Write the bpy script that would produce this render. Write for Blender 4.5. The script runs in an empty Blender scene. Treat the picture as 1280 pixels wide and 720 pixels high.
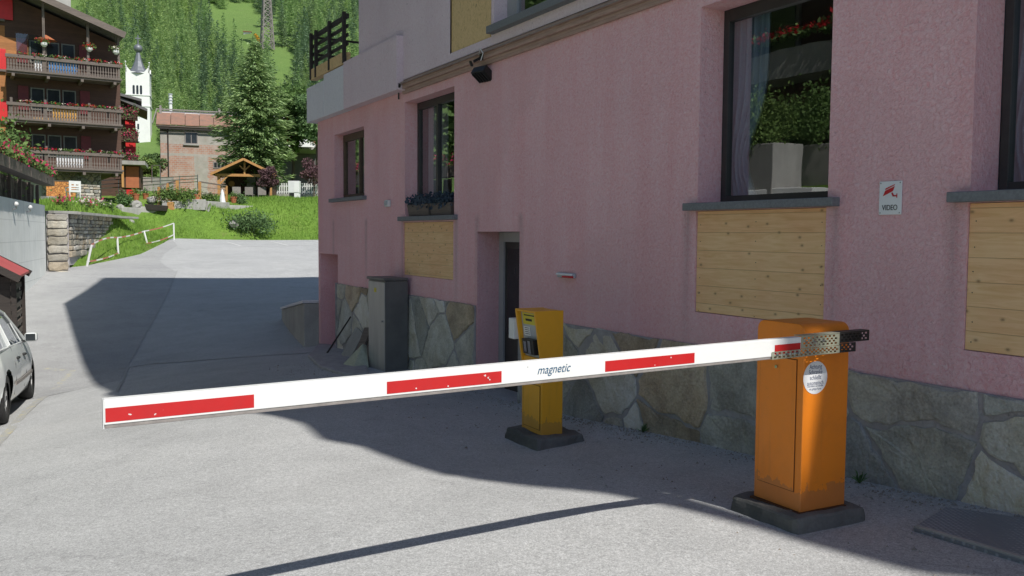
import bpy, bmesh, math, random
import numpy as np
from mathutils import Vector, Matrix
random.seed(7)
rng = np.random.default_rng(7)
S = bpy.context.scene
COL = S.collection
PI = math.pi

# ------------------------------------------------------------------ camera maths
F = 1100.0; CH = 1.53; PITCH = math.atan(66/1100.); ROLL = math.radians(0.4)
def ray(px, py):
    x = (px-640)/F; y = (360-py)/F
    c, s = math.cos(ROLL), math.sin(ROLL)
    xr = x*c-y*s; yr = x*s+y*c
    return Vector((xr, math.cos(PITCH)+yr*math.sin(PITCH), yr*math.cos(PITCH)-math.sin(PITCH)))
def at(px, py, Y):
    d = ray(px, py); k = Y/d.y
    return Vector((d.x*k, Y, CH+d.z*k))

# ------------------------------------------------------------------ ground height
CP = np.array([(0,-8,.0),(-6,-6,-.3),(8,-6,.1),(0,2.5,0),(-1.2,3.9,-.05),(.7,5,0),(2.8,4.8,.02),(1.45,4.5,-.02),(2.25,5.8,-.06),(1.14,7.7,-.17),(.25,7.3,-.27),(0,9.7,-.31),
    (-3.5,15.9,-.50),(-2,8,-.2),(-5.66,12.2,-.7),(-6.4,11.1,-.91),(-7.4,13.5,-1.04),(-9.5,16,-1.05),(-5,5,-.5),(-12.3,24,-.43),(-14.5,26,-.35),(-3,24,-.35),(3,24,-.3),
    (-9,33,-.15),(-16.2,33.5,.22),(-16.4,31,.1),(-18.8,49,1.17),(-16.9,40,.55),(-17,52,1.15),(-8,52,1.15),(0,52,1.2),(8,52,1.2),(-8,42,.4),(4,38,.2),(12,30,0),(-11,14,-1.15),(-9,5,-.8),(14,52,1.3)], dtype=float)
def _U(r): return np.where(r > 1e-9, r*r*np.log(r+1e-12), 0)
_n = len(CP)
_K = _U(np.linalg.norm(CP[:, None, :2]-CP[None, :, :2], axis=2)) + np.eye(_n)*.03
_P = np.c_[np.ones(_n), CP[:, :2]]
_A = np.block([[_K, _P], [_P.T, np.zeros((3, 3))]])
_W = np.linalg.solve(_A, np.r_[CP[:, 2], 0, 0, 0])
def roadz(x, y):
    x = np.atleast_1d(np.asarray(x, float)); y = np.atleast_1d(np.asarray(y, float))
    r = np.sqrt((x[:, None]-CP[None, :, 0])**2+(y[:, None]-CP[None, :, 1])**2)
    return _U(r)@_W[:_n]+_W[_n]+_W[_n+1]*x+_W[_n+2]*y
def rz1(x, y): return float(roadz([x], [y])[0])
def road_at(px, py):
    d = ray(px, py); lo, hi = 1.5, 80.
    for _ in range(400):
        k = lo; 
        break
    k = 1.5
    while k < 90:
        if CH+d.z*k < rz1(d.x*k, d.y*k): break
        k *= 1.01
    a, b = k/1.01, k
    for _ in range(20):
        m = (a+b)/2
        if CH+d.z*m < rz1(d.x*m, d.y*m): b = m
        else: a = m
    return Vector((d.x*b, d.y*b, rz1(d.x*b, d.y*b)))

# road outline: left edge / right edge per Y
LY = [-8, 0, 10, 24, 31, 33.5, 40, 46, 50, 51.5, 52.3, 52.8]
LX = [-6.0, -6.6, -9.1, -14.1, -17.0, -16.4, -16.9, -18.2, -19.3, -19.0, -17.5, -14.0]
def xl(y): return float(np.interp(y, LY, LX))
def xr(y): return 14.0
def fary(x):  # far edge of the asphalt
    return float(np.interp(x, [-19.3, -17, -12, -8, 14], [50.5, 52.2, 52.9, 53.2, 53.6]))
def smooth(t): t = np.clip(t, 0, 1); return t*t*(3-2*t)
def terr(x, y):
    x = np.atleast_1d(np.asarray(x, float)); y = np.atleast_1d(np.asarray(y, float))
    yc = np.clip(y, -8, 53); xc = np.clip(x, -19.5, 14)
    R = roadz(xc, yc)
    G = 2.45+.050*(np.maximum(y, 20)-34)
    G = np.where(y < 31, 2.45, G)
    ex = np.interp(y, LY, LX)
    fy = np.interp(x, [-19.3, -17, -12, -8, 14], [50.5, 52.2, 52.9, 53.2, 53.6])
    dl = np.where(y < 31.3, (ex-.15-x)*6, ex-x)
    d = np.maximum(dl, y-fy)
    d = np.maximum(d, 0)
    Wd = np.interp(y, [33, 42, 47, 54], [2.0, 2.6, 4.2, 5.5])
    z = R-.10+(G-R+.10)*smooth(d/Wd)
    z = z+np.where(d > 0, .13*smooth(d/.5), 0)
    hill = np.maximum(y-88-.10*(x+20), 0)
    bump = 1.5*np.sin(x*.05+y*.03)+1.2*np.sin(x*.11-y*.06+2)+2.5*np.sin(x*.021+1.3)
    z = z+.44*hill*hill/(hill+14)+bump*np.clip(hill/40, 0, 1)
    z = z+np.where(d > .6, .05*np.sin(x*1.7+y*.9)+.04*np.sin(x*.8-y*2.1), 0)
    return z
def tz(x, y): return float(terr([x], [y])[0])
def terr_at(px, py, y0=20.):
    d = ray(px, py); ks = y0/d.y*1.004**np.arange(0, 800)
    hit = np.nonzero(CH+d.z*ks < terr(d.x*ks, d.y*ks))[0]
    k = float(ks[hit[0]]) if len(hit) else float(ks[-1])
    return Vector((d.x*k, d.y*k, tz(d.x*k, d.y*k)))

# ------------------------------------------------------------------ node materials
def rgb(r, g, b):   # sRGB 0-255 to linear
    f = lambda c: ((c/255+.055)/1.055)**2.4 if c > 10 else c/255/12.92
    return (f(r), f(g), f(b), 1)
def newmat(name):
    m = bpy.data.materials.new(name); m.use_nodes = True
    nt = m.node_tree; b = nt.nodes['Principled BSDF']
    return m, nt, b
def N(nt, t, **kw):
    n = nt.nodes.new(t)
    for k, v in kw.items():
        if k.startswith('i_'):
            key = k[2:].replace('_', ' ')
            n.inputs[key].default_value = v
        else: setattr(n, k, v)
    return n
def coords(nt, scale=(1, 1, 1), kind='Object', rot=(0, 0, 0)):
    tc = N(nt, 'ShaderNodeTexCoord'); mp = N(nt, 'ShaderNodeMapping')
    mp.inputs['Scale'].default_value = scale; mp.inputs['Rotation'].default_value = rot
    nt.links.new(tc.outputs[kind], mp.inputs[0]); return mp.outputs[0]
def noise(nt, vec, scale, detail=4, rough=.6, dist=0):
    n = N(nt, 'ShaderNodeTexNoise'); n.inputs['Scale'].default_value = scale; n.inputs['Detail'].default_value = detail
    n.inputs['Roughness'].default_value = rough; n.inputs['Distortion'].default_value = dist
    nt.links.new(vec, n.inputs['Vector']); return n.outputs['Fac']
def ramp(nt, fac, stops, interp='LINEAR'):
    r = N(nt, 'ShaderNodeValToRGB'); r.color_ramp.interpolation = interp
    e = r.color_ramp.elements
    while len(e) > 1: e.remove(e[-1])
    e[0].position = stops[0][0]; e[0].color = stops[0][1]
    for p, c in stops[1:]:
        k = e.new(p); k.color = c
    nt.links.new(fac, r.inputs[0]); return r.outputs[0]
def mix(nt, fac, a, b, mode='MIX'):
    m = N(nt, 'ShaderNodeMix'); m.data_type = 'RGBA'; m.blend_type = mode
    for sock, v in ((m.inputs[0], fac), (m.inputs[6], a), (m.inputs[7], b)):
        if hasattr(v, 'links') or isinstance(v, bpy.types.NodeSocket): nt.links.new(v, sock)
        else: sock.default_value = v
    return m.outputs[2]
def math_(nt, op, a, b=0.0, clamp=False):
    m = N(nt, 'ShaderNodeMath'); m.operation = op; m.use_clamp = clamp
    for sock, v in ((m.inputs[0], a), (m.inputs[1], b)):
        if isinstance(v, bpy.types.NodeSocket): nt.links.new(v, sock)
        else: sock.default_value = v
    return m.outputs[0]
def bump(nt, bsdf, h, strength=.3, dist=.01):
    b = N(nt, 'ShaderNodeBump'); b.inputs['Strength'].default_value = strength; b.inputs['Distance'].default_value = dist
    nt.links.new(h, b.inputs['Height']); nt.links.new(b.outputs[0], bsdf.inputs['Normal'])
def g4(v): return (v, v, v, 1)
def pm(name, c1, c2=None, scale=6, rough=.7, bs=0, bscale=None, bd=.01, metal=0, stretch=(1, 1, 1), detail=5, spec=.5, coat=0):
    m, nt, b = newmat(name)
    b.inputs['Roughness'].default_value = rough; b.inputs['Metallic'].default_value = metal
    b.inputs['Specular IOR Level'].default_value = spec
    if coat: b.inputs['Coat Weight'].default_value = coat
    v = coords(nt, stretch)
    c2 = c2 or tuple(x*.8 for x in c1[:3])+(1,)
    f = noise(nt, v, scale, detail)
    nt.links.new(ramp(nt, f, [(.3, c2), (.7, c1)]), b.inputs['Base Color'])
    if bs:
        bump(nt, b, noise(nt, v, bscale or scale*4, 4), bs, bd)
    return m

M = {}
# asphalt -----------------------------------------------------------
def asphalt(name, base, dark, light):
    m, nt, b = newmat(name); v = coords(nt)
    big = noise(nt, v, .35, 5, .6, .4); mid = noise(nt, v, 2.2, 6, .65); fine = noise(nt, v, 95, 3, .7); gr = noise(nt, v, 260, 2, .8)
    c = ramp(nt, big, [(.3, dark), (.5, base), (.75, light)])
    c = mix(nt, .35, c, ramp(nt, mid, [(.3, g4(.38)), (.5, g4(.5)), (.7, g4(.60))]), 'OVERLAY')
    c = mix(nt, .7, c, ramp(nt, fine, [(.25, g4(.22)), (.5, g4(.5)), (.72, g4(.80))]), 'OVERLAY')
    c = mix(nt, .6, c, ramp(nt, gr, [(.3, g4(.25)), (.7, g4(.80))]), 'OVERLAY')
    c = mix(nt, .55, c, ramp(nt, noise(nt, v, 34, 3, .6), [(.3, g4(.36)), (.7, g4(.62))]), 'OVERLAY')
    # faint hairline cracks
    wv = N(nt, 'ShaderNodeVectorMath'); wv.operation = 'ADD'
    nn = N(nt, 'ShaderNodeTexNoise'); nn.inputs['Scale'].default_value = 1.4; nn.inputs['Detail'].default_value = 6; nt.links.new(v, nn.inputs['Vector'])
    sc = N(nt, 'ShaderNodeVectorMath'); sc.operation = 'SCALE'; sc.inputs['Scale'].default_value = 1.6; nt.links.new(nn.outputs['Color'], sc.inputs[0])
    nt.links.new(v, wv.inputs[0]); nt.links.new(sc.outputs[0], wv.inputs[1])
    vo = N(nt, 'ShaderNodeTexVoronoi'); vo.feature = 'DISTANCE_TO_EDGE'; vo.inputs['Scale'].default_value = .33; nt.links.new(wv.outputs[0], vo.inputs['Vector'])
    ck = ramp(nt, vo.outputs['Distance'], [(0, g4(1)), (.004, g4(.75)), (.011, g4(0))])
    msk = ramp(nt, noise(nt, v, .6, 2), [(.50, g4(0)), (.62, g4(1))])
    ckm = math_(nt, 'MULTIPLY', ck, msk)
    ckm2 = math_(nt, 'MULTIPLY', ckm, .22)
    c = mix(nt, ckm2, c, tuple(x*.35 for x in dark[:3])+(1,))
    # dark spots and stains
    st = ramp(nt, noise(nt, v, 5.5, 3, .5), [(.70, g4(0)), (.78, g4(.35))])
    c = mix(nt, st, c, tuple(x*.55 for x in dark[:3])+(1,))
    nt.links.new(c, b.inputs['Base Color']); b.inputs['Roughness'].default_value = .9; b.inputs['Specular IOR Level'].default_value = .2
    h = math_(nt, 'ADD', math_(nt, 'MULTIPLY', fine, .6), math_(nt, 'MULTIPLY', gr, .35))
    h = math_(nt, 'SUBTRACT', h, math_(nt, 'MULTIPLY', ckm, .3))
    bump(nt, b, h, .55, .006)
    return m
M['asphalt'] = asphalt('asphalt', (.41, .412, .408, 1), (.37, .371, .368, 1), (.44, .439, .432, 1))
M['asphalt2'] = asphalt('asphalt_patch', (.355, .355, .353, 1), (.315, .315, .315, 1), (.39, .39, .383, 1))
M['seam'] = pm('tar_seam', (.30, .30, .295, 1), (.37, .37, .36, 1), 9, .9)
M['concrete'] = None
def concrete(name, a, bcol, formwork=True):
    m, nt, b = newmat(name); v = coords(nt)
    c = ramp(nt, noise(nt, v, 1.1, 6, .65), [(.3, bcol), (.7, a)])
    vs = coords(nt, (2.5, 2.5, .25))
    c = mix(nt, .5, c, ramp(nt, noise(nt, vs, 1.5, 5), [(.3, g4(.36)), (.65, g4(.58))]), 'OVERLAY')
    if formwork:
        br = N(nt, 'ShaderNodeTexBrick'); br.inputs['Scale'].default_value = 1; br.inputs['Brick Width'].default_value = 2.4; br.inputs['Row Height'].default_value = .62; br.inputs['Mortar Size'].default_value = .012
        br.offset = 0.0
        vb = coords(nt, (1, 1, 1), 'Object', (PI/2, 0, 0)); nt.links.new(vb, br.inputs['Vector'])
        c = mix(nt, math_(nt, 'MULTIPLY', br.outputs['Fac'], .45), c, tuple(x*.6 for x in bcol[:3])+(1,))
    c = mix(nt, .3, c, ramp(nt, noise(nt, v, 60, 2), [(.3, g4(.35)), (.7, g4(.65))]), 'OVERLAY')
    nt.links.new(c, b.inputs['Base Color']); b.inputs['Roughness'].default_value = .88
    bump(nt, b, noise(nt, v, 30, 5), .4, .01); return m
M['concrete'] = concrete('concrete_wall', (.80, .80, .77, 1), (.68, .685, .66, 1))
M['block'] = concrete('concrete_block', (.17, .165, .155, 1), (.07, .068, .064, 1), False)
M['cem'] = concrete('light_concrete', (.40, .39, .36, 1), (.27, .26, .24, 1), False)
# pink roughcast ----------------------------------------------------
def render_(name, a, d, bs=1.0, sc=42, stain=.6):
    m, nt, b = newmat(name); v = coords(nt)
    c = ramp(nt, noise(nt, v, .8, 5, .6), [(.3, d), (.7, a)])
    nz = noise(nt, v, sc, 4, .75, .8)
    c = mix(nt, .7, c, ramp(nt, nz, [(.28, g4(.30)), (.5, g4(.52)), (.75, g4(.70))]), 'OVERLAY')
    vs = coords(nt, (1.6, 1.6, .16))
    c = mix(nt, stain, c, ramp(nt, noise(nt, vs, 2, 6, .7), [(.3, g4(.40)), (.6, g4(.54))]), 'OVERLAY')
    sp = ramp(nt, noise(nt, v, 28, 2, .5), [(.66, g4(0)), (.74, g4(.4))])
    c = mix(nt, sp, c, tuple(x*.55 for x in d[:3])+(1,))
    sep = N(nt, 'ShaderNodeSeparateXYZ'); nt.links.new(v, sep.inputs[0])
    low = ramp(nt, math_(nt, 'ADD', sep.outputs[2], math_(nt, 'MULTIPLY', noise(nt, v, 3, 5), .6)), [(.75, g4(.35)), (1.35, g4(0))])
    c = mix(nt, low, c, tuple(x*.72 for x in d[:3])+(1,))
    if stain > .55:
        acc = None
        for s_ in (-1.25, .43, 1.29, 2.78, 5.5, 6.53, 7.10, 8.83, 10.32, 11.93):
            e_ = math_(nt, 'ABSOLUTE', math_(nt, 'SUBTRACT', math_(nt, 'ADD', sep.outputs[0], math_(nt, 'MULTIPLY', noise(nt, v, 5, 2), .05)), s_+.025))
            g_ = ramp(nt, e_, [(0, g4(1)), (.03, g4(.6)), (.085, g4(0))])
            acc = g_ if acc is None else math_(nt, 'MAXIMUM', acc, g_)
        zf = ramp(nt, math_(nt, 'DIVIDE', sep.outputs[2], 2.0), [(.2, g4(0)), (.45, g4(.4)), (.86, g4(1)), (.90, g4(0))])
        stn = math_(nt, 'MULTIPLY', math_(nt, 'MULTIPLY', acc, zf), math_(nt, 'MULTIPLY', noise(nt, coords(nt, (9, 9, .8)), 3, 4), .75))
        c = mix(nt, stn, c, (.20, .14, .14, 1))
        pt = ramp(nt, noise(nt, v, .55, 2, .4), [(.52, g4(0)), (.545, g4(.22))])
        c = mix(nt, pt, c, tuple(x*.80 for x in a[:3])+(1,))
    nt.links.new(c, b.inputs['Base Color']); b.inputs['Roughness'].default_value = .92; b.inputs['Specular IOR Level'].default_value = .25
    h = math_(nt, 'ADD', nz, math_(nt, 'MULTIPLY', noise(nt, v, sc*.35, 3), .8))
    bump(nt, b, h, bs, .012); return m
M['pink'] = render_('pink_roughcast', (.86, .505, .525, 1), (.79, .46, .48, 1))
M['lilac'] = render_('grey_lilac_render', (.78, .63, .67, 1), (.71, .575, .61, 1), .7, 60, .3)
M['panelw'] = render_('pale_parapet', (.75, .74, .76, 1), (.68, .67, .70, 1), .2, 40, .3)
# stone cladding: colour per stone through an attribute
def stone_attr(name, tint=(1, 1, 1)):
    m, nt, b = newmat(name); v = coords(nt)
    at_ = N(nt, 'ShaderNodeAttribute'); at_.attribute_name = 'tone'
    c = mix(nt, .75, at_.outputs['Color'], ramp(nt, noise(nt, v, 3.5, 7, .7, .6), [(.28, g4(.22)), (.5, g4(.5)), (.72, g4(.72))]), 'OVERLAY')
    c = mix(nt, .35, c, ramp(nt, noise(nt, v, 1.2, 4), [(.4, (.30, .23, .13, 1)), (.62, g4(.5))]), 'OVERLAY')
    c = mix(nt, .5, c, ramp(nt, noise(nt, v, 50, 3), [(.3, g4(.3)), (.7, g4(.68))]), 'OVERLAY')
    nt.links.new(c, b.inputs['Base Color']); b.inputs['Roughness'].default_value = .85
    h = math_(nt, 'ADD', noise(nt, v, 4, 8, .7), math_(nt, 'MULTIPLY', noise(nt, v, 35, 5), .35))
    bump(nt, b, h, .9, .05); return m
M['stone'] = stone_attr('stone_slab')
M['mortar'] = pm('mortar', (.42, .40, .40, 1), (.30, .28, .285, 1), 7, .95, .8, 30, .02)
# boards ------------------------------------------------------------
def boards(name, a, d, seam, h=.125, axis='z', knots=True, grain=1.0):
    m, nt, b = newmat(name); v = coords(nt)
    sep = N(nt, 'ShaderNodeSeparateXYZ'); nt.links.new(v, sep.inputs[0])
    ax = {'x': 0, 'y': 1, 'z': 2}[axis]
    q = math_(nt, 'DIVIDE', sep.outputs[ax], h); fl = math_(nt, 'FLOOR', q); fr = math_(nt, 'FRACT', q)
    wn = N(nt, 'ShaderNodeTexWhiteNoise'); wn.noise_dimensions = '1D'; nt.links.new(fl, wn.inputs['W'])
    st = {'z': (1.2, 1.2, 14), 'x': (14, 3, 1.2), 'y': (3, 14, 1.2)}[axis]
    mp = coords(nt, st); off = N(nt, 'ShaderNodeVectorMath'); off.operation = 'ADD'
    sc = N(nt, 'ShaderNodeVectorMath'); sc.operation = 'SCALE'; sc.inputs['Scale'].default_value = 7; nt.links.new(wn.outputs['Color'], sc.inputs[0])
    nt.links.new(mp, off.inputs[0]); nt.links.new(sc.outputs[0], off.inputs[1])
    gr = noise(nt, off.outputs[0], 2.5*grain, 7, .6, 1.2)
    c = ramp(nt, gr, [(.3, d), (.62, a)])
    c = mix(nt, .5, c, ramp(nt, wn.outputs['Value'], [(0, g4(.38)), (1, g4(.60))]), 'OVERLAY')
    if knots:
        kc = coords(nt, {'z': (5.5, 1, 8.0), 'x': (8.2, 1, 5.2), 'y': (1, 8.2, 5.2)}[axis], 'Object', (PI/2, 0, 0))
        vo = N(nt, 'ShaderNodeTexVoronoi'); vo.voronoi_dimensions = '2D'; vo.inputs['Scale'].default_value = 1; nt.links.new(kc, vo.inputs['Vector'])
        kn = ramp(nt, vo.outputs['Distance'], [(0, g4(.9)), (.045, g4(.55)), (.09, g4(.12)), (.15, g4(0))])
        gate = math_(nt, 'GREATER_THAN', N(nt, 'ShaderNodeSeparateColor').outputs[0], .0)
        sc2 = N(nt, 'ShaderNodeSeparateColor'); nt.links.new(vo.outputs['Color'], sc2.inputs[0])
        gate = math_(nt, 'GREATER_THAN', sc2.outputs[0], .40)
        c = mix(nt, math_(nt, 'MULTIPLY', kn, gate), c, tuple(x*.3 for x in d[:3])+(1,))
    e = math_(nt, 'MINIMUM', fr, math_(nt, 'SUBTRACT', 1.0, fr))
    sm = ramp(nt, e, [(0, g4(.8)), (.008, g4(.5)), (.022, g4(0))])
    c = mix(nt, sm, c, seam)
    c = mix(nt, .4, c, ramp(nt, noise(nt, v, 2, 4), [(.3, g4(.36)), (.7, g4(.58))]), 'OVERLAY')
    nt.links.new(c, b.inputs['Base Color']); b.inputs['Roughness'].default_value = .75
    hh = math_(nt, 'SUBTRACT', math_(nt, 'MULTIPLY', gr, .3), sm)
    bump(nt, b, hh, .5, .006); return m
M['pine'] = boards('knotty_pine', (.86, .56, .30, 1), (.74, .44, .20, 1), (.42, .26, .12, 1), .142)
M['osb'] = None
def osb(name):
    m, nt, b = newmat(name); v = coords(nt, (1, 1, .6))
    c = ramp(nt, noise(nt, v, 22, 3, .6, 2.5), [(.25, (.36, .24, .11, 1)), (.45, (.66, .46, .22, 1)), (.7, (.74, .53, .27, 1))])
    k = ramp(nt, noise(nt, coords(nt, (9, 9, 3)), 2.2, 3, .5, 1), [(.68, g4(0)), (.73, g4(.8))])
    c = mix(nt, k, c, (.15, .08, .03, 1))
    nt.links.new(c, b.inputs['Base Color']); b.inputs['Roughness'].default_value = .7
    bump(nt, b, noise(nt, v, 30, 3), .2, .004); return m
M['osb'] = osb('chipboard')
M['sill'] = pm('grey_stone_sill', (.20, .21, .22, 1), (.14, .145, .155, 1), 60, .7, .2, 80, .003)
M['frame_dk'] = pm('dark_window_frame', (.045, .042, .04, 1), (.03, .028, .028, 1), 8, .45)
M['frame_br'] = boards('brown_window_frame', (.13, .09, .06, 1), (.09, .06, .04, 1), (.05, .03, .02, 1), .5, 'x', False)
M['frame_gy'] = pm('grey_window_frame', (.38, .37, .38, 1), (.33, .32, .33, 1), 8, .5)
M['ledge'] = boards('weathered_ledge', (.46, .31, .26, 1), (.32, .21, .175, 1), (.10, .08, .07, 1), .065, 'z', False)
M['dark'] = pm('dark_interior', (.020, .018, .017, 1), (.012, .011, .010, 1), 2, .9)
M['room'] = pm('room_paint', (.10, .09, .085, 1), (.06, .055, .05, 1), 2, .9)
def cloth(name, c, c2):
    m, nt, b = newmat(name); v = coords(nt, (1, 1, .04))
    nt.links.new(ramp(nt, noise(nt, v, 22, 3), [(.3, c2), (.7, c)]), b.inputs['Base Color']); b.inputs['Roughness'].default_value = .95
    return m
M['curtain'] = cloth('blue_grey_curtain', (.34, .42, .53, 1), (.16, .21, .29, 1))
M['lace'] = cloth('grey_net_curtain', (.62, .57, .60, 1), (.46, .42, .45, 1))
def glass(name, refl=.3, tint=(.75, .8, .8, 1)):
    m = bpy.data.materials.new(name); m.use_nodes = True; nt = m.node_tree; nt.nodes.remove(nt.nodes['Principled BSDF'])
    out = nt.nodes['Material Output']
    tr = N(nt, 'ShaderNodeBsdfTransparent'); tr.inputs[0].default_value = tint
    gl = N(nt, 'ShaderNodeBsdfGlossy'); gl.inputs['Roughness'].default_value = .01; gl.inputs['Color'].default_value = (.95, .97, 1, 1)
    v = coords(nt)
    b = N(nt, 'ShaderNodeBump'); b.inputs['Strength'].default_value = .03; b.inputs['Distance'].default_value = .02
    nt.links.new(noise(nt, v, 2.5, 1), b.inputs['Height']); nt.links.new(b.outputs[0], gl.inputs['Normal'])
    fr = N(nt, 'ShaderNodeLayerWeight'); fr.inputs[0].default_value = .5
    f = math_(nt, 'ADD', math_(nt, 'MULTIPLY', math_(nt, 'POWER', fr.outputs['Facing'], 4.0), .85), refl, True)
    mx = N(nt, 'ShaderNodeMixShader'); nt.links.new(f, mx.inputs[0]); nt.links.new(tr.outputs[0], mx.inputs[1]); nt.links.new(gl.outputs[0], mx.inputs[2])
    nt.links.new(mx.outputs[0], out.inputs[0]); return m
M['glass'] = glass('window_glass', .25)
M['carglass'] = glass('car_glass', .12, (.35, .42, .38, 1))
M['scrglass'] = glass('screen_glass', .05, (.8, .85, .85, 1))
# paints
def paint(name, c, rough=.35, dirt=.25, metal=0, coat=.0, sc=3, base=False):
    m, nt, b = newmat(name); v = coords(nt)
    dc = tuple(x*.55+.02 for x in c[:3])+(1,)
    f = ramp(nt, noise(nt, v, sc, 7, .7, .3), [(.45, g4(0)), (.8, g4(dirt))])
    cc = mix(nt, f, c, dc)
    scr = ramp(nt, noise(nt, coords(nt, (1, 1, 6)), 14, 5, .7), [(.62, g4(0)), (.72, g4(dirt*.8))])
    cc = mix(nt, scr, cc, dc)
    if base:
        sp = N(nt, 'ShaderNodeSeparateXYZ'); nt.links.new(v, sp.inputs[0])
        bb = ramp(nt, math_(nt, 'SUBTRACT', sp.outputs[2], math_(nt, 'MULTIPLY', noise(nt, v, 14, 5), .25)), [(-.16, g4(.35)), (-.11, g4(.10)), (-.05, g4(0))])
        cc = mix(nt, bb, cc, (.13, .10, .075, 1))
        run = ramp(nt, noise(nt, coords(nt, (1, 1, .06)), 22, 4, .6), [(.58, g4(0)), (.75, g4(.22))])
        cc = mix(nt, run, cc, dc)
    nt.links.new(cc, b.inputs['Base Color'])
    nt.links.new(ramp(nt, noise(nt, v, sc*3, 5), [(.3, g4(rough)), (.7, g4(min(1, rough+.18)))]), b.inputs['Roughness'])
    b.inputs['Metallic'].default_value = metal; b.inputs['Coat Weight'].default_value = coat
    bump(nt, b, noise(nt, v, 180, 2), .05, .001)
    return m
M['orange'] = paint('orange_powder_coat', (.80, .225, .012, 1), .38, .42, base=True)
M['yellow'] = paint('ochre_yellow_coat', (.84, .40, .020, 1), .42, .3, base=True)
M['gap'] = pm('panel_gap', (.10, .035, .01, 1), (.06, .02, .006, 1), 5, .8)
M['white'] = paint('white_boom_paint', (.78, .78, .76, 1), .35, .22, sc=5)
M['red'] = paint('red_reflective_tape', (.50, .012, .013, 1), .4, .30, sc=9)
def chips(m, c):
    nt = m.node_tree; b = nt.nodes['Principled BSDF']; l = b.inputs['Base Color'].links[0].from_socket
    f = ramp(nt, noise(nt, coords(nt), 46, 3, .5), [(.735, g4(0)), (.75, g4(.9))])
    nt.links.new(mix(nt, f, l, c), b.inputs['Base Color'])
chips(M['red'], (.7, .68, .66, 1))
M['lip'] = pm('grey_rubber_lip', (.30, .27, .25, 1), (.2, .18, .17, 1), 20, .7)
M['galv'] = pm('galvanised_plate', (.55, .57, .44, 1), (.42, .44, .33, 1), 25, .45, .1, 60, .002, .6)
M['blackm'] = pm('black_painted_metal', (.022, .022, .022, 1), (.012, .012, .012, 1), 10, .5)
M['steel'] = pm('brushed_steel', (.45, .45, .46, 1), (.33, .33, .34, 1), 10, .35, .1, 40, .002, .9, (1, 1, .2))
M['cabinet_l'] = pm('brushed_cabinet', (.44, .44, .43, 1), (.34, .34, .335, 1), 8, .45, .08, 40, .002, .55, (1, 1, .15))
M['cabinet_d'] = pm('dark_cabinet_side', (.15, .145, .14, 1), (.11, .108, .105, 1), 5, .5)
M['sticker'] = pm('white_sticker', (.80, .80, .80, 1), (.72, .72, .74, 1), 4, .5)
M['ink'] = pm('dark_blue_ink', (.03, .05, .14, 1), (.02, .04, .11, 1), 4, .6)
M['inkt'] = pm('teal_ink', (.05, .13, .22, 1), (.04, .1, .18, 1), 4, .6)
M['black'] = pm('black_ink', (.015, .015, .015, 1), (.01, .01, .01, 1), 4, .6)
M['redink'] = pm('red_ink', (.60, .015, .03, 1), (.5, .01, .02, 1), 4, .5)
M['offwhite'] = pm('white_enamel', (.74, .74, .73, 1), (.64, .64, .63, 1), 3, .45)
M['yellowst'] = pm('yellow_label', (.68, .58, .05, 1), (.6, .5, .04, 1), 3, .5)
M['panelg'] = pm('grey_fascia', (.45, .47, .50, 1), (.38, .4, .43, 1), 6, .4)
M['chrome'] = pm('chrome', (.7, .7, .7, 1), (.55, .55, .55, 1), 6, .12, metal=1)
# vegetation
def leafmat(name, a, b_, trans=.25):
    m, nt, b = newmat(name)
    geo = N(nt, 'ShaderNodeNewGeometry')
    v = coords(nt)
    c = ramp(nt, geo.outputs['Random Per Island'], [(0, b_), (1, a)])
    c = mix(nt, .6, c, ramp(nt, noise(nt, v, 1.2, 3), [(.3, g4(.30)), (.7, g4(.66))]), 'OVERLAY')
    oi = N(nt, 'ShaderNodeObjectInfo'); c = mix(nt, .55, c, ramp(nt, oi.outputs['Random'], [(0, (.34, .40, .36, 1)), (.5, g4(.5)), (1, (.66, .62, .50, 1))]), 'OVERLAY')
    nt.links.new(c, b.inputs['Base Color']); b.inputs['Roughness'].default_value = .65; b.inputs['Specular IOR Level'].default_value = .25
    out = nt.nodes['Material Output']
    tl = N(nt, 'ShaderNodeBsdfTranslucent'); nt.links.new(c, tl.inputs[0])
    mx = N(nt, 'ShaderNodeMixShader'); mx.inputs[0].default_value = trans
    nt.links.new(b.outputs[0], mx.inputs[1]); nt.links.new(tl.outputs[0], mx.inputs[2]); nt.links.new(mx.outputs[0], out.inputs[0])
    return m
M['needle'] = leafmat('spruce_needles', (.34, .46, .21, 1), (.16, .25, .11, 1))
M['larch'] = leafmat('larch_needles', (.42, .56, .24, 1), (.26, .38, .155, 1), .4)  # needles of the far trees, colour lightened to stand in for haze
M['larch2'] = leafmat('pine_needles', (.22, .32, .18, 1), (.12, .19, .11, 1))
M['leaf'] = leafmat('broad_leaves', (.19, .29, .085, 1), (.08, .14, .04, 1))
M['leafd'] = leafmat('dark_leaves', (.18, .29, .11, 1), (.08, .14, .055, 1))
M['purple'] = leafmat('purple_leaves', (.20, .11, .12, 1), (.09, .045, .055, 1))
M['bluegrey'] = leafmat('blue_grey_leaves', (.12, .16, .22, 1), (.05, .07, .10, 1))
M['grassb'] = leafmat('grass_blades', (.27, .42, .07, 1), (.16, .29, .05, 1), .35)
M['petal'] = leafmat('pink_petals', (.75, .06, .22, 1), (.55, .03, .12, 1))
M['petalr'] = leafmat('red_petals', (.70, .03, .04, 1), (.50, .015, .02, 1))
M['petalw'] = leafmat('white_petals', (.8, .75, .72, 1), (.7, .55, .5, 1))
M['bark'] = pm('bark', (.11, .085, .06, 1), (.06, .045, .035, 1), 6, .9, .6, 12, .03, 0, (1, 1, .2))
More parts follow.
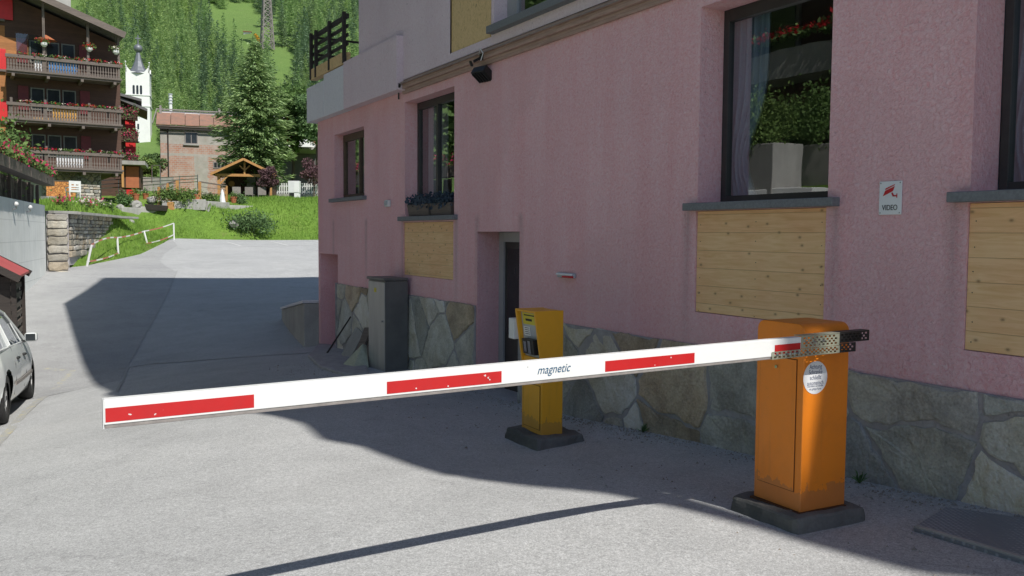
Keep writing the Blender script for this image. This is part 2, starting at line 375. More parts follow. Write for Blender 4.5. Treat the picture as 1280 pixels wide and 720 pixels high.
def grass(name):
    m, nt, b = newmat(name); v = coords(nt)
    c = ramp(nt, noise(nt, v, .35, 6, .7), [(.3, (.15, .26, .05, 1)), (.5, (.19, .32, .055, 1)), (.72, (.25, .36, .085, 1))])
    c = mix(nt, .8, c, ramp(nt, noise(nt, v, 7, 6, .75), [(.3, g4(.25)), (.7, g4(.68))]), 'OVERLAY')
    dry = ramp(nt, noise(nt, v, .9, 5), [(.60, g4(0)), (.72, g4(.5))])
    c = mix(nt, dry, c, (.30, .30, .12, 1))
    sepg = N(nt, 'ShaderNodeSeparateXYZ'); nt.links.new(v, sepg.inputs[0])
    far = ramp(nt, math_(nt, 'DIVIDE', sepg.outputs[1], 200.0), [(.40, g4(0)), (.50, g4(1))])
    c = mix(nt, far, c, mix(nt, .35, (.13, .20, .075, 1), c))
    nt.links.new(c, b.inputs['Base Color']); b.inputs['Roughness'].default_value = .9; b.inputs['Specular IOR Level'].default_value = .1
    bump(nt, b, noise(nt, v, 14, 6, .8), 1.0, .12); return m
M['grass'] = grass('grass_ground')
# timber
M['tim_dk'] = boards('dark_chalet_timber', (.095, .045, .028, 1), (.058, .027, .018, 1), (.018, .010, .008, 1), .18, 'z', False)
M['tim_sun'] = boards('sunlit_chalet_timber', (.40, .17, .055, 1), (.29, .11, .035, 1), (.10, .04, .02, 1), .18, 'z', False)  # lit copy of the chalet timber, sunlight put into the orange
M['tim_gy'] = boards('grey_weathered_timber', (.17, .135, .115, 1), (.10, .08, .068, 1), (.05, .042, .036, 1), .3, 'z', False)
M['tim_lt'] = pm('fresh_timber', (.52, .28, .10, 1), (.42, .2, .065, 1), 5, .7, .1, 20, .004, 0, (1, 1, .3))
M['tim_blk'] = boards('black_brown_timber', (.045, .035, .03, 1), (.025, .02, .018, 1), (.01, .008, .008, 1), .12, 'z', False)
M['shutter'] = pm('red_shutter', (.62, .02, .02, 1), (.5, .015, .018, 1), 5, .5)
M['slate'] = pm('grey_roof_slabs', (.16, .15, .15, 1), (.10, .095, .095, 1), 3, .85, .5, 9, .04)
M['redroof'] = pm('red_sheet_roof', (.50, .10, .10, 1), (.42, .075, .08, 1), 3, .55)
M['rust'] = pm('rusty_roof_sheet', (.33, .17, .115, 1), (.22, .14, .105, 1), 2.2, .85, .3, 8, .03)
M['plaster_w'] = pm('white_plaster', (.80, .80, .78, 1), (.72, .72, .70, 1), 1.2, .85)
M['plaster_g'] = pm('grey_plaster', (.42, .41, .37, 1), (.30, .30, .28, 1), 1.6, .9, .3, 12, .02)
M['spire'] = pm('lead_spire', (.20, .21, .23, 1), (.14, .15, .165, 1), 2, .5, metal=.3)
M['win'] = pm('dark_window_pane', (.03, .035, .04, 1), (.015, .018, .02, 1), 2, .12)
M['winframe'] = pm('dull_window_frame', (.20, .20, .17, 1), (.14, .14, .12, 1), 4, .6)
M['shutter_shade'] = pm('shaded_red_shutter', (.16, .018, .02, 1), (.11, .012, .014, 1), 5, .6)  # red shutter with the shade behind the balconies put into its colour
def brickhouse(name):
    m, nt, b = newmat(name); v = coords(nt)
    vb = coords(nt, (1, 1, 1), 'Object', (PI/2, 0, 0))
    br = N(nt, 'ShaderNodeTexBrick'); br.inputs['Color1'].default_value = (.42, .20, .13, 1); br.inputs['Color2'].default_value = (.34, .18, .13, 1); br.inputs['Mortar'].default_value = (.38, .33, .29, 1)
    br.inputs['Scale'].default_value = 1; br.inputs['Brick Width'].default_value = .34; br.inputs['Row Height'].default_value = .17; br.inputs['Mortar Size'].default_value = .02
    nt.links.new(vb, br.inputs['Vector'])
    sep = N(nt, 'ShaderNodeSeparateXYZ'); nt.links.new(v, sep.inputs[0])
    nz = noise(nt, v, .9, 5, .7)
    # grey render above and in bands
    top = ramp(nt, math_(nt, 'ADD', sep.outputs[2], math_(nt, 'MULTIPLY', nz, .6)), [(2.95/6, g4(0)), (3.0/6, g4(1))]) if False else None
    zz = math_(nt, 'ADD', sep.outputs[2], math_(nt, 'MULTIPLY', nz, .5))
    t1 = math_(nt, 'GREATER_THAN', zz, 3.15)
    t2 = math_(nt, 'MULTIPLY', math_(nt, 'GREATER_THAN', zz, 2.05), math_(nt, 'LESS_THAN', zz, 2.3))
    t3 = math_(nt, 'MULTIPLY', math_(nt, 'GREATER_THAN', sep.outputs[0], math_(nt, 'ADD', 2.35, math_(nt, 'MULTIPLY', nz, .8))), math_(nt, 'LESS_THAN', sep.outputs[0], math_(nt, 'ADD', 3.2, math_(nt, 'MULTIPLY', nz, 1.2))))
    t3 = math_(nt, 'MULTIPLY', t3, math_(nt, 'LESS_THAN', zz, 2.3))
    f = math_(nt, 'ADD', math_(nt, 'ADD', t1, t2), t3, True)
    f = math_(nt, 'MULTIPLY', f, ramp(nt, noise(nt, v, 2.5, 4), [(.2, g4(.55)), (.5, g4(.97))]))
    g = ramp(nt, noise(nt, v, 1.8, 6), [(.3, (.30, .29, .25, 1)), (.7, (.42, .40, .36, 1))])
    bc = mix(nt, ramp(nt, noise(nt, v, 1.3, 6, .7), [(.42, g4(0)), (.66, g4(.8))]), br.outputs['Color'], (.44, .38, .33, 1))
    c = mix(nt, f, bc, g)
    nt.links.new(c, b.inputs['Base Color']); b.inputs['Roughness'].default_value = .9
    bump(nt, b, noise(nt, v, 12, 5), .4, .02); return m
M['brick'] = brickhouse('half_rendered_brick')
M['rubble'] = stone_attr('rubble_stone')
M['logs'] = None
def logs(name):
    m, nt, b = newmat(name); v = coords(nt, (1, 1, 1), 'Object', (PI/2, 0, 0))
    vo = N(nt, 'ShaderNodeTexVoronoi'); vo.inputs['Scale'].default_value = 7.5; nt.links.new(v, vo.inputs['Vector'])
    sp = N(nt, 'ShaderNodeSeparateColor'); nt.links.new(vo.outputs['Color'], sp.inputs[0])
    c = ramp(nt, sp.outputs[0], [(0, (.50, .20, .05, 1)), (.5, (.62, .28, .08, 1)), (1, (.40, .14, .04, 1))])
    vd = N(nt, 'ShaderNodeTexVoronoi'); vd.feature = 'DISTANCE_TO_EDGE'; vd.inputs['Scale'].default_value = 7.5; nt.links.new(v, vd.inputs['Vector'])
    c = mix(nt, ramp(nt, vd.outputs['Distance'], [(0, g4(1)), (.08, g4(0))]), c, (.05, .02, .01, 1))
    nt.links.new(c, b.inputs['Base Color']); b.inputs['Roughness'].default_value = .85; return m
M['logs'] = logs('split_log_ends')
M['blue'] = pm('blue_towel', (.08, .25, .55, 1), (.06, .2, .45, 1), 9, .9)
M['towelw'] = pm('white_laundry', (.75, .75, .76, 1), (.65, .65, .68, 1), 9, .9)
M['amber'] = pm('amber_boards', (.62, .33, .08, 1), (.5, .25, .05, 1), 9, .8)
M['carpaint'] = paint('silver_car_paint', (.76, .78, .77, 1), .3, .06, .15, .6, 2)
M['tyre'] = pm('tyre_rubber', (.028, .028, .028, 1), (.02, .02, .02, 1), 10, .85)
M['rim'] = pm('alloy_rim', (.62, .62, .62, 1), (.5, .5, .5, 1), 8, .3, metal=.8)
M['terra'] = pm('terracotta', (.42, .14, .06, 1), (.34, .11, .05, 1), 6, .8)
def striped(name, a, b_, per, axis=2):
    m, nt, b = newmat(name); v = coords(nt); sep = N(nt, 'ShaderNodeSeparateXYZ'); nt.links.new(v, sep.inputs[0])
    f = math_(nt, 'GREATER_THAN', math_(nt, 'FRACT', math_(nt, 'DIVIDE', sep.outputs[axis], per)), .5)
    nt.links.new(mix(nt, f, a, b_), b.inputs['Base Color']); b.inputs['Roughness'].default_value = .6; return m
M['striped'] = striped('red_white_stripes', (.75, .73, .70, 1), (.52, .16, .12, 1), .34, 0)
def worn(name, c, under, amount=.5, sc=9):
    m, nt, b = newmat(name); v = coords(nt)
    f = ramp(nt, noise(nt, v, sc, 7, .75), [(amount-.06, g4(0)), (amount+.07, g4(1))])
    u = mix(nt, .8, under, ramp(nt, noise(nt, v, 95, 3), [(.25, g4(.25)), (.75, g4(.75))]), 'OVERLAY')
    nt.links.new(mix(nt, f, u, c), b.inputs['Base Color']); b.inputs['Roughness'].default_value = .9; return m
M['wornyel'] = worn('worn_yellow_marking', (.52, .46, .26, 1), (.36, .36, .352, 1), .57)
M['wornwht'] = worn('worn_white_marking', (.62, .62, .60, 1), (.36, .36, .352, 1), .42)
M['grating'] = None
def gratingm(name):
    m, nt, b = newmat(name); v = coords(nt)
    vo = N(nt, 'ShaderNodeTexVoronoi'); vo.inputs['Scale'].default_value = 38; vo.inputs['Randomness'].default_value = .15; nt.links.new(v, vo.inputs['Vector'])
    c = ramp(nt, vo.outputs['Distance'], [(.2, (.36, .38, .42, 1)), (.45, (.22, .235, .26, 1))])
    nt.links.new(c, b.inputs['Base Color']); b.inputs['Roughness'].default_value = .6; b.inputs['Metallic'].default_value = .3
    bump(nt, b, vo.outputs['Distance'], .5, .01); return m
M['grating'] = gratingm('chequer_plate')

# ------------------------------------------------------------------ mesh helpers
class MB:
    def __init__(s): s.v = []; s.f = []; s.m = []; s.col = []
    def add(s, vs, fs, mi=0, tone=None):
        o = len(s.v); s.v += [tuple(p) for p in vs]
        for f in fs: s.f.append(tuple(i+o for i in f)); s.m.append(mi); s.col.append(tone)
    def box(s, x0, x1, y0, y1, z0, z1, mi=0):
        vs = [(x0, y0, z0), (x1, y0, z0), (x1, y1, z0), (x0, y1, z0), (x0, y0, z1), (x1, y0, z1), (x1, y1, z1), (x0, y1, z1)]
        s.add(vs, [(0, 3, 2, 1), (4, 5, 6, 7), (0, 1, 5, 4), (1, 2, 6, 5), (2, 3, 7, 6), (3, 0, 4, 7)], mi)
    def hexa(s, b, t, mi=0):   # 4 bottom + 4 top points (ccw from above)
        s.add(list(b)+list(t), [(0, 3, 2, 1), (4, 5, 6, 7), (0, 1, 5, 4), (1, 2, 6, 5), (2, 3, 7, 6), (3, 0, 4, 7)], mi)
    def tube(s, a, b, r0, r1=None, n=8, mi=0, cap=True):
        a = Vector(a); b = Vector(b); r1 = r0 if r1 is None else r1
        d = (b-a).normalized(); u = d.orthogonal().normalized(); w = d.cross(u)
        vs = []
        for p, r in ((a, r0), (b, r1)):
            for k in range(n):
                t = 2*PI*k/n; vs.append(p+u*math.cos(t)*r+w*math.sin(t)*r)
        fs = [(k, (k+1) % n, n+(k+1) % n, n+k) for k in range(n)]
        if cap: fs += [tuple(range(n-1, -1, -1)), tuple(range(n, 2*n))]
        s.add(vs, fs, mi)
    def path(s, pts, r, n=6, mi=0):
        for a, b in zip(pts[:-1], pts[1:]): s.tube(a, b, r, r, n, mi)
    def bar(s, a, b, w, h, mi=0):   # rectangular bar between points, w horizontal, h other
        a = Vector(a); b = Vector(b); d = (b-a).normalized()
        u = d.cross(Vector((0, 0, 1)))
        u = u.normalized() if u.length > 1e-3 else Vector((1, 0, 0))
        t = u.cross(d).normalized(); u *= w/2; t *= h/2
        s.hexa([a-u-t, a+u-t, a+u+t, a-u+t], [b-u-t, b+u-t, b+u+t, b-u+t], mi)
    def prism(s, poly, y0, y1, mi=0, axis='y'):  # poly in (x,z) extruded in y
        n = len(poly)
        if axis == 'y': vs = [(x, y0, z) for x, z in poly]+[(x, y1, z) for x, z in poly]
        elif axis == 'x': vs = [(y0, x, z) for x, z in poly]+[(y1, x, z) for x, z in poly]
        else: vs = [(x, z, y0) for x, z in poly]+[(x, z, y1) for x, z in poly]
        s.add(vs, [tuple(range(n)), tuple(range(2*n-1, n-1, -1))]+[(k, n+k, n+(k+1) % n, (k+1) % n) for k in range(n)], mi)
    def lathe(s, prof, n=16, c=(0, 0, 0), mi=0):
        vs = []
        for r, z in prof:
            for k in range(n): t = 2*PI*k/n; vs.append((c[0]+r*math.cos(t), c[1]+r*math.sin(t), c[2]+z))
        fs = []
        for i in range(len(prof)-1):
            for k in range(n): fs.append((i*n+k, i*n+(k+1) % n, (i+1)*n+(k+1) % n, (i+1)*n+k))
        fs += [tuple(range(n-1, -1, -1)), tuple((len(prof)-1)*n+k for k in range(n))]
        s.add(vs, fs, mi)
    def disc_y(s, c, r, y0, y1, n=20, mi=0):
        s.prism([(c[0]+r*math.cos(2*PI*k/n), c[1]+r*math.sin(2*PI*k/n)) for k in range(n)], y0, y1, mi)
    def ball(s, c, r, mi=0, n=10, m=7):
        s.lathe([(max(1e-4, r*math.sin(PI*i/m)), -r*math.cos(PI*i/m)) for i in range(m+1)], n, c, mi)
    def clump(s, pts, size, mi=0, flat=0):
        for p in pts:
            p = Vector(p); a = Vector(rng.normal(size=3)); a.normalize(); b = a.cross(Vector(rng.normal(size=3))); b.normalize()
            z = size*(.6+.8*random.random())
            s.add([p-a*z*.5, p+b*z*.28, p+a*z*.5, p-b*z*.28], [(0, 1, 2, 3)], mi)
    def build(s, name, mats, parent=None, bevel=0, smooth=False, seg=2, loc=None):
        me = bpy.data.meshes.new(name); me.from_pydata(s.v, [], s.f)
        if not isinstance(mats, (list, tuple)): mats = [mats]
        for m in mats: me.materials.append(m if not isinstance(m, str) else M[m])
        me.polygons.foreach_set('material_index', s.m)
        if any(c is not None for c in s.col):
            a = me.color_attributes.new('tone', 'FLOAT_COLOR', 'CORNER')
            d = []
            for f, c in zip(s.f, s.col): d += list(c or (.2, .2, .2, 1))*len(f)
            a.data.foreach_set('color', d)
        if smooth: me.polygons.foreach_set('use_smooth', [True]*len(me.polygons))
        bm = bmesh.new(); bm.from_mesh(me)
        bmesh.ops.recalc_face_normals(bm, faces=bm.faces) if len(bm.faces) < 6000 else None
        bm.to_mesh(me); bm.free()
        me.update()
        o = bpy.data.objects.new(name, me); COL.objects.link(o)
        if parent: o.parent = parent
        if loc is not None: o.location = loc
        if bevel:
            md = o.modifiers.new('bevel', 'BEVEL'); md.width = bevel; md.segments = seg; md.limit_method = 'ANGLE'; md.angle_limit = math.radians(40)
        return o
def tag(o, label=None, cat=None, group=None, kind=None):
    if label: o['label'] = label
    if cat: o['category'] = cat
    if group: o['group'] = group
    if kind: o['kind'] = kind
    return o
def empty(name, loc, rz=0, label=None, cat=None, group=None):
    o = bpy.data.objects.new(name, None); COL.objects.link(o); o.location = loc; o.rotation_euler = (0, 0, rz); o.empty_display_size = .2
    return tag(o, label, cat, group)
def kids(o): return [c for c in bpy.data.objects if c.parent == o]
def copy_tree(o, parent=None):
    c = o.copy(); COL.objects.link(c)
    if parent: c.parent = parent
    for ch in kids(o): copy_tree(ch, c)
    return c
def text(name, body, size, mat, parent, loc, rot, shear=0, sx=1, depth=.0006, align='CENTER', label=None):
    cu = bpy.data.curves.new(name, 'FONT'); cu.body = body; cu.size = size; cu.shear = shear; cu.extrude = depth; cu.align_x = align; cu.align_y = 'CENTER'; cu.space_line = .95
    o = bpy.data.objects.new(name, cu); COL.objects.link(o)
    dg = bpy.context.evaluated_depsgraph_get(); dg.update()
    me = bpy.data.meshes.new_from_object(o.evaluated_get(dg)); me.name = name
    bpy.data.objects.remove(o); bpy.data.curves.remove(cu)
    o = bpy.data.objects.new(name, me); COL.objects.link(o)
    me.materials.clear(); me.materials.append(M[mat])
    o.parent = parent; o.location = loc; o.rotation_euler = rot; o.scale = (sx, 1, 1)
    if label: o['label'] = label
    return o
def holed(mb, x0, x1, z0, z1, holes, y, mi=0, flip=False):
    """vertical sheet in the xz plane at y with rectangular holes (hx0,hx1,hz0,hz1)"""
    xs = sorted({x0, x1}|{h[0] for h in holes}|{h[1] for h in holes}); zs = sorted({z0, z1}|{h[2] for h in holes}|{h[3] for h in holes})
    xs = [x for x in xs if x0 <= x <= x1]; zs = [z for z in zs if z0 <= z <= z1]
    for a, b in zip(xs[:-1], xs[1:]):
        for c, d in zip(zs[:-1], zs[1:]):
            mx, mz = (a+b)/2, (c+d)/2
            if any(h[0] < mx < h[1] and h[2] < mz < h[3] for h in holes): continue
            mb.add([(a, y, c), (b, y, c), (b, y, d), (a, y, d)], [(0, 1, 2, 3)], mi)
def voronoi_stones(x0, x1, z0, z1, nx, nz, jit=.42, seed=1, gap=.012, topwave=0):
    r = random.Random(seed); cells = []
    dx = (x1-x0)/nx; dz = (z1-z0)/nz
    P = [(x0+(i+.5+r.uniform(-jit, jit)+(.5 if j % 2 else 0))*dx, z0+(j+.5+r.uniform(-jit, jit))*dz) for j in range(-1, nz+1) for i in range(-2, nx+2)]
    for p in P:
        poly = [(x0, z0), (x1, z0), (x1, z1), (x0, z1)]
        for q in P:
            if q is p or abs(q[0]-p[0]) > 4*dx or abs(q[1]-p[1]) > 4*dz: continue
            mx, mz = (p[0]+q[0])/2, (p[1]+q[1])/2; nx_, nz_ = q[0]-p[0], q[1]-p[1]; L = math.hypot(nx_, nz_)
            mx -= nx_/L*gap; mz -= nz_/L*gap
            out = []
            for k in range(len(poly)):
                a, b = poly[k], poly[(k+1) % len(poly)]
                da = (a[0]-mx)*nx_+(a[1]-mz)*nz_; db = (b[0]-mx)*nx_+(b[1]-mz)*nz_
                if da <= 0: out.append(a)
                if (da < 0 < db) or (db < 0 < da):
                    t = da/(da-db); out.append((a[0]+(b[0]-a[0])*t, a[1]+(b[1]-a[1])*t))
            poly = out
            if len(poly) < 3: break
        if len(poly) >= 3: cells.append((p, poly))
    return cells
def stone_mesh(mb, cells, y0, depth, tones, seed=1, mi=0, sgn=1, rough=.012, warp=0, lim=None):
    r = random.Random(seed)
    for c, poly in cells:
        # subdivide edges + wobble so the outline is irregular
        pts = []
        for k in range(len(poly)):
            a, b = poly[k], poly[(k+1) % len(poly)]
            L = math.hypot(b[0]-a[0], b[1]-a[1]); n = max(1, int(L/(.12 if not warp else .06)))
            for i in range(n):
                t = i/n; w = rough if 0 < i else 0
                pts.append((a[0]+(b[0]-a[0])*t+r.uniform(-w, w), a[1]+(b[1]-a[1])*t+r.uniform(-w, w)))
        if warp:
            from mathutils import noise as mn
            q_ = []
            for x, z in pts:
                w1_ = mn.noise_vector(Vector((x*2.6, z*2.6, 1.7+seed))); w2_ = mn.noise_vector(Vector((x*9, z*9, 4.2)))
                zz = z+w1_.y*warp+w2_.y*warp*.3
                q_.append((x+w1_.x*warp+w2_.x*warp*.3, min(zz, lim) if lim else zz))
            pts = q_
        cx = sum(p[0] for p in pts)/len(pts); cz = sum(p[1] for p in pts)/len(pts)
        d = depth*r.uniform(.6, 1.15); n = len(pts)
        tone = r.choice(tones); k_ = r.uniform(.8, 1.2); tone = tuple(min(1, x*k_) for x in tone)+(1,)
        tx, tzv = r.uniform(-.03, .03), r.uniform(-.03, .03)
        rings = [(1.0, 0), (.985, d*.75), (.93, d), (.6, d*1.12)]
        vs = []
        for s_, dd in rings:
            for p in pts:
                x = cx+(p[0]-cx)*s_; z = cz+(p[1]-cz)*s_
                jit = r.uniform(-.004, .004) if dd > 0 else 0
                vs.append((x, y0+sgn*(dd+jit+((x-cx)*tx+(z-cz)*tzv if dd > 0 else 0)), z))
        vs.append((cx, y0+sgn*d*1.12, cz))
        fs = []
        for i in range(len(rings)-1):
            for k in range(n): fs.append((i*n+k, i*n+(k+1) % n, (i+1)*n+(k+1) % n, (i+1)*n+k))
        fs += [((len(rings)-1)*n+k, (len(rings)-1)*n+(k+1) % n, len(vs)-1) for k in range(n)]
        mb.add(vs, fs, mi, tone)

def course_cells(x0, x1, z0, z1, rh, wmin, wmax, seed=1, gap=.015):
    """roughly coursed flat stones"""
    r = random.Random(seed); out = []; z = z0
    while z < z1-.02:
        h = min(rh*r.uniform(.6, 1.35), z1-z)
        if z1-z-h < rh*.4: h = z1-z
        x = x0
        while x < x1-.01:
            w = min(r.uniform(wmin, wmax), x1-x)
            if x1-x-w < wmin*.5: w = x1-x
            j = lambda a: r.uniform(-a, a)
            g = gap/2; q = min(.25*h, .06)
            poly = [(x+g+abs(j(q)), z+g), (x+w*.5, z+g+j(q*.4)), (x+w-g-abs(j(q)), z+g+abs(j(q*.4))), (x+w-g, z+h*.5), (x+w-g-abs(j(q)), z+h-g), (x+w*.45, z+h-g-abs(j(q*.4))), (x+g+abs(j(q)), z+h-g-abs(j(q*.5))), (x+g, z+h*.45)]
            out.append(((x+w/2, z+h/2), poly)); x += w
        z += h
    return out

def rough_block(name, mat, par, base, top, z0, z1, amp=.012, seed=1):
    """weathered concrete block: base/top are 4 xy corners"""
    r = random.Random(seed); bm = bmesh.new()
    b = [bm.verts.new((x, y, z0)) for x, y in base]; t = [bm.verts.new((x, y, z1)) for x, y in top]
    bm.faces.new(b[::-1]); bm.faces.new(t)
    for k in range(4): bm.faces.new((b[k], b[(k+1) % 4], t[(k+1) % 4], t[k]))
    bmesh.ops.subdivide_edges(bm, edges=bm.edges[:], cuts=11, use_grid_fill=True)
    for _ in range(2): bmesh.ops.smooth_vert(bm, verts=bm.verts, factor=.5, use_axis_x=True, use_axis_y=True, use_axis_z=True)
    from mathutils import noise as mn
    for v in bm.verts:
        v.co += Vector(mn.noise_vector(v.co*7+Vector((seed, 0, 0))))*amp+Vector(mn.noise_vector(v.co*26))*amp*.45
    bmesh.ops.recalc_face_normals(bm, faces=bm.faces)
    me = bpy.data.meshes.new(name); bm.to_mesh(me); bm.free(); me.materials.append(M[mat]); 
    o = bpy.data.objects.new(name, me); COL.objects.link(o); o.parent = par; return o
# ================================================================== SETTING
STR = 'structure'
def grid_mesh(name, xs, ys, zf, mat, smoothf=True):
    X, Y = np.meshgrid(xs, ys); Z = zf(X.ravel(), Y.ravel())
    v = np.c_[X.ravel(), Y.ravel(), Z]; nx, ny = len(xs), len(ys)
    i = np.arange(nx*ny).reshape(ny, nx)
    f = np.stack([i[:-1, :-1].ravel(), i[:-1, 1:].ravel(), i[1:, 1:].ravel(), i[1:, :-1].ravel()], 1)
    me = bpy.data.meshes.new(name); me.from_pydata(v.tolist(), [], f.tolist()); me.materials.append(M[mat])
    me.polygons.foreach_set('use_smooth', [smoothf]*len(me.polygons))
    o = bpy.data.objects.new(name, me); COL.objects.link(o); return o
def nonuni(a, b, fine, coarse, f0, f1):
    out = [a]; 
    while out[-1] < b:
        x = out[-1]; d = 0 if f0 <= x <= f1 else min(abs(x-f0), abs(x-f1))
        out.append(x+fine+(coarse-fine)*min(1, d/120))
    return np.array(out)
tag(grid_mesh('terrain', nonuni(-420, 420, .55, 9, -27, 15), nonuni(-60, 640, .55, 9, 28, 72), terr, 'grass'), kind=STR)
# asphalt sheet
mb = MB(); rows = list(np.arange(-8, 50.01, .8))
nx = 60; vs = []; ys_all = []
for y in rows: vs.append([(xl(y)+(xr(y)-xl(y))*i/nx, y) for i in range(nx+1)])
vs.append([(xl(50.6)+(14-xl(50.6))*i/nx, min(51.0, fary(xl(50.6)+(14-xl(50.6))*i/nx)-.2)) for i in range(nx+1)])
vs.append([(xl(50.6)+(14-xl(50.6))*i/nx, fary(xl(50.6)+(14-xl(50.6))*i/nx)) for i in range(nx+1)])
fl = [p for r in vs for p in r]; zz = roadz([p[0] for p in fl], [p[1] for p in fl])
mb.add([(p[0], p[1], z) for p, z in zip(fl, zz)], [(j*(nx+1)+i, j*(nx+1)+i+1, (j+1)*(nx+1)+i+1, (j+1)*(nx+1)+i) for j in range(len(vs)-1) for i in range(nx)])
tag(mb.build('road', 'asphalt', smooth=True), kind=STR)
def draped(name, left, right, mat, h=.004, n=40, wob=0):
    """ribbon between two polylines draped on the road"""
    def samp(pl, t):
        L = [0]
        for a, b in zip(pl[:-1], pl[1:]): L.append(L[-1]+math.dist(a, b))
        q = t*L[-1]
        for k in range(len(pl)-1):
            if q <= L[k+1]+1e-9:
                f = (q-L[k])/max(1e-9, L[k+1]-L[k]); return (pl[k][0]+(pl[k+1][0]-pl[k][0])*f, pl[k][1]+(pl[k+1][1]-pl[k][1])*f)
        return pl[-1]
    m = MB(); pts = []; w = max(1, int(max(math.dist(samp(left, t/4), samp(right, t/4)) for t in range(5))/.8))
    w = min(w, 24)
    for i in range(n+1):
        a, b = samp(left, i/n), samp(right, i/n)
        wa = random.uniform(-wob, wob); wb = random.uniform(-wob, wob)
        for k in range(w+1):
            f = k/w; pts.append((a[0]+(b[0]-a[0])*f+(wa if k < w else wb), a[1]+(b[1]-a[1])*f))
    z = roadz([p[0] for p in pts], [p[1] for p in pts])
    m.add([(p[0], p[1], q+h) for p, q in zip(pts, z)], [(i*(w+1)+k, i*(w+1)+k+1, (i+1)*(w+1)+k+1, (i+1)*(w+1)+k) for i in range(n) for k in range(w)])
    return m.build(name, mat, smooth=True)
G = lambda px, py: tuple(road_at(px, py)[:2])
def strip(name, pix, width, mat, h=.004, n=40, wob=.0):
    P = [G(*p) for p in pix]; Lf = []; Rt = []
    for k, p in enumerate(P):
        a = P[max(0, k-1)]; b = P[min(len(P)-1, k+1)]; d = Vector((b[0]-a[0], b[1]-a[1])).normalized(); nn = (-d.y*width/2, d.x*width/2)
        Lf.append((p[0]+nn[0], p[1]+nn[1])); Rt.append((p[0]-nn[0], p[1]-nn[1]))
    return draped(name, Lf, Rt, mat, h, n, wob)
# darker relaid lane along the left verge
tag(draped('asphalt_patch', [(xl(y)+.05, y) for y in (12, 15, 18, 21, 24, 27, 30, 32, 34, 37, 40, 43, 46, 49)], [G(150, 476), G(160, 455), G(170, 437), G(180, 420), G(190, 402), G(200, 385), G(208, 369), G(216, 352), G(221, 340), G(206, 332), G(200, 326), G(206, 317), G(215, 311), G(222, 307)], 'asphalt2', .004, 60), kind=STR)
tag(strip('road_seam', [(222, 338), (216, 352), (200, 385), (180, 420), (160, 455), (146, 490)], .045, 'seam', .008, 60, .012), kind=STR)
tag(strip('road_seam', [(100, 468), (190, 455), (300, 447), (380, 442), (430, 436)], .05, 'seam', .008, 60, .02), kind=STR)
tag(strip('lane_marking', [(-10, 562), (20, 528), (50, 500), (74, 480), (92, 463)], .11, 'wornyel', .006, 50, .01), kind=STR)
tag(strip('lane_marking', [(55, 461), (66, 462), (80, 463)], .12, 'wornyel', .006, 10, .01), kind=STR)
for a, b in (((283, 302.5), (302, 308)), ((336, 301.5), (360, 307)), ((392, 301), (418, 307))):
    tag(strip('parking_line', [a, b], .13, 'wornwht', .008, 10), kind=STR)
tag(strip('parking_line', [(302, 308), (330, 307.5), (360, 307), (395, 306.3)], .12, 'wornwht', .008, 30), kind=STR)

# ================================================================== PINK BUILDING
FO = Vector((2.8, 4.8, 0)); FW = Vector((-.493, .870, 0)).normalized(); FN = Vector((-.870, -.493, 0)).normalized()
FR = math.atan2(FW.y, FW.x)
def fac(px, py, o=0):  # pixel -> (s, z) on the facade plane pushed out by o
    d = ray(px, py); q = FO+FN*o
    k = (q.x*FN.x+q.y*FN.y)/(d.x*FN.x+d.y*FN.y); p = Vector((d.x*k, d.y*k, CH+d.z*k))
    return ((p-FO).dot(FW), p.z, p)
def fw(s, n, z=0): return FO+FW*s+FN*n+Vector((0, 0, z))
B = empty('pink_building', FO, FR, 'long pink roughcast building with stone plinth and boarded windows beside the barrier', 'building')
S0, S1 = -11.0, 12.79
RV = .30
RVS = dict(A=.16, B=.19, C=.245, D=.26, E=.26, door=.30, niche=.55)
TOP = 3.56
holes = dict(A=(10.39, 11.86, 2.13, 3.21), B=(7.16, 8.75, 1.78, 3.37), C=(1.355, 2.66, 1.80, 3.35), D=(-1.15, .335, 1.80, 3.35), E=(-5.2, -3.6, 1.8, 3.35),
             Bb=(7.18, 8.80, .96, 1.70), Cb=(1.365, 2.675, .92, 1.735), Db=(-1.2, .345, .88, 1.735),
             door=(5.52, 6.52, -.9, 1.57), niche=(11.70, 12.69, -.9, 1.18))
H = list(holes.values())
mb = MB(); holed(mb, S0, S1, -.9, TOP, H, 0)
for k in ('A', 'B', 'C', 'D', 'E', 'door', 'niche'):
    a, b, c, d = holes[k]; dep = RVS[k]
    mb.add([(a, 0, c), (a, -dep, c), (a, -dep, d), (a, 0, d)], [(0, 1, 2, 3)]); mb.add([(b, 0, c), (b, -dep, c), (b, -dep, d), (b, 0, d)], [(0, 1, 2, 3)])
    mb.add([(a, 0, d), (b, 0, d), (b, -dep, d), (a, -dep, d)], [(0, 1, 2, 3)]); mb.add([(a, 0, c), (b, 0, c), (b, -dep, c), (a, -dep, c)], [(0, 1, 2, 3)])
for k in ('Bb', 'Cb', 'Db'):
    a, b, c, d = holes[k]; dep = .06
    for q in ([(a, c), (a, d)], [(b, c), (b, d)], [(a, c), (b, c)], [(a, d), (b, d)]):
        mb.add([(q[0][0], 0, q[0][1]), (q[1][0], 0, q[1][1]), (q[1][0], -dep, q[1][1]), (q[0][0], -dep, q[0][1])], [(0, 1, 2, 3)])
a, b, c, d = holes['niche']; mb.add([(a, -.55, c), (b, -.55, c), (b, -.55, d), (a, -.55, d)], [(0, 1, 2, 3)])
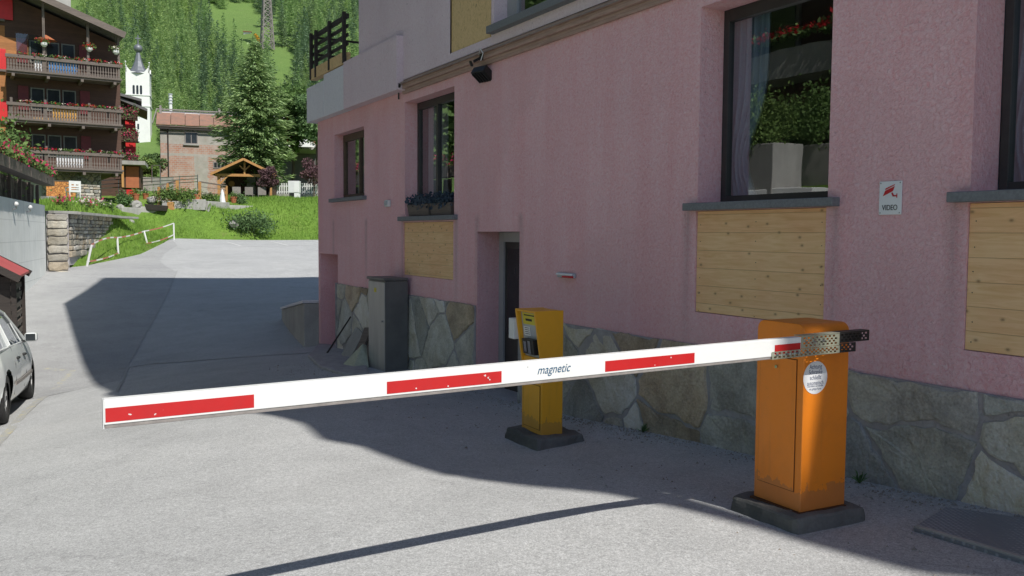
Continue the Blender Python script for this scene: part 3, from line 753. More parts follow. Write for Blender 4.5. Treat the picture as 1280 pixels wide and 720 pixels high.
# gable end wall + back
mb.add([(S1, 0, -1.2), (S1, -12, -1.2), (S1, -12, TOP), (S1, 0, TOP)], [(0, 1, 2, 3)])
mb.add([(S0, -12, -1.2), (S0, 0, -1.2), (S0, 0, TOP), (S0, -12, TOP)], [(0, 1, 2, 3)])
mb.add([(S0, -12, -1.2), (S1, -12, -1.2), (S1, -12, TOP), (S0, -12, TOP)], [(0, 1, 2, 3)])
mb.add([(S0, -12, TOP), (S1, -12, TOP), (S1, 0, TOP), (S0, 0, TOP)], [(0, 1, 2, 3)])
mb.build('wall', 'pink', B)
# plinth: irregular slabs set 4-5 cm proud, mortar sheet behind
PZ = lambda s: .66+.02*math.sin(s*2.1)
mb = MB()
segs = [(S0, 5.50, .655), (6.54, 11.68, .69)]
for a, b, zt in segs:
    mb.box(a, b, .004, .022, -.9, zt-.004)
mb.box(11.68, 11.70, .004, .05, -.9, .70)
pl = mb.build('plinth_mortar', 'mortar', B)
tones = [(.50, .49, .44), (.58, .56, .51), (.44, .43, .39), (.62, .59, .52), (.48, .49, .46), (.50, .41, .30), (.38, .38, .37)]
mb = MB()
stone_mesh(mb, voronoi_stones(-4, 5.46, -.55, .655, 12, 2, .48, 8, .017), .016, .022, tones, 5, warp=.055, lim=.66)
mb.build('stone_plinth', 'stone', B); mb = MB()
stone_mesh(mb, voronoi_stones(6.54, 11.68, -.75, .69, 12, 2, .46, 9, .014), .016, .022, tones, 9, warp=.04, lim=.695)
mb.build('stone_plinth', 'stone', B); mb = MB()
stone_mesh(mb, voronoi_stones(S0, -4.0, -.55, .655, 10, 2, .46, 15, .013), .016, .030, tones, 15)
mb.build('stone_plinth', 'stone', B, smooth=False)
# boarded panels
for k, lab in (('Bb', None), ('Cb', None), ('Db', None)):
    a, b, c, d = holes[k]
    mb = MB(); mb.box(a+.004, b-.004, -.05, -.014, c+.004, d-.004)
    for zq in np.arange(math.ceil(c/.142)*.142-.07, d-.02, .142):
        for xq in (a+.04, b-.04, (a+b)/2):
            mb.disc_y((xq+random.uniform(-.006, .006), zq+random.uniform(-.02, .02)), .0035, -.0135, -.0120, 7, 1)
    mb.build('boarded_panel', ['pine', 'blackm'], B)
# room behind the windows
mb = MB(); mb.box(-1.6, 3.2, -3.2, -RV-.12, 1.0, 3.5); 
def openbox(mb, x0, x1, y0, y1, z0, z1):  # no face toward +y
    mb.add([(x0, y0, z0), (x1, y0, z0), (x1, y0, z1), (x0, y0, z1)], [(0, 1, 2, 3)])
    for a, b in (((x0, z0), (x1, z0)), ((x1, z0), (x1, z1)), ((x1, z1), (x0, z1)), ((x0, z1), (x0, z0))):
        mb.add([(a[0], y0, a[1]), (b[0], y0, b[1]), (b[0], y1, b[1]), (a[0], y1, a[1])], [(0, 1, 2, 3)])
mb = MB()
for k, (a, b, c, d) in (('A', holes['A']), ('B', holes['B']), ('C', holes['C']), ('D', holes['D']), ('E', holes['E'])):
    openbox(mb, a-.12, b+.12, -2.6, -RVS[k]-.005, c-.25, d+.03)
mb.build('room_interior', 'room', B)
def curtain(mb, x0, x1, y, z0, z1, folds=14, amp=.03, x0b=None, x1b=None, pinch=None):
    n = folds*6; rows = 12; vs = []
    for j in range(rows+1):
        t = j/rows; z = z0+(z1-z0)*t
        w = 1.0
        if pinch: w = 1-pinch[1]*math.exp(-((z-pinch[0])/.35)**2)
        for i in range(n+1):
            f = i/n; x = x0+(x1-x0)*f*w
            vs.append((x, y+amp*math.sin(f*folds*2*PI+.4*math.sin(t*3)), z))
    mb.add(vs, [(j*(n+1)+i, j*(n+1)+i+1, (j+1)*(n+1)+i+1, (j+1)*(n+1)+i) for j in range(rows) for i in range(n)])
def window(k, fm, sill_ov=.06, mull=None, fwid=.06, label=None, cur=None, sillz=None):
    a, b, c, d = holes[k]; RV = RVS[k]
    f = MB(); y0, y1 = -RV-.06, -RV
    f.box(a+.003, a+fwid, y0, y1, c+.003, d-.003); f.box(b-fwid, b-.003, y0, y1, c+.003, d-.003)
    f.box(a+fwid, b-fwid, y0, y1, c+.003, c+fwid); f.box(a+fwid, b-fwid, y0, y1, d-fwid*1.6, d-.003)
    if mull: f.box(mull-.028, mull+.028, y0+.004, y1+.004, c+fwid, d-fwid*1.6)
    o = f.build('window', fm, B, bevel=.004)
    if label: o['label'] = label
    p = MB(); p.add([(a+fwid*.9, y0+.03, c+fwid*.9), (b-fwid*.9, y0+.03, c+fwid*.9), (b-fwid*.9, y0+.03, d-fwid), (a+fwid*.9, y0+.03, d-fwid)], [(0, 1, 2, 3)])
    p.build('pane', 'glass', o)
    q = MB(); q.box(a-.10, b+.10, -RV+.004, .075, c-.062, c-.002)
    q.build('window_sill', 'sill', o, bevel=.006)
    for cc in (cur or []):
        m = MB(); curtain(m, **cc[0]); m.build('curtain', cc[1], o, smooth=True)
    return o
window('C', 'frame_dk', cur=[(dict(x0=2.75, x1=2.28, y=-.37, z0=1.6, z1=3.36, folds=6, amp=.03, pinch=(2.15, .45)), 'curtain')])
window('D', 'frame_dk', cur=[(dict(x0=.42, x1=.0, y=-.38, z0=1.6, z1=3.36, folds=6, amp=.03, pinch=(2.15, .45)), 'curtain'), (dict(x0=-1.1, x1=-.8, y=-.62, z0=1.6, z1=3.36, folds=6, amp=.03), 'curtain')])
window('E', 'frame_dk')
window('B', 'frame_dk', mull=8.08, cur=[(dict(x0=8.72, x1=8.1, y=-.36, z0=1.6, z1=3.3, folds=16, amp=.015), 'lace')])
window('A', 'frame_br', mull=11.05, cur=[(dict(x0=11.84, x1=11.07, y=-.42, z0=2.0, z1=3.2, folds=10, amp=.015), 'lace')], fwid=.07)
# door: grey frame, dark leaf, threshold
a, b, c, d = holes['door']
f = MB(); f.box(b-.11, b-.003, -RV-.05, -RV+.01, -.42, d-.003); f.box(a+.003, a+.10, -RV-.05, -RV+.01, -.42, d-.003); f.box(a+.1, b-.11, -RV-.05, -RV+.01, d-.12, d-.003)
dr = f.build('door', 'frame_gy', B, bevel=.004)
f = MB(); f.box(a+.10, b-.11, -RV-.045, -RV-.02, -.38, d-.12); f.build('door_leaf', 'frame_dk', dr)
f = MB(); f.box(a+.16, b-.17, -RV-.02, -RV-.014, .35, d-.2); f.build('pane', 'win', dr)
f = MB(); f.tube((a+.15, -RV+.0, .72), (a+.15, -RV+.05, .72), .012); f.bar((a+.15, -RV+.05, .72), (a+.29, -RV+.05, .72), .018, .018); f.build('handle', 'steel', dr)
f = MB(); f.box(a+.003, b-.003, -RV-.05, .02, -.60, -.375); f.build('threshold', 'cem', dr, bevel=.008)
# upper storey: grey render proud of the pink wall, ledge, chipboard, window
US0, US1 = -4.6, 10.45
osbh = (6.09, 7.16, 3.76, 6.2); upw = (3.2, 6.03, 3.86, 5.3)
mb = MB(); holed(mb, US0, US1, 3.66, 11.6, [osbh, upw, (-3.5, .5, 4.2, 5.6), (-3.5, .5, 7, 8.6), (2.5, 5.5, 7, 8.6), (7, 9, 7, 8.6)], .06)
mb.add([(US1, .06, 3.66), (US1, -11, 3.66), (US1, -11, 11.6), (US1, .06, 11.6)], [(0, 1, 2, 3)])
mb.add([(US0, .06, 3.66), (US0, -11, 3.66), (US0, -11, 11.6), (US0, .06, 11.6)], [(0, 1, 2, 3)])
mb.add([(US0, -11, 3.66), (US1, -11, 3.66), (US1, -11, 11.6), (US0, -11, 11.6)], [(0, 1, 2, 3)])
for h in (upw, (-3.5, .5, 4.2, 5.6), (-3.5, .5, 7, 8.6), (2.5, 5.5, 7, 8.6), (7, 9, 7, 8.6)):
    a, b, c, d = h
    for q in ([(a, c), (a, d)], [(b, c), (b, d)], [(a, c), (b, c)], [(a, d), (b, d)]):
        mb.add([(q[0][0], .06, q[0][1]), (q[1][0], .06, q[1][1]), (q[1][0], -.2, q[1][1]), (q[0][0], -.2, q[0][1])], [(0, 1, 2, 3)])
mb.build('upper_wall', 'lilac', B)
mb = MB(); mb.box(osbh[0]+.05, osbh[1]-.004, -.02, .045, osbh[2], osbh[3]); mb.box(osbh[0]+.004, osbh[0]+.045, -.02, .07, osbh[2], osbh[3])
o = mb.build('chipboard_sheet', 'osb', B, bevel=.003)
for (a, b, c, d) in (upw, (-3.5, .5, 4.2, 5.6), (-3.5, .5, 7, 8.6), (2.5, 5.5, 7, 8.6), (7, 9, 7, 8.6)):
    f = MB(); w = .06
    f.box(b-.22, b-.003, -.17, -.11, c+.003, d-.003); f.box(a+.003, a+w, -.17, -.11, c+.003, d-.003); f.box(a+w, b-.22, -.17, -.11, c+.003, c+w); f.box(a+w, b-.22, -.17, -.11, d-w, d-.003)
    f.box((a+b)/2-.03, (a+b)/2+.03, -.172, -.112, c+w, d-w)
    wo = f.build('window', 'frame_gy', B, bevel=.003)
    g_ = MB(); g_.add([(a+.05, -.14, c+.05), (b-.2, -.14, c+.05), (b-.2, -.14, d-.05), (a+.05, -.14, d-.05)], [(0, 1, 2, 3)]); g_.build('pane', 'glass', wo)
    g_ = MB(); openbox(g_, a, b, -1.4, -.18, c, d); g_.build('room_interior', 'room', wo)
    g_ = MB(); g_.box(a-.1, b+.02, -.10, .15, c-.085, c-.003); g_.build('window_sill', 'sill', wo, bevel=.006)
# ledge moulding between the storeys (stepped, weathered)
mb = MB(); mb.box(US0, 8.78, .004, .075, TOP-.02, 3.60); mb.box(US0, 8.80, .004, .105, 3.60, 3.625); mb.box(US0, 8.76, .004, .058, 3.625, 3.658)
mb.box(US0, 8.76, .004, .035, 3.48, 3.54)
mb.build('ledge', 'ledge', B, bevel=.004)
mb = MB(); mb.path([fwp for fwp in [(8.7, .115, 3.60), (6.6, .118, 3.598), (4.2, .115, 3.60), (-8, .115, 3.60)]], .005, 6)
mb.build('cable', 'lip', B)
mb = MB(); mb.tube((8.66, .11, 3.58), (8.66, .135, 3.58), .03, n=8); mb.build('cable_clamp', 'blackm', B); mb = MB(); mb.tube((8.9, .03, 3.43), (8.9, .03, 3.62), .012); mb.build('cable_clamp', 'blackm', B)
# parapet of the terrace and its railing
mb = MB(); mb.box(8.66, 10.9, .004, .16, 3.52, 4.26, 0); mb.box(10.9, 11.93, .004, .157, 3.52, 4.22, 1); mb.box(11.945, S1+.02, .004, .157, 3.52, 4.13, 1)
mb.box(S1+.004, S1+.16, -10, .15, 3.52, 4.13, 1)
mb.build('parapet', ['lilac', 'panelw'], B, bevel=.004)
mb = MB(); mb.box(10.46, S1-.004, -.10, .003, 3.58, 4.10); mb.build('terrace_kerb', 'lilac', B)
a0 = fac(392, 100, .12); 
mb = MB(); mb.box(11.0, S1+.02, .0, .12, 4.26, 4.45); mb.build('terrace_board', 'osb', B, bevel=.003)
R_ = MB(); zt = 5.0
rail = None
for z in (5.02,): R_.bar((10.96, .06, z), (S1+.05, .06, z), .05, .07)
for z in (4.86, 4.72, 4.58): R_.bar((10.96, .06, z), (S1+.05, .06, z), .03, .055)
rail = R_.build('terrace_railing', 'tim_blk', B, bevel=.004)
for s in (11.0, 11.75, 12.5, S1):
    m = MB(); m.box(s-.03, s+.03, .085, .135, 4.27, 5.08); m.build('post', 'tim_blk', rail)
m = MB(); 
for z in (5.02, 4.72): m.bar((S1, .08, z), (S1, -6, z), .03, .035)
m.build('side_rail', 'tim_blk', rail)
# roofs high above the frame (unseen, outlines shaped to cast the shadow on the yard)
mb = MB()
prof = [(1.76, 12.0), (-.9, 20.0), (-8.3, 19.7), (-12.4, 11.8)]
pts = [(-.27, n, z) for n, z in prof]+[(13.5, n, z) for n, z in prof]
mb.add(pts, [(0, 1, 5, 4), (1, 2, 6, 5), (2, 3, 7, 6), (0, 4, 7, 3), (0, 3, 2, 1), (4, 5, 6, 7)])
mb.build('main_roof', 'slate', B)
mb = MB()
edge = [(-.27, 1.79), (-.55, 1.84), (-2.4, 1.35), (-4.1, .95), (-4.7, .81), (-5.4, .70), (-6.02, .74), (-6.38, .53), (-7.16, .44), (-7.6, .40), (-8.25, .20), (-8.70, -.08), (-8.90, -.145)]
def slab(mb, poly, z0=11.9, z1=12.0):
    n = len(poly)
    mb.add([(a, b, z0) for a, b in poly]+[(a, b, z1) for a, b in poly], [tuple(range(n)), tuple(range(2*n-1, n-1, -1))]+[(k, (k+1) % n, n+(k+1) % n, n+k) for k in range(n)])
slab(mb, edge+[(-8.90, -12), (-.27, -12)])
slab(mb, [(-8.90, -.145), (-9.64, -.39), (-9.64, -.56), (-8.90, -.465)])       # added shading strip, then a slit shaped to let sun onto the barrier
slab(mb, [(-8.90, -.62), (-9.64, -.60), (-9.64, -12), (-8.90, -12)])
slab(mb, [(-9.64, -.39), (-10.05, -.46), (-10.5, -.55), (-10.85, -.86), (-12.5, -1.2), (-12.5, -12), (-9.64, -12)])
mb.build('wing_shadow_slabs', 'slate', B)  # unseen slabs added to give the yard shadow its uneven edge
mb = MB(); mb.box(-12.3, -4.65, -11, -1.45, TOP+.01, 11.88); mb.build('setback_wall', 'lilac', B)  # added unseen wall under the slabs, kept clear of the sunlight

# --- things on and by the facade
def thing_at(name, s, n, z, label, cat, group=None, rz=0): return empty(name, fw(s, n, z), FR+rz, label, cat, group)
# floodlight
t = thing_at('floodlight', 6.28, .075, 3.56, 'small black floodlight hanging under the ledge above the pink wall', 'floodlight')
m = MB(); m.box(-.09, .09, .08, .15, -.19, -.05); 
for k in range(5): m.box(-.08+.036*k, -.068+.036*k, .15, .165, -.18, -.06)
hd = m.build('housing', 'blackm', t, bevel=.012); hd.scale = (1.3, 1.25, 1.25); hd.rotation_euler = (math.radians(-55), 0, math.radians(12)); hd.location = (0, .02, .02)
m = MB(); m.box(-.075, .075, .072, .079, -.178, -.062); gl = m.build('lamp_glass', 'offwhite', hd)
m = MB(); m.box(-.03, .03, .0, .02, -.03, .05); m.bar((-.02, .01, 0), (-.02, .12, -.06), .015, .03); m.bar((.1, .10, -.04), (.02, .12, -.10), .03, .02); m.build('bracket', 'blackm', t)
m = MB(); m.path([(.02, .03, .03), (-.08, .07, .08), (-.14, .06, .02), (-.10, .07, -.06)], .005); m.build('lead', 'offwhite', t)
# video sign
sv = fac(1101, 228); sw = fac(1127, 268)
t = thing_at('video_sign', (.94+.78)/2, .004, 1.78, 'small white sign with red camera symbol and the word VIDEO', 'sign')
m = MB(); m.box(-.082, .082, .0, .006, -.105, .105); m.build('plate', 'sticker', t, bevel=.003)
text('lettering', 'VIDEO', .048, 'black', t, (0, .008, -.062), (PI/2, 0, PI), sx=.8)
# symbol: local x right in view is -x
m = MB()
def q2(m, pts, y=.0075): m.add([(-x, y, z) for x, z in pts]+[(-x, y+.0012, z) for x, z in pts], [tuple(range(len(pts))), tuple(range(2*len(pts)-1, len(pts)-1, -1))]+[(k, (k+1) % len(pts), len(pts)+(k+1) % len(pts), len(pts)+k) for k in range(len(pts))])
q2(m, [(-.052, .012), (.020, .042), (.032, .072), (-.036, .046)]); q2(m, [(-.036, .050), (.030, .078), (.034, .085), (-.034, .060)])
q2(m, [(.008, .030), (.018, .034), (.030, .012), (.020, .008)]); q2(m, [(.020, .008), (.046, .008), (.046, .016), (.020, .016)]); q2(m, [(.046, .0), (.052, .0), (.052, .026), (.046, .026)])
m.build('camera_symbol', 'redink', t)
for x, z in ((-.07, .093), (.07, .093), (-.07, -.093), (.07, -.093)): m = MB(); m.disc_y((x, z), .004, .006, .009, 8); m.build('screw', 'steel', t)
# red-and-clear lamp on the wall, small switch box
t = thing_at('wall_lamp', 4.55, .004, 1.13, 'small clear wall lamp with a red stripe on the pink wall', 'lamp')
m = MB(); m.box(-.15, .15, 0, .03, -.018, .03); m.build('backplate', 'panelg', t, bevel=.006)
m = MB(); m.box(-.14, .14, .03, .055, .004, .026); m.build('diffuser', 'sticker', t, bevel=.008)
m = MB(); m.box(-.15, .02, .03, .06, -.016, .002); m.build('red_strip', 'redink', t, bevel=.004)
t = thing_at('socket_box', 9.33, .004, 1.98, 'tiny white outdoor socket box on the pink wall', 'socket')
m = MB(); m.box(-.07, .07, 0, .05, -.05, .05); m.build('case', 'offwhite', t, bevel=.01)
m = MB(); m.box(-.05, .05, .05, .062, -.03, .035); m.build('cover', 'panelg', t, bevel=.006)
# planter boxes on sill B
for i, (sa, sb) in enumerate(((7.98, 8.70), (7.30, 7.94))):
    t = thing_at('flower_box', (sa+sb)/2, -.10, 1.785, ('brown flower box with blue grey foliage on the window sill, farther half', 'brown flower box with blue grey foliage on the window sill, nearer half')[i], 'planter', 'flower boxes on the window sill')
    hw = (sb-sa)/2; m = MB(); m.hexa([(-hw+.02, -.07, 0), (hw-.02, -.07, 0), (hw-.02, .07, 0), (-hw+.02, .07, 0)], [(-hw, -.09, .16), (hw, -.09, .16), (hw, .09, .16), (-hw, .09, .16)])
    m.build('box', 'tim_gy', t, bevel=.006)
    m = MB(); m.clump([(random.uniform(-hw, hw), random.uniform(-.08, .12), random.gauss(.20, .045)) for _ in range(700)], .05); m.build('plant', 'bluegrey', t)
# steel cabinet
cb = rz1(-1.7, 12.9)
ks0 = fac(465, 350, .62)
cx = at(466, 465, 12.35)
t = empty('metal_cabinet', fw(8.83, .055, -.52), FR, 'tall brushed metal cabinet standing against the stone plinth', 'cabinet')
m = MB(); m.box(-.32, .32, 0, .33, 0, 1.41); m.build('body', 'cabinet_d', t, bevel=.004)
m = MB(); m.box(-.31, .31, .331, .342, .02, 1.39); m.build('door', 'cabinet_l', t, bevel=.003)
m = MB(); m.box(-.34, .34, 0, .36, 1.415, 1.45); m.build('lid', 'cabinet_d', t, bevel=.006)
m = MB(); m.box(.0, .08, .3425, .346, 1.24, 1.30); m.build('label_plate', 'yellowst', t)
m = MB(); m.tube((-.24, .342, .85), (-.24, .36, .85), .012); m.build('lock', 'steel', t)
# leaning slabs and sheet
for i, (s, n0, lean, w, h, mt, lab) in enumerate([
    (9.48, .14, .20, .30, .58, 'tim_gy', 'grey broken slab leaning on the plinth, nearest the cabinet'),
    (9.86, .16, .22, .30, .55, 'tim_gy', 'grey broken slab leaning on the plinth, middle of three'),
    (10.35, .15, .20, .34, .50, 'cem', 'pale stone slab leaning on the plinth, farthest from the cabinet')]):
    p = fw(s, .33, 0); t = empty('leaning_slab', (p.x, p.y, rz1(p.x, p.y)+.0), FR, lab, 'slab', 'slabs leaning by the cabinet')
    m = MB(); m.box(-w/2, w/2, -.02, .02, 0, h); o = m.build('slab', mt, t, bevel=.006); o.rotation_euler = (math.radians(24), math.radians((-8, 6, -14)[i]), 0); 
p = fw(9.25, .55, 0); t = empty('metal_sheet', (p.x, p.y, rz1(p.x, p.y)+.01), FR, 'small folded pale metal sheet lying beside the cabinet', 'metal sheet')
m = MB(); m.hexa([(-.2, -.1, 0), (.2, -.12, 0), (.16, .16, 0), (-.18, .1, 0)], [(-.2, -.12, .02), (.0, -.16, .30), (.0, -.10, .32), (-.18, .1, .03)]); m.build('sheet', 'galv', t)
p = fw(11.0, .12, 0); t = empty('wooden_stick', (p.x, p.y, rz1(p.x, p.y)), FR, 'dark wooden stick leaning on the plinth by the niche', 'stick')
m = MB(); m.tube((.05, .3, 0), (-.12, -.06, .62), .016, .012); m.build('stick', 'tim_blk', t)
# raised concrete apron in front of the niche
ap = [G(385, 447), G(400, 461), G(430, 470), G(462, 470), G(455, 450), G(425, 434), G(398, 432)]
m = MB(); n = len(ap); zb = [rz1(*p) for p in ap]
m.add([(p[0], p[1], z-.05) for p, z in zip(ap, zb)]+[(p[0], p[1], z+.045) for p, z in zip(ap, zb)], [tuple(range(n, 2*n))]+[(k, (k+1) % n, n+(k+1) % n, n+k) for k in range(n)])
tag(m.build('concrete_apron', 'mortar', bevel=.02), kind=STR)
# low sloping wall at the building corner
t = empty('ramp_wall', fw(S1+.05, .0, 0), FR, 'low sloping concrete wall at the far corner of the pink building', 'wall')
t.rotation_euler = (0, 0, math.atan2(5.1, -1.75))
m = MB(); m.prism([(.0, -1.3), (5.3, -1.3), (5.3, -.28), (0, .27)], -.02, .25); m.build('wall', 'cem', t, bevel=.01)
m = MB(); m.prism([(.0, .275), (5.32, -.275), (5.32, -.22), (0, .33)], -.05, .28); m.build('coping', 'panelw', t, bevel=.008)
# chequered plate by the wall bottom right
pg = [G(1141, 664), G(1182, 638), G(1300, 655), G(1300, 712)]
zb = [rz1(*p) for p in pg]
t = empty('floor_plate', (pg[0][0], pg[0][1], zb[0]), 0, 'low dark chequered metal floor plate against the plinth behind the barrier', 'floor plate')
m = MB(); m.hexa([(p[0]-pg[0][0], p[1]-pg[0][1], z-zb[0]-.02) for p, z in zip(pg, zb)], [(p[0]-pg[0][0], p[1]-pg[0][1], z-zb[0]+.022) for p, z in zip(pg, zb)])
m.build('plate', 'grating', t, bevel=.004)
m = MB(); a, b = Vector((0, 0, 0)), Vector((pg[3][0]-pg[0][0], pg[3][1]-pg[0][1], zb[3]-zb[0])); dd = Vector((b.y, -b.x, 0)).normalized()*-.02
m.bar(a+dd+Vector((0, 0, .014)), b+dd+Vector((0, 0, .014)), .035, .034); m.build('edge_strip', 'cem', t, bevel=.004)

# grit, crumbs and dry leaves swept against the plinth (stuff)
m = MB(); r_ = random.Random(11)
for k in range(2600):
    s_ = r_.uniform(-.6, 10.5); n_ = .05+abs(r_.gauss(0, .13)) if r_.random() < .8 else r_.uniform(.05, 1.6)
    p = fw(s_, n_, 0)
    q = r_.uniform(.003, .012)*(1.6 if r_.random() < .05 else 1)
    m.v_ = (p.x, p.y)
    z = 0; m.add([(p.x-q, p.y-q*.6, 0), (p.x+q, p.y-q*.5, 0), (p.x+q*.2, p.y+q, 0), (p.x, p.y, q*1.1)], [(0, 1, 3), (1, 2, 3), (2, 0, 3), (0, 2, 1)])
xy = np.array(m.v); zz = roadz(xy[:, 0], xy[:, 1]); m.v = [(a[0], a[1], a[2]+z-.001) for a, z in zip(xy, zz)]
tag(m.build('grit', pm('grit_stone', (.34, .32, .29, 1), (.16, .13, .10, 1), 6, .9)), 'loose grit and crumbs gathered along the foot of the pink building', 'grit', kind='stuff')
for i, (s_, n_, lab) in enumerate(((.95, .10, 'small green weed at the wall foot right of the barrier'), (3.2, .09, 'small green weed at the wall foot between the barrier and the ticket column'), (7.4, .10, 'small green weed at the wall foot beside the metal cabinet'))):
    p = fw(s_, n_, 0); o = empty('weed', (p.x, p.y, rz1(p.x, p.y)), 0, lab, 'weed', 'weeds at the wall foot')
    m = MB()
    for k in range(26):
        a = random.uniform(0, 6.28); h_ = random.uniform(.03, .09); l_ = random.uniform(.02, .07); w_ = .005
        m.add([(-math.sin(a)*w_, math.cos(a)*w_, 0), (math.sin(a)*w_, -math.cos(a)*w_, 0), (math.cos(a)*l_*.6+math.sin(a)*w_, math.sin(a)*l_*.6-math.cos(a)*w_, h_*.8), (math.cos(a)*l_, math.sin(a)*l_, h_)], [(0, 1, 2, 3)])
    m.build('leaves', 'leafd', o)
# ================================================================== BARRIER
BD = Vector((.8818, .4716, 0)).normalized(); BRZ = math.atan2(BD.y, BD.x)   # along the boom (tip -> housing)
def boomdist(px):
    r = ray(px, 450); u = r.x/r.y
    return (-1.37-u*2.93)/(u*BD.y-BD.x)
TIP = Vector((-1.37, 2.93, 0))
zt0 = at(127, 500, 2.93).z; s1 = boomdist(1000); p1 = TIP+BD*s1; zt1 = at(1000, 421.3, p1.y).z
slope = (zt1-zt0)/s1
# housing: local x = boom direction, local y = away from the yard, corner at origin
hc = at(1000, 641, 4.60); zb_ = rz1(hc.x, hc.y)
BAR = empty('barrier', (hc.x, hc.y, hc.z), BRZ, 'orange automatic car park barrier cabinet holding a long red and white boom', 'barrier')
hw, hd = .335, .345; hh = at(1003, 406, 4.60).z-hc.z
r = .05; prof = [(0, 0), (hd, 0), (hd, hh-r)]+[(hd-r+r*math.cos(t), hh-r+r*math.sin(t)) for t in [PI/2*k/8 for k in range(1, 8)]]+[(hd-r, hh), (r, hh)]+[(r-r*math.sin(t), hh-r+r*math.cos(t)) for t in [PI/2*k/8 for k in range(1, 9)]]
m = MB(); m.prism(prof, 0, hw, axis='x')
m.build('cabinet', 'orange', BAR, bevel=.004)
m = MB(); m.box(-.003, -.0005, .045, hd-.03, .10, hh-.19); m.build('door_gap', 'gap', BAR)
m = MB(); m.box(-.006, -.0032, .048, hd-.033, .103, hh-.193); dr = m.build('door', 'orange', BAR, bevel=.002)
m = MB(); m.tube((-.006, .185, hh-.245), (-.016, .185, hh-.245), .009, n=12); m.tube((-.016, .185, hh-.245), (-.018, .185, hh-.245), .004, n=8); m.build('lock', 'chrome', dr)
m = MB(); m.box(-.004, -.0006, .145, .225, hh-.165, hh-.135); m.build('type_plate', 'offwhite', BAR, bevel=.001)
m = MB(); m.box(-.02, hw+.0, -.012, hd+.01, -.012, .0); m.build('base_frame', 'gap', BAR)
# round sticker with German notice on the face turned to the boom side
sc = Vector((.085, -.0012, hh-.285)); m = MB(); m.disc_y((sc.x+.0, sc.z), .088, -.0016, -.0004, 40)
st = m.build('sticker', 'sticker', BAR); 
for i, (tx, sz) in enumerate((('Achtung', .034), ('Schranke', .034), ('schließt', .034), ('automatisch', .031))):
    text('lettering', tx, sz, 'ink', st, (sc.x, -.0019, sc.z+.058-.029*i), (PI/2, 0, 0), sx=.80, depth=.0002)
for i, tx in enumerate(('Durchfahrt nur einzeln', 'mit gültiger Karte')):
    text('lettering', tx, .0155, 'ink', st, (sc.x, -.0019, sc.z-.045-.016*i), (PI/2, 0, 0), sx=.8, depth=.0002)
# concrete foot
zb = rz1(hc.x+.2, hc.y+.2)-hc.z
rough_block('concrete_foot', 'block', BAR, [(-.115, -.095), (hw+.12, -.10), (hw+.13, hd+.12), (-.12, hd+.10)], [(-.085, -.065), (hw+.09, -.06), (hw+.09, hd+.10), (-.09, hd+.09)], zb-.10, -.004, .012, 3)
# boom : local coords so that y = -.07.. in front of the cabinet face
def L(p): return BAR.matrix_basis.inverted() @ p
BAR.matrix_basis  # location and rotation are final
inv = (Matrix.Translation(BAR.location) @ Matrix.Rotation(BRZ, 4, 'Z')).inverted()
lt = inv @ (TIP+Vector((0, 0, zt0)))
by = lt.y
BT = .045
def bz(s): return lt.z+slope*s        # top of boom at distance s from the tip
def bseg(m, s0, s1, dz0, dz1, y0, y1, mi=0):  # dz measured down from top
    x0, x1 = lt.x+s0, lt.x+s1
    m.hexa([(x0, y0, bz(s0)-dz1), (x1, y0, bz(s1)-dz1), (x1, y1, bz(s1)-dz1), (x0, y1, bz(s0)-dz1)], [(x0, y0, bz(s0)-dz0), (x1, y0, bz(s1)-dz0), (x1, y1, bz(s1)-dz0), (x0, y1, bz(s0)-dz0)], mi)
se = boomdist(1001)
m = MB(); bseg(m, 0, se, 0, .086, by, by+BT); bo = m.build('boom', 'white', BAR, bevel=.003)
m = MB(); bseg(m, .002, boomdist(965), .087, .099, by+.003, by+BT-.003); m.build('rubber_lip', 'lip', bo, bevel=.002)
for a, b in ((128.5, 317), (483.5, 627), (756.5, 868), (968, 1000)):
    m = MB(); bseg(m, max(.004, boomdist(a)), boomdist(b), .029, .077, by-.0012, by-.0002); m.build('red_strip', 'red', bo)
m = MB(); bseg(m, -.003, .0, .001, .099, by, by+BT); m.build('end_cap', 'offwhite', bo)
x = boomdist(692)
text('lettering', 'magnetic', .052, 'inkt', bo, (lt.x+x, by-.0015, bz(x)-.042), (PI/2, -math.atan(slope), 0), shear=.35, sx=.88, depth=.0003, label='slanted word magnetic')
for px, dz in ((610, .052), (612, .060), (520, .066), (560, .07), (660, .02)):
    q = boomdist(px); m = MB(); m.disc_y((lt.x+q, bz(q)-dz), .003, by-.003, by-.0013, 8); m.build('rivet', 'offwhite', bo)
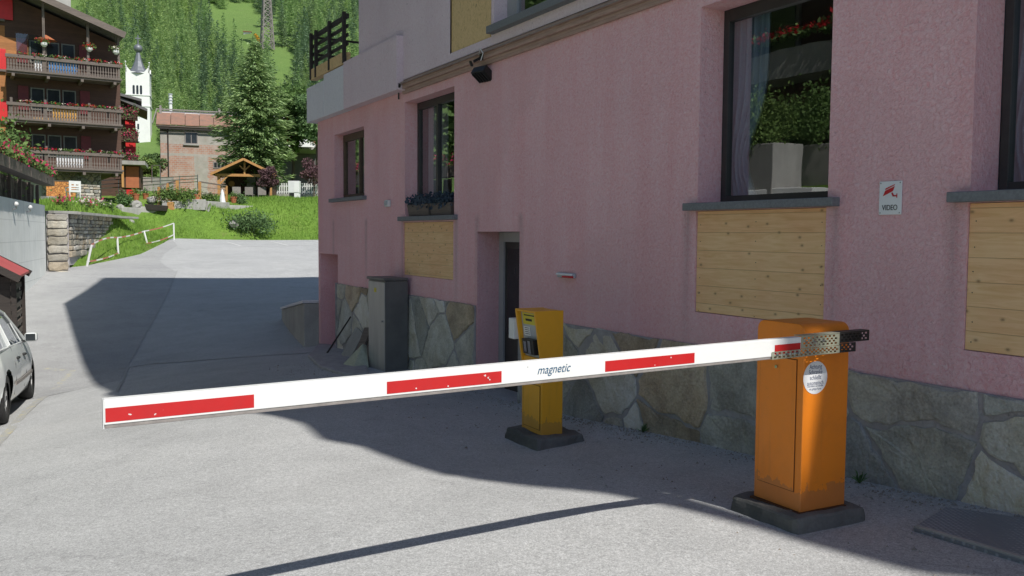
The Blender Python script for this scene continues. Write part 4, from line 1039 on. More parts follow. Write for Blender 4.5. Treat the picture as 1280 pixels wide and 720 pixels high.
# perforated bracket (two overlapping slotted angles)
def slotted(m, s0, s1, dz0, dz1, y, rows, step=.030, hl=.017, hh_=.0095, th=.003):
    hs = []; L_ = s1-s0
    for r_, zc in enumerate(rows):
        k = s0+.012+(r_ % 2)*step*.5
        while k+hl < s1-.006:
            hs.append((k, k+hl, zc-hh_/2, zc+hh_/2)); k += step
    g0 = len(m.v)
    xs = sorted({s0, s1}|{h[0] for h in hs}|{h[1] for h in hs}); zs = sorted({dz0, dz1}|{h[2] for h in hs}|{h[3] for h in hs})
    rowset = {}
    for a, b in zip(xs[:-1], xs[1:]):
        for c, d in zip(zs[:-1], zs[1:]):
            mx, mz = (a+b)/2, (c+d)/2
            if any(h[0] < mx < h[1] and h[2] < mz < h[3] for h in hs): continue
            bseg_x(m, a, b, c, d, y, y+th)
def bseg_x(m, a, b, c, d, y0, y1): 
    X0, X1 = lt.x+a, lt.x+b
    m.add([(X0, y0, bz(a)-d), (X1, y0, bz(b)-d), (X1, y0, bz(b)-c), (X0, y0, bz(a)-c), (X0, y1, bz(a)-d), (X1, y1, bz(b)-d), (X1, y1, bz(b)-c), (X0, y1, bz(a)-c)],
          [(0, 1, 2, 3), (7, 6, 5, 4), (0, 3, 7, 4), (1, 5, 6, 2), (3, 2, 6, 7), (0, 4, 5, 1)])
sA0, sA1, sB0, sB1 = boomdist(964), boomdist(1068), boomdist(1001), boomdist(1085)
sm = boomdist(1048)
m = MB(); slotted(m, sA0, sm, .062, .098, by-.006, (.071, .080, .090)); slotted(m, sB0, sm, -.002, .060, by-.003, (.008, .022, .034, .047))
for a, b, z in ((sA0, sm, .099), (sB0, sm, -.004)): bseg(m, a, b, z-.002, z+.001, by-.006, by+BT+.006)
o = m.build('bracket', 'galv', BAR); o['label'] = 'pale green galvanised slotted bracket clamping the boom'
m = MB(); slotted(m, sm, sA1, .052, .098, by-.006, (.062, .074, .088)); slotted(m, sm, sB1, -.004, .050, by-.003, (.008, .022, .036))
bseg(m, sm, sB1, -.006, -.004, by-.004, by+BT+.01); bseg(m, sm, sA1, .098, .101, by-.006, by+BT+.006)
bseg(m, sm+.02, sB1-.04, .002, .05, by+.012, by+BT)
o = m.build('bracket_shaded_end', 'blackm', BAR); o['label'] = 'end of the slotted bracket, coloured black for its shade'  # same bracket beyond the shadow edge, its shade painted as black
for k in range(4):
    q = sA0+.03+k*.07; m = MB(); m.disc_y((lt.x+q, bz(q)-.078), .006, by-.013, by-.006, 6); m.build('bolt', 'steel', BAR)
for k in range(3):
    q = sB0+.03+k*.06; m = MB(); m.disc_y((lt.x+q, bz(q)-.028), .006, by-.011, by-.003, 6); m.build('bolt', 'steel', BAR)
# drive shaft from cabinet to boom bracket
q = boomdist(1035); m = MB(); m.tube((lt.x+q, by+BT-.01, bz(q)-.045), (lt.x+q, .004, bz(q)-.045), .03, n=16); m.build('shaft', 'steel', BAR)

# ================================================================== TICKET COLUMN
tc = at(677, 545, 7.37)
T = empty('ticket_column', tc, BRZ, 'ochre yellow ticket column with card reader on a concrete foot behind the boom', 'ticket machine')
w_, l_ = .205, .35; th_ = at(675, 389, 7.37).z-tc.z
zc = th_-.44
side = [(0, 0), (w_, 0), (w_, th_), (-.075, th_), (-.075, th_-.02), (-.012, zc), (0, zc-.05)]
m = MB(); m.prism(side, 0, .022, axis='y'); m.prism(side, l_-.022, l_, axis='y')
m.box(-.07, w_-.003, .022, l_-.022, th_-.02, th_-.003)
m.box(.003, w_-.003, .022, l_-.022, .0, zc+.03)
m.box(.09, w_-.003, .022, l_-.022, zc+.03, th_-.02)
m.build('body', 'yellow', T, bevel=.003)
m = MB(); m.hexa([(.02, .024, zc+.03), (.089, .024, zc+.03), (.089, l_-.024, zc+.03), (.02, l_-.024, zc+.03)], [(-.03, .024, th_-.022), (.089, .024, th_-.022), (.089, l_-.024, th_-.022), (-.03, l_-.024, th_-.022)])
fp = m.build('fascia', 'panelg', T)
def onf(y0, y1, z0, z1, t0, t1, mat, name, par=fp):
    k = lambda z: .02+(-.05)*((z-zc-.03)/(th_-.022-zc-.03))
    m = MB(); m.hexa([(k(z0)-t1, y0, z0), (k(z0)-t0, y0, z0), (k(z0)-t0, y1, z0), (k(z0)-t1, y1, z0)], [(k(z1)-t1, y0, z1), (k(z1)-t0, y0, z1), (k(z1)-t0, y1, z1), (k(z1)-t1, y1, z1)])
    return m.build(name, mat, par)
onf(.05, l_-.05, th_-.13, th_-.03, .001, .004, 'yellowst', 'notice_label')
onf(.08, l_-.08, th_-.055, th_-.045, .0045, .0055, 'black', 'label_text'); onf(.14, l_-.1, th_-.10, th_-.08, .0045, .0055, 'black', 'label_text')
onf(.19, l_-.05, th_-.23, th_-.15, .001, .004, 'sticker', 'instruction_label')
for k in range(4): onf(.20, l_-.07, th_-.165-.017*k, th_-.160-.017*k, .0045, .0053, 'black', 'label_text')
rd = onf(.06, .25, th_-.38, th_-.25, .001, .06, 'blackm', 'card_reader')
onf(.09, .13, th_-.37, th_-.26, .061, .075, 'chrome', 'slot_bezel', rd); onf(.17, .21, th_-.36, th_-.27, .061, .07, 'chrome', 'slot_bezel', rd)
onf(.23, .30, th_-.385, th_-.36, .001, .012, 'sticker', 'button_plate')
m = MB(); m.box(-.003, -.001, .05, l_-.05, zc-.17, zc-.06); m.build('logo_plate', 'panelg', T)
m = MB(); m.box(-.0045, -.0032, .10, .22, zc-.15, zc-.08); m.build('logo_mark', 'inkt', T)
m = MB(); m.box(-.002, -.0005, .03, l_-.03, .04, zc-.20); m.build('door_gap', 'gap', T)
m = MB(); m.box(-.004, -.0022, .034, l_-.034, .044, zc-.204); m.build('door', 'yellow', T, bevel=.001)
m = MB(); m.box(-.085, .06, l_+.001, l_+.10, th_-.27, th_-.09); m.build('side_box', 'offwhite', T, bevel=.005)
m = MB(); gz = rz1(tc.x+.1, tc.y+.2)-tc.z
v = [(-.10, -.10), (w_+.16, -.10), (w_+.16, l_+.10), (-.10, l_+.10)]
rough_block('concrete_foot', 'block', T, [(a*1.15, b*1.12) for a, b in v], v, gz-.1, .004, .016, 8)
# ================================================================== CAR (silver saloon, only its near right flank is in the picture)
def wheel(par, x, y, z, side, R_=.315, wd=.20):
    t = MB(); c = (x, z); n = 28
    prof = [(R_*.66, -wd/2), (R_*.93, -wd/2), (R_, -wd/2+.03), (R_, wd/2-.03), (R_*.93, wd/2), (R_*.66, wd/2)]
    vs = [];
    for r_, yy in prof:
        for k in range(n): a = 2*PI*k/n; vs.append((x+r_*math.cos(a), y+yy, z+r_*math.sin(a)))
    t.add(vs, [(i*n+k, i*n+(k+1) % n, (i+1)*n+(k+1) % n, (i+1)*n+k) for i in range(5) for k in range(n)])
    wh = t.build('wheel', 'tyre', par, smooth=True)
    r = MB(); yo = y+side*(wd/2-.03)
    r.disc_y((x, z), R_*.67, min(yo-side*.06, yo-side*.05), max(yo-side*.06, yo-side*.05), 28)
    for k in range(7):
        a = 2*PI*k/7; ca, sa = math.cos(a), math.sin(a); b0, b1 = .03, R_*.62; hw0, hw1 = .028, .018
        pts = [(x+ca*b0-sa*hw0, z+sa*b0+ca*hw0), (x+ca*b0+sa*hw0, z+sa*b0-ca*hw0), (x+ca*b1+sa*hw1, z+sa*b1-ca*hw1), (x+ca*b1-sa*hw1, z+sa*b1+ca*hw1)]
        r.prism(pts, min(yo, yo-side*.03), max(yo, yo-side*.03))
    n2 = 28; v2 = []
    for rr, yy in ((R_*.60, yo-side*.04), (R_*.60, yo), (R_*.68, yo+side*.004), (R_*.68, yo-side*.04)):
        for k in range(n2): a = 2*PI*k/n2; v2.append((x+rr*math.cos(a), yy, z+rr*math.sin(a)))
    r.add(v2, [(i*n2+k, i*n2+(k+1) % n2, (i+1)*n2+(k+1) % n2, (i+1)*n2+k) for i in range(3) for k in range(n2)])
    r.disc_y((x, z), .035, min(yo-side*.03, yo+side*.006), max(yo-side*.03, yo+side*.006), 12)
    r.build('rim', 'rim', wh)
def car(loc, rz, pitch=0):
    C = empty('parked_car', loc, rz, 'silver saloon car parked beside the timber hut at the left edge', 'car')
    C.rotation_euler = (0, pitch, rz)
    # x forward, y left ; origin under the rear axle centre ; WB 2.6
    WB, R_ = 2.6, .315; hwd = .86
    L0, L1 = -.95, 3.45
    belt = lambda x: float(np.interp(x, [L0, -.6, .5, 1.6, 2.2, 2.9, 3.3, L1], [.86, .93, .95, .93, .92, .80, .66, .52]))
    sill = .24
    plan = lambda x: float(np.interp(x, [L0, L0+.15, -.3, 1, 2.6, 3.1, 3.35, L1], [.55, .74, .84, .86, .84, .76, .62, .40]))
    nxs = 110; nz = 16
    for side in (-1, 1):
        body = MB(); idx = {}; vs = []
        xs = [L0+(L1-L0)*i/nxs for i in range(nxs+1)]
        for i, x in enumerate(xs):
            for j in range(nz+1):
                t = j/nz; z = sill+(belt(x)-sill)*t
                yy = plan(x)-.05*(1-t)**3-.07*t**2.5+.02*math.sin(t*PI)
                px, pz = x, z
                for cxw in (0, WB):
                    d = math.hypot(px-cxw, pz-R_); Ra = .375
                    if d < Ra+.03 and d > Ra-.022:
                        k = Ra/d; px, pz = cxw+(px-cxw)*k, R_+(pz-R_)*k
                vs.append((px, side*yy, pz))
        fs = []
        for i in range(nxs):
            for j in range(nz):
                q = (i*(nz+1)+j, (i+1)*(nz+1)+j, (i+1)*(nz+1)+j+1, i*(nz+1)+j+1)
                c = [sum(vs[k][a] for k in q)/4 for a in (0, 2)]
                if min(math.hypot(c[0], c[1]-R_), math.hypot(c[0]-WB, c[1]-R_)) < .372: continue
                fs.append(q)
        body.add(vs, fs); o = body.build('side_panel', 'carpaint', C, smooth=True)
        for xc in (-.02+.62, 1.62):   # door cuts
            d = MB()
            pts = [(xc, z) for z in (sill+.06, .5, .7, belt(xc)-.01)]
            for a, b in zip(pts[:-1], pts[1:]): 
                f = lambda q: (q[0], side*(plan(q[0])-.05*(1-(q[1]-sill)/(belt(q[0])-sill))**3-.07*((q[1]-sill)/(belt(q[0])-sill))**2.5+.02*math.sin((q[1]-sill)/(belt(q[0])-sill)*PI)+.001), q[1])
                d.bar(f(a), f(b), .008, .006)
            d.build('door_gap', 'black', C)
        d = MB(); x0 = .72
        for i in range(10):
            a, b = .45+i*.18, .45+(i+1)*.18; d.bar((a, side*(plan(a)+.012), .46), (b, side*(plan(b)+.012), .46), .012, .045)
        d.build('side_moulding', 'lip', C)
        for xh in (.78, 1.42):
            d = MB(); d.box(xh-.0, xh+.17, min(side*.80, side*.865), max(side*.80, side*.865), .755, .785); d.build('door_handle', 'carpaint' if 0 else 'black', C, bevel=.008)
        # mirror
        d = MB(); d.box(1.72, 1.86, min(side*.82, side*.985), max(side*.82, side*.985), .93, 1.06); mi_ = d.build('mirror', 'carpaint', C, bevel=.035, seg=3)
        d = MB(); d.box(1.714, 1.722, min(side*.84, side*.965), max(side*.84, side*.965), .945, 1.045); d.build('mirror_glass', 'win', mi_)
        d = MB(); d.bar((1.80, side*.78, .93), (1.80, side*.88, .96), .06, .03); d.build('mirror_arm', 'black', mi_)
        for xw in (0, WB): wheel(C, xw, side*(.72), R_, side)
        d = MB()
        for xw in (0, WB):
            n = 24; vv = []
            for yy in (side*.45, side*.80):
                for k in range(n+1): a = -.2+(PI+.4)*k/n; vv.append((xw+.374*math.cos(a), yy, R_+.374*math.sin(a)))
            d.add(vv, [(k, k+1, n+1+k+1, n+1+k) for k in range(n)])
        d.box(.38, WB-.38, min(side*.5, side*.80), max(side*.5, side*.80), .22, .26); d.build('wheel_arch', 'black', C)
    # bonnet / boot / bumpers: top skin
    top = MB(); vs = []; ny = 10
    xs = [L0+(L1-L0)*i/60 for i in range(61)]
    for x in xs:
        for j in range(ny+1):
            t = -1+2*j/ny; w = plan(x)-.07; vs.append((x, t*w, belt(x)+.05*(1-t*t)))
    top.add(vs, [(i*(ny+1)+j, (i+1)*(ny+1)+j, (i+1)*(ny+1)+j+1, i*(ny+1)+j+1) for i in range(60) for j in range(ny) if not (-.25 < xs[i] < 2.0)])
    top.build('bonnet', 'carpaint', C, smooth=True)
    for x, nm in ((L0, 'rear_bumper'), (L1, 'front_bumper')):
        d = MB(); w = .70 if x < 0 else .60
        sx = 1 if x < 0 else -1
        d.hexa([(x-sx*.03, -w+.1, .25), (x+sx*.3, -w-.06, .25), (x+sx*.3, w+.06, .25), (x-sx*.03, w-.1, .25)], [(x-sx*.03, -w+.1, .60), (x+sx*.3, -w-.06, .60), (x+sx*.3, w+.06, .60), (x-sx*.03, w-.1, .60)]); d.build(nm, 'carpaint', C, bevel=.04, seg=3)
    d = MB(); d.hexa([(L0+.0, -.55, .5), (L0+.1, -.55, .5), (L0+.1, .55, .5), (L0+.0, .55, .5)], [(L0, -.55, .9), (L0+.1, -.55, .9), (L0+.1, .55, .9), (L0, .55, .9)]); d.build('boot_lid', 'carpaint', C)
    for sy in (-1, 1):
        d = MB(); d.box(L0-.01, L0+.08, min(sy*.5, sy*.72), max(sy*.5, sy*.72), .62, .84); d.build('tail_light', 'redink', C, bevel=.02)
        d = MB(); d.box(L1-.28, L1-.1, min(sy*.42, sy*.66), max(sy*.42, sy*.66), .52, .64); d.build('headlight', 'offwhite', C, bevel=.02)
    d = MB(); d.box(L0+.25, L1-.3, -.6, .6, .2, .3); d.box(-.2, 1.9, -.72, .72, .3, .5); d.build('floor_pan', 'black', C)
    # cabin: glasshouse with pillars
    rt = 1.43
    prof_top = [(-.42, .97), (.12, 1.36), (.45, rt), (1.05, rt), (1.42, 1.36), (2.12, .93)]
    yb, yt = .775, .56
    def gy(z): return yb+(yt-yb)*min(1, max(0, (z-.95)/(rt-.95)))
    rf = MB(); vs = []
    for x, z in prof_top:
        for j in range(9): t = -1+2*j/8; vs.append((x, t*gy(z), z+.04*(1-t*t)))
    rf.add(vs, [(i*9+j, (i+1)*9+j, (i+1)*9+j+1, i*9+j+1) for i in (1, 2, 3) for j in range(8)]); rf.build('roof', 'carpaint', C, smooth=True)
    sw_ = MB(); sw_.add(vs, [(i*9+j, (i+1)*9+j, (i+1)*9+j+1, i*9+j+1) for i in (0, 4) for j in range(8)]); sw_.build('windscreen', 'carglass', C, smooth=True)
    for sy in (-1, 1):
        g_ = MB(); pl_ = [(x, z) for x, z in prof_top]; base = [(-.42, .93), (2.12, .91)]
        poly = [(-.42, .93)]+pl_[1:5]+[(2.12, .91)]
        g_.add([(x, sy*(gy(z)-.006), z) for x, z in poly], [tuple(range(len(poly)))]); g_.build('side_window', 'carglass', C)
        p_ = MB()
        P3 = lambda x, z: (x, sy*gy(z), z)
        for a, b in zip(pl_[:-1], pl_[1:]): p_.bar(P3(*a), P3(*b), .05, .045)
        p_.bar(P3(.52, .95), P3(.60, 1.42), .02, .07); p_.bar(P3(1.70, .95), P3(1.60, 1.25), .02, .02); p_.bar(P3(-.42, .945), P3(2.12, .92), .03, .03)
        p_.build('pillar', 'carpaint', C, bevel=.008)
    for x, y in ((.1, .36), (.1, -.36), (1.0, .36), (1.0, -.36)):
        d = MB(); d.box(x-.25, x+.25, y-.24, y+.24, .4, .62); d.hexa([(x-.32, y-.23, .6), (x-.18, y-.23, .6), (x-.18, y+.23, .6), (x-.32, y+.23, .6)], [(x-.42, y-.2, 1.12), (x-.32, y-.2, 1.12), (x-.32, y+.2, 1.12), (x-.42, y+.2, 1.12)]); d.build('seat', 'lip', C, bevel=.04, seg=3)
    d = MB(); c = Vector((1.42, -.36, .88)); 
    for k in range(20):
        a, b = 2*PI*k/20, 2*PI*(k+1)/20; f = lambda a: c+Vector((-.18*math.sin(a)*.35, .18*math.cos(a), .18*math.sin(a)))
        d.tube(f(a), f(b), .014, n=6)
    d.build('steering_wheel', 'lip', C)
    return C
fwd = Vector((-.381, .925)); rzc = math.atan2(fwd.y, fwd.x)
# the right flank (local y = -.86) stands on the wheel contact points
rear = Vector((-6.42, 11.1)); right = Vector((fwd.y, -fwd.x))
o_ = rear-right*.82
z_r, z_f = rz1(rear.x, rear.y), rz1(*(rear+fwd*2.6))
car((o_.x, o_.y, z_r), rzc, -math.atan2(z_f-z_r, 2.6))

# ================================================================== RED-ROOFED TIMBER HUT
hx = at(33, 340, 17.0)
HT = empty('timber_hut', (hx.x, hx.y, -1.15), math.radians(66), 'small dark slatted timber hut with a red metal gable roof', 'hut')
# local y across the gable (toward picture right = -y?), build with x along ridge
zr, ze = at(20, 313, 17.3).z+1.15, at(33, 339, 17).z+1.15
HT.rotation_euler = (0, 0, math.atan2(.870, -.40))
# x axis runs up the street, y axis to the left
W2 = .62
m = MB()
m.box(-2.0, -.25, .10, 2*W2-.10, 0, ze-.02)
m.build('wall', 'tim_blk', HT)
m = MB()
for k in range(11): m.box(-2.02, -.23, .06, .10, .12+k*.17, .22+k*.17)
m.build('slats', 'tim_gy', HT, bevel=.004)
m = MB()
for x in (-2.0, -.3):
    for y in (.05, 2*W2-.05): m = MB(); m.box(x-.04, x+.04, y-.04, y+.04, 0, ze); m.build('post', 'tim_blk', HT)
m = MB()
for x0, x1 in ((-2.25, 0.0),):
    for sgn, ya in ((1, -.05), (-1, 2*W2+.05)):
        m.hexa([(x0, ya, ze-.03), (x1, ya, ze-.03), (x1, W2, zr-.03), (x0, W2, zr-.03)], [(x0, ya, ze+.01), (x1, ya, ze+.01), (x1, W2, zr+.01), (x0, W2, zr+.01)])
m.build('roof', 'redroof', HT)
m = MB()
m.bar((0.02, -.07, ze-.05), (0.02, W2, zr-.05), .03, .12); m.bar((0.02, 2*W2+.07, ze-.05), (0.02, W2, zr-.05), .03, .12)
m.bar((-2.27, -.07, ze-.05), (-2.27, W2, zr-.05), .03, .12); m.bar((-2.27, 2*W2+.07, ze-.05), (-2.27, W2, zr-.05), .03, .12); m.build('bargeboard', 'tim_blk', HT)

# ================================================================== CONCRETE RETAINING WALL with timber screen
DR = Vector((-.385, 1, 0)).normalized()
w1 = Vector((-16.42, 31.0, 0)); Lw = 24
t = empty('retaining_wall', w1, math.atan2(-DR.y, -DR.x), 'grey formed concrete retaining wall along the left of the road', 'wall')
# local x runs from the far end toward the camera; local +y = away from the road
ztop = at(58, 256.5, 31).z
m = MB(); m.prism([(0, -1.8), (Lw, -2.5), (Lw, ztop-.03), (0, ztop)], 0.0, -1.3); m.build('wall', 'concrete', t, bevel=.015)
tw = t
# small wall lights
for i, (px, py, Yw) in enumerate(((15, 255, 25.2), (33, 259, 27.5))):
    d = ray(px, py); # intersect with the wall plane
    nrm = Vector((DR.y, -DR.x, 0)); k = (w1-Vector((0, 0, CH))).dot(nrm)/d.dot(nrm); p = Vector((0, 0, CH))+d*k
    o = empty('wall_light', p, math.atan2(-DR.y, -DR.x), ('small white lamp on the concrete wall, nearer the camera', 'small white lamp on the concrete wall, nearer the stone pillar')[i], 'lamp', 'lamps on the concrete wall')
    m = MB(); m.ball((0, .10, 0), .07); m.build('globe', 'offwhite', o, smooth=True)
    m = MB(); m.tube((0, 0, -.15), (0, .1, -.12), .02); m.tube((0, .1, -.14), (0, .1, -.05), .02); m.build('arm', 'steel', o)
# timber louvre screen with flower troughs on the wall
sc_ = empty('timber_screen', w1+Vector((0, 0, ztop)), math.atan2(-DR.y, -DR.x), 'dark slatted timber screen standing on the concrete wall', 'screen')
m = MB()
for k in range(26):
    x = .5+k*.62; m.hexa([(x, -.28, .0), (x+.06, -.28, 0), (x+.40, -.30, 0), (x+.34, -.34, 0)], [(x, -.26, .68), (x+.06, -.26, .68), (x+.40, -.3, .68), (x+.34, -.34, .68)])
m.build('slats', 'tim_blk', sc_)
m = MB()
for k in range(9): m = MB(); m.box(.4+k*1.86, .5+k*1.86, -.22, -.12, 0, .68); m.build('post', 'tim_gy', sc_)
for k in range(9):
    o = empty('flower_trough', w1-DR*(k*1.86+.65)+Vector((DR.y, -DR.x, 0))*.10+Vector((0, 0, ztop+.68)), math.atan2(-DR.y, -DR.x),
        ['grey timber trough of pink geraniums at the far end of the screen', 'grey timber trough of pink geraniums, second from the far end of the screen', 'grey timber trough of pink geraniums, third from the far end', 'grey timber trough of pink geraniums, fourth from the far end', 'grey timber trough on the screen with mostly green leaves'][min(k, 4)], 'planter', 'flower troughs on the screen')
    m = MB(); m.box(-.88, .88, -.2, .2, 0, .30); m.build('trough', 'tim_gy', o, bevel=.01)
    P_ = [(random.uniform(-.9, .9), random.uniform(-.25, .3), .34+abs(random.gauss(0, .13))) for _ in range(260)]
    m = MB(); m.clump(P_, .14); m.build('plant', 'leaf', o)
    m = MB()
    for c in range(5):
        cx_, cz_ = random.uniform(-.8, .8), .50+random.uniform(-.1, .1)
        m.clump([(cx_+random.gauss(0, .10), .12+random.gauss(0, .08), cz_+random.gauss(0, .06)) for _ in range(34)], .09)
    m.build('blossom', 'petal', o)
# overhanging greenery and shrub at the frame edge above the screen
for i, (X, Y, Z, r_) in enumerate(((-15.6, 27.2, 4.1, .8), (-15.0, 25.0, 4.3, .9))):
    o = empty('garden_shrub', (X, Y, 2.4), 0, ('light green shrub behind the screen, farther one', 'light green shrub behind the screen at the left edge')[i], 'shrub', 'shrubs behind the screen')
    m = MB(); m.clump([(random.gauss(0, r_*.5), random.gauss(0, r_*.4), 1.5+random.gauss(0, r_*.55)) for _ in range(1300)], .14); m.build('foliage', 'leaf', o)
    m = MB(); m.tube((0, 0, 0), (.05, 0, 1.5), .05, .02); m.build('stem', 'bark', o)

# ================================================================== STONE PILLAR / DRY WALL
tonesr = [(.36, .34, .29), (.42, .40, .36), (.30, .285, .25), (.38, .33, .26), (.27, .27, .26)]
def rubble_wall(name, p0, p1, z0, z1, nx, nz, label, dark=1.0, y_depth=.5, seed=3, z0b=None):
    a = Vector((p0[0], p0[1], 0)); b = Vector((p1[0], p1[1], 0)); L_ = (b-a).length; d = (b-a)/L_
    o = empty(name, (a.x, a.y, 0), math.atan2(d.y, d.x), label, 'wall')
    m = MB(); m.box(0, L_, .03, y_depth, z0-.3, z1-.01); m.build('core', 'mortar', o)
    m = MB(); stone_mesh(m, course_cells(0, L_, z0, z1, (z1-z0)/nz, L_/nx*.7, L_/nx*1.5, seed, .02), .035, .10, [tuple(x*dark for x in t_) for t_ in tonesr], seed, sgn=-1, rough=.02)
    m.build('stones', 'rubble', o); return o
pA, pB = at(58.3, 300, 31.25), at(86, 300, 31.6)
zt_ = at(75, 267, 31.5).z
rubble_wall('stone_pillar', pA, pB, -.1, zt_, 1, 7, 'tall stack of flat pale stones at the end of the concrete wall', 1.15, .9, 4)
pC, pD = at(87, 300, 32.6), at(140, 300, 40.5)
rubble_wall('dry_stone_wall', pC, pD, 0.6, at(110, 267, 36).z, 16, 8, 'dry stone wall half covered by the grass bank', 1.0, .8, 6)
o = empty('stone_coping', (pA.x, pA.y, zt_), 0, 'pale flat coping along the garden edge above the dry stone wall', 'coping')
m = MB(); q = [(pA-Vector((.1, .2, 0))), (pC-Vector((0, .25, 0))), (pD-Vector((0, .2, 0)))]; e_ = at(160, 263, 43)
q.append(Vector((e_.x, e_.y, 0)))
for a, b in zip(q[:-1], q[1:]): m.bar(Vector((a.x-pA.x, a.y-pA.y+.35, .05)), Vector((b.x-pA.x, b.y-pA.y+.35, .06)), .7, .10)
m.build('slabs', 'cem', o, bevel=.01)
# ================================================================== VEGETATION HELPERS
def conifer_mesh(name, h, r, mat, seed, nbr=26, tuft=.38, droop=.25, dens=10, gap=.0, narrow=1.0):
    r_ = random.Random(seed); m = MB(); base = h*.06
    lay = max(8, int(h/.42*dens/10))
    for i in range(lay):
        t = i/lay; z = base+(h-base)*t**.9; rad = r*(1-t)**(.75*narrow)*(r_.uniform(.75, 1.12))+.05
        nb = max(4, int(nbr*(1-t)*.7)+4)
        for b in range(nb):
            a = r_.uniform(0, 2*PI); R_ = rad*r_.uniform(.6, 1.1); n = max(2, int(R_/tuft*1.6))
            for k in range(n):
                f = (k+.6)/n; d = R_*f
                c = Vector((math.cos(a)*d, math.sin(a)*d, z-droop*d*f+r_.uniform(-.08, .08)+.12*f*f*R_))
                s = tuft*r_.uniform(.7, 1.25)*(1-.25*f)
                tg = Vector((math.cos(a)*.6+r_.uniform(-.4, .4), math.sin(a)*.6+r_.uniform(-.4, .4), r_.uniform(-.3, 1.1))).normalized(); sd = Vector((-math.sin(a), math.cos(a), r_.uniform(-1, 1)))*r_.uniform(.28, .5)
                m.add([c-tg*s*.5, c+sd*s*.6, c+tg*s*.8, c-sd*s*.6], [(0, 1, 2, 3)])
    me = bpy.data.meshes.new(name); me.from_pydata(m.v, [], m.f); me.materials.append(M[mat]); return me
def trunk_mesh(name, h, r):
    m = MB(); m.tube((0, 0, -.3), (0, 0, h*.95), r, r*.15, 9); o = m.build(name, 'bark'); me = o.data; bpy.data.objects.remove(o); return me
def link(name, me, par=None, loc=(0, 0, 0)):
    o = bpy.data.objects.new(name, me); COL.objects.link(o); o.location = loc; o.parent = par; return o
# big spruce behind the shelter
pbase = Vector((at(320, 225, 67).x, 67, 0)); zb = tz(pbase.x, 67); ztip = at(320, 50, 67).z
sp = empty('spruce_tree', (pbase.x, 67, zb), 0, 'large dense spruce tree behind the timber shelter', 'tree')
hS = ztip-zb
def big_spruce(h, r, seed):
    r_ = random.Random(seed); m = MB()
    zc_ = .10*h; levels = 48
    for i in range(levels):
        t = i/levels; z = zc_+(h-zc_)*t
        prof = min(1, 1.75*(1-t)**.85)*(.80+.35*t if t < .3 else 1)
        rad = r*prof*r_.uniform(.85, 1.1)+.12
        nb = int(15*(1-t))+5; a0 = r_.uniform(0, 6)
        for b in range(nb):
            a = a0+2*PI*b/nb+r_.uniform(-.2, .2); R_ = rad*r_.uniform(.62, 1.12)
            ca, sa = math.cos(a), math.sin(a); n = max(3, int(R_/.16))
            lift = r_.uniform(-.05, .3)
            for k in range(n):
                f = (k+.5)/n; d = R_*f; z_ = z-.30*d+lift*d*f
                wdt = .45*(1-f)+.16
                for q in range(4):
                    c = Vector((ca*d, sa*d, z_))+Vector((-sa, ca, 0))*r_.uniform(-wdt, wdt)+Vector((0, 0, r_.uniform(-.16, .08)))
                    s = .26*r_.uniform(.7, 1.3); tg = Vector((ca, sa, r_.uniform(-.7, .4))); sd = Vector((-sa, ca, r_.uniform(-.8, .8)))*.38
                    m.add([c-tg*s*.5, c+sd*s*.6, c+tg*s*.8, c-sd*s*.6], [(0, 1, 2, 3)])
    return m
m = big_spruce(hS, 3.0, 3)
me = bpy.data.meshes.new('crown'); me.from_pydata(m.v, [], m.f); me.materials.append(M['needle']); link('crown', me, sp)
link('trunk', trunk_mesh('trunk', hS, .22), sp)
# broadleaf trees
def broadleaf(loc, h, rx, rz_, label, mat='leaf', n=9000, ls=.20, group=None, seed=1, name='broadleaf_tree', trunk=.16, zc=.62, lob=9):
    r_ = np.random.default_rng(seed); o = empty(name, loc, 0, label, 'tree', group)
    m = MB(); m.tube((0, 0, -.3), (.1, 0, h*zc), trunk, trunk*.5)
    cs = []
    for k in range(lob):
        v = r_.normal(size=3); v /= np.linalg.norm(v); f = r_.uniform(.35, .8)
        c = np.array([v[0]*rx*f, v[1]*rx*f, h*zc+v[2]*rz_*f]); cs.append((c, r_.uniform(.38, .6)*rx))
        m.tube((0.05, 0, h*zc*.6), tuple(c), trunk*.4, .02, 6)
    m.build('trunk', 'bark', o)
    m = MB(); pts = []
    for c, rr in cs:
        v = r_.normal(size=(n//lob, 3)); v /= np.linalg.norm(v, axis=1)[:, None]; rad = rr*r_.uniform(.55, 1.05, size=(n//lob, 1))
        pts += (c+v*rad*[1, 1, .8]).tolist()
    m.clump(pts, ls); m.build('crown', mat, o); return o
b1 = at(366, 225, 72); broadleaf((b1.x, 72, tz(b1.x, 72)), 10.8, 2.5, 3.8, 'loose light green tree beside the spruce in front of the grey apartment block', 'leaf', 8000, .26, seed=4)
b2 = at(396, 225, 70); broadleaf((b2.x, 70, tz(b2.x, 70)), 12, 2.3, 4.8, 'dark green leafy tree next to the corner of the pink building', 'leafd', 9000, .26, seed=5)
b3 = at(422, 225, 72); broadleaf((b3.x, 72, tz(b3.x, 72)), 8, 2.4, 3.0, 'green leafy tree partly hidden by the pink building', 'leaf', 7000, .26, seed=6)
b4 = at(392, 235, 64.5); broadleaf((b4.x, 64.5, tz(b4.x, 64.5)), 3.2, 1.0, 1.0, 'pinkish brown leaved small tree beside the white picket fence', 'purple', 2200, .14, seed=7, trunk=.06)
b5 = at(336, 245, 60.8); broadleaf((b5.x, 60.8, tz(b5.x, 60.8)), 2.5, .72, .95, 'purple leaved shrub at the right corner of the shelter', 'purple', 2600, .12, seed=8, trunk=.05, name='purple_shrub', zc=.55)
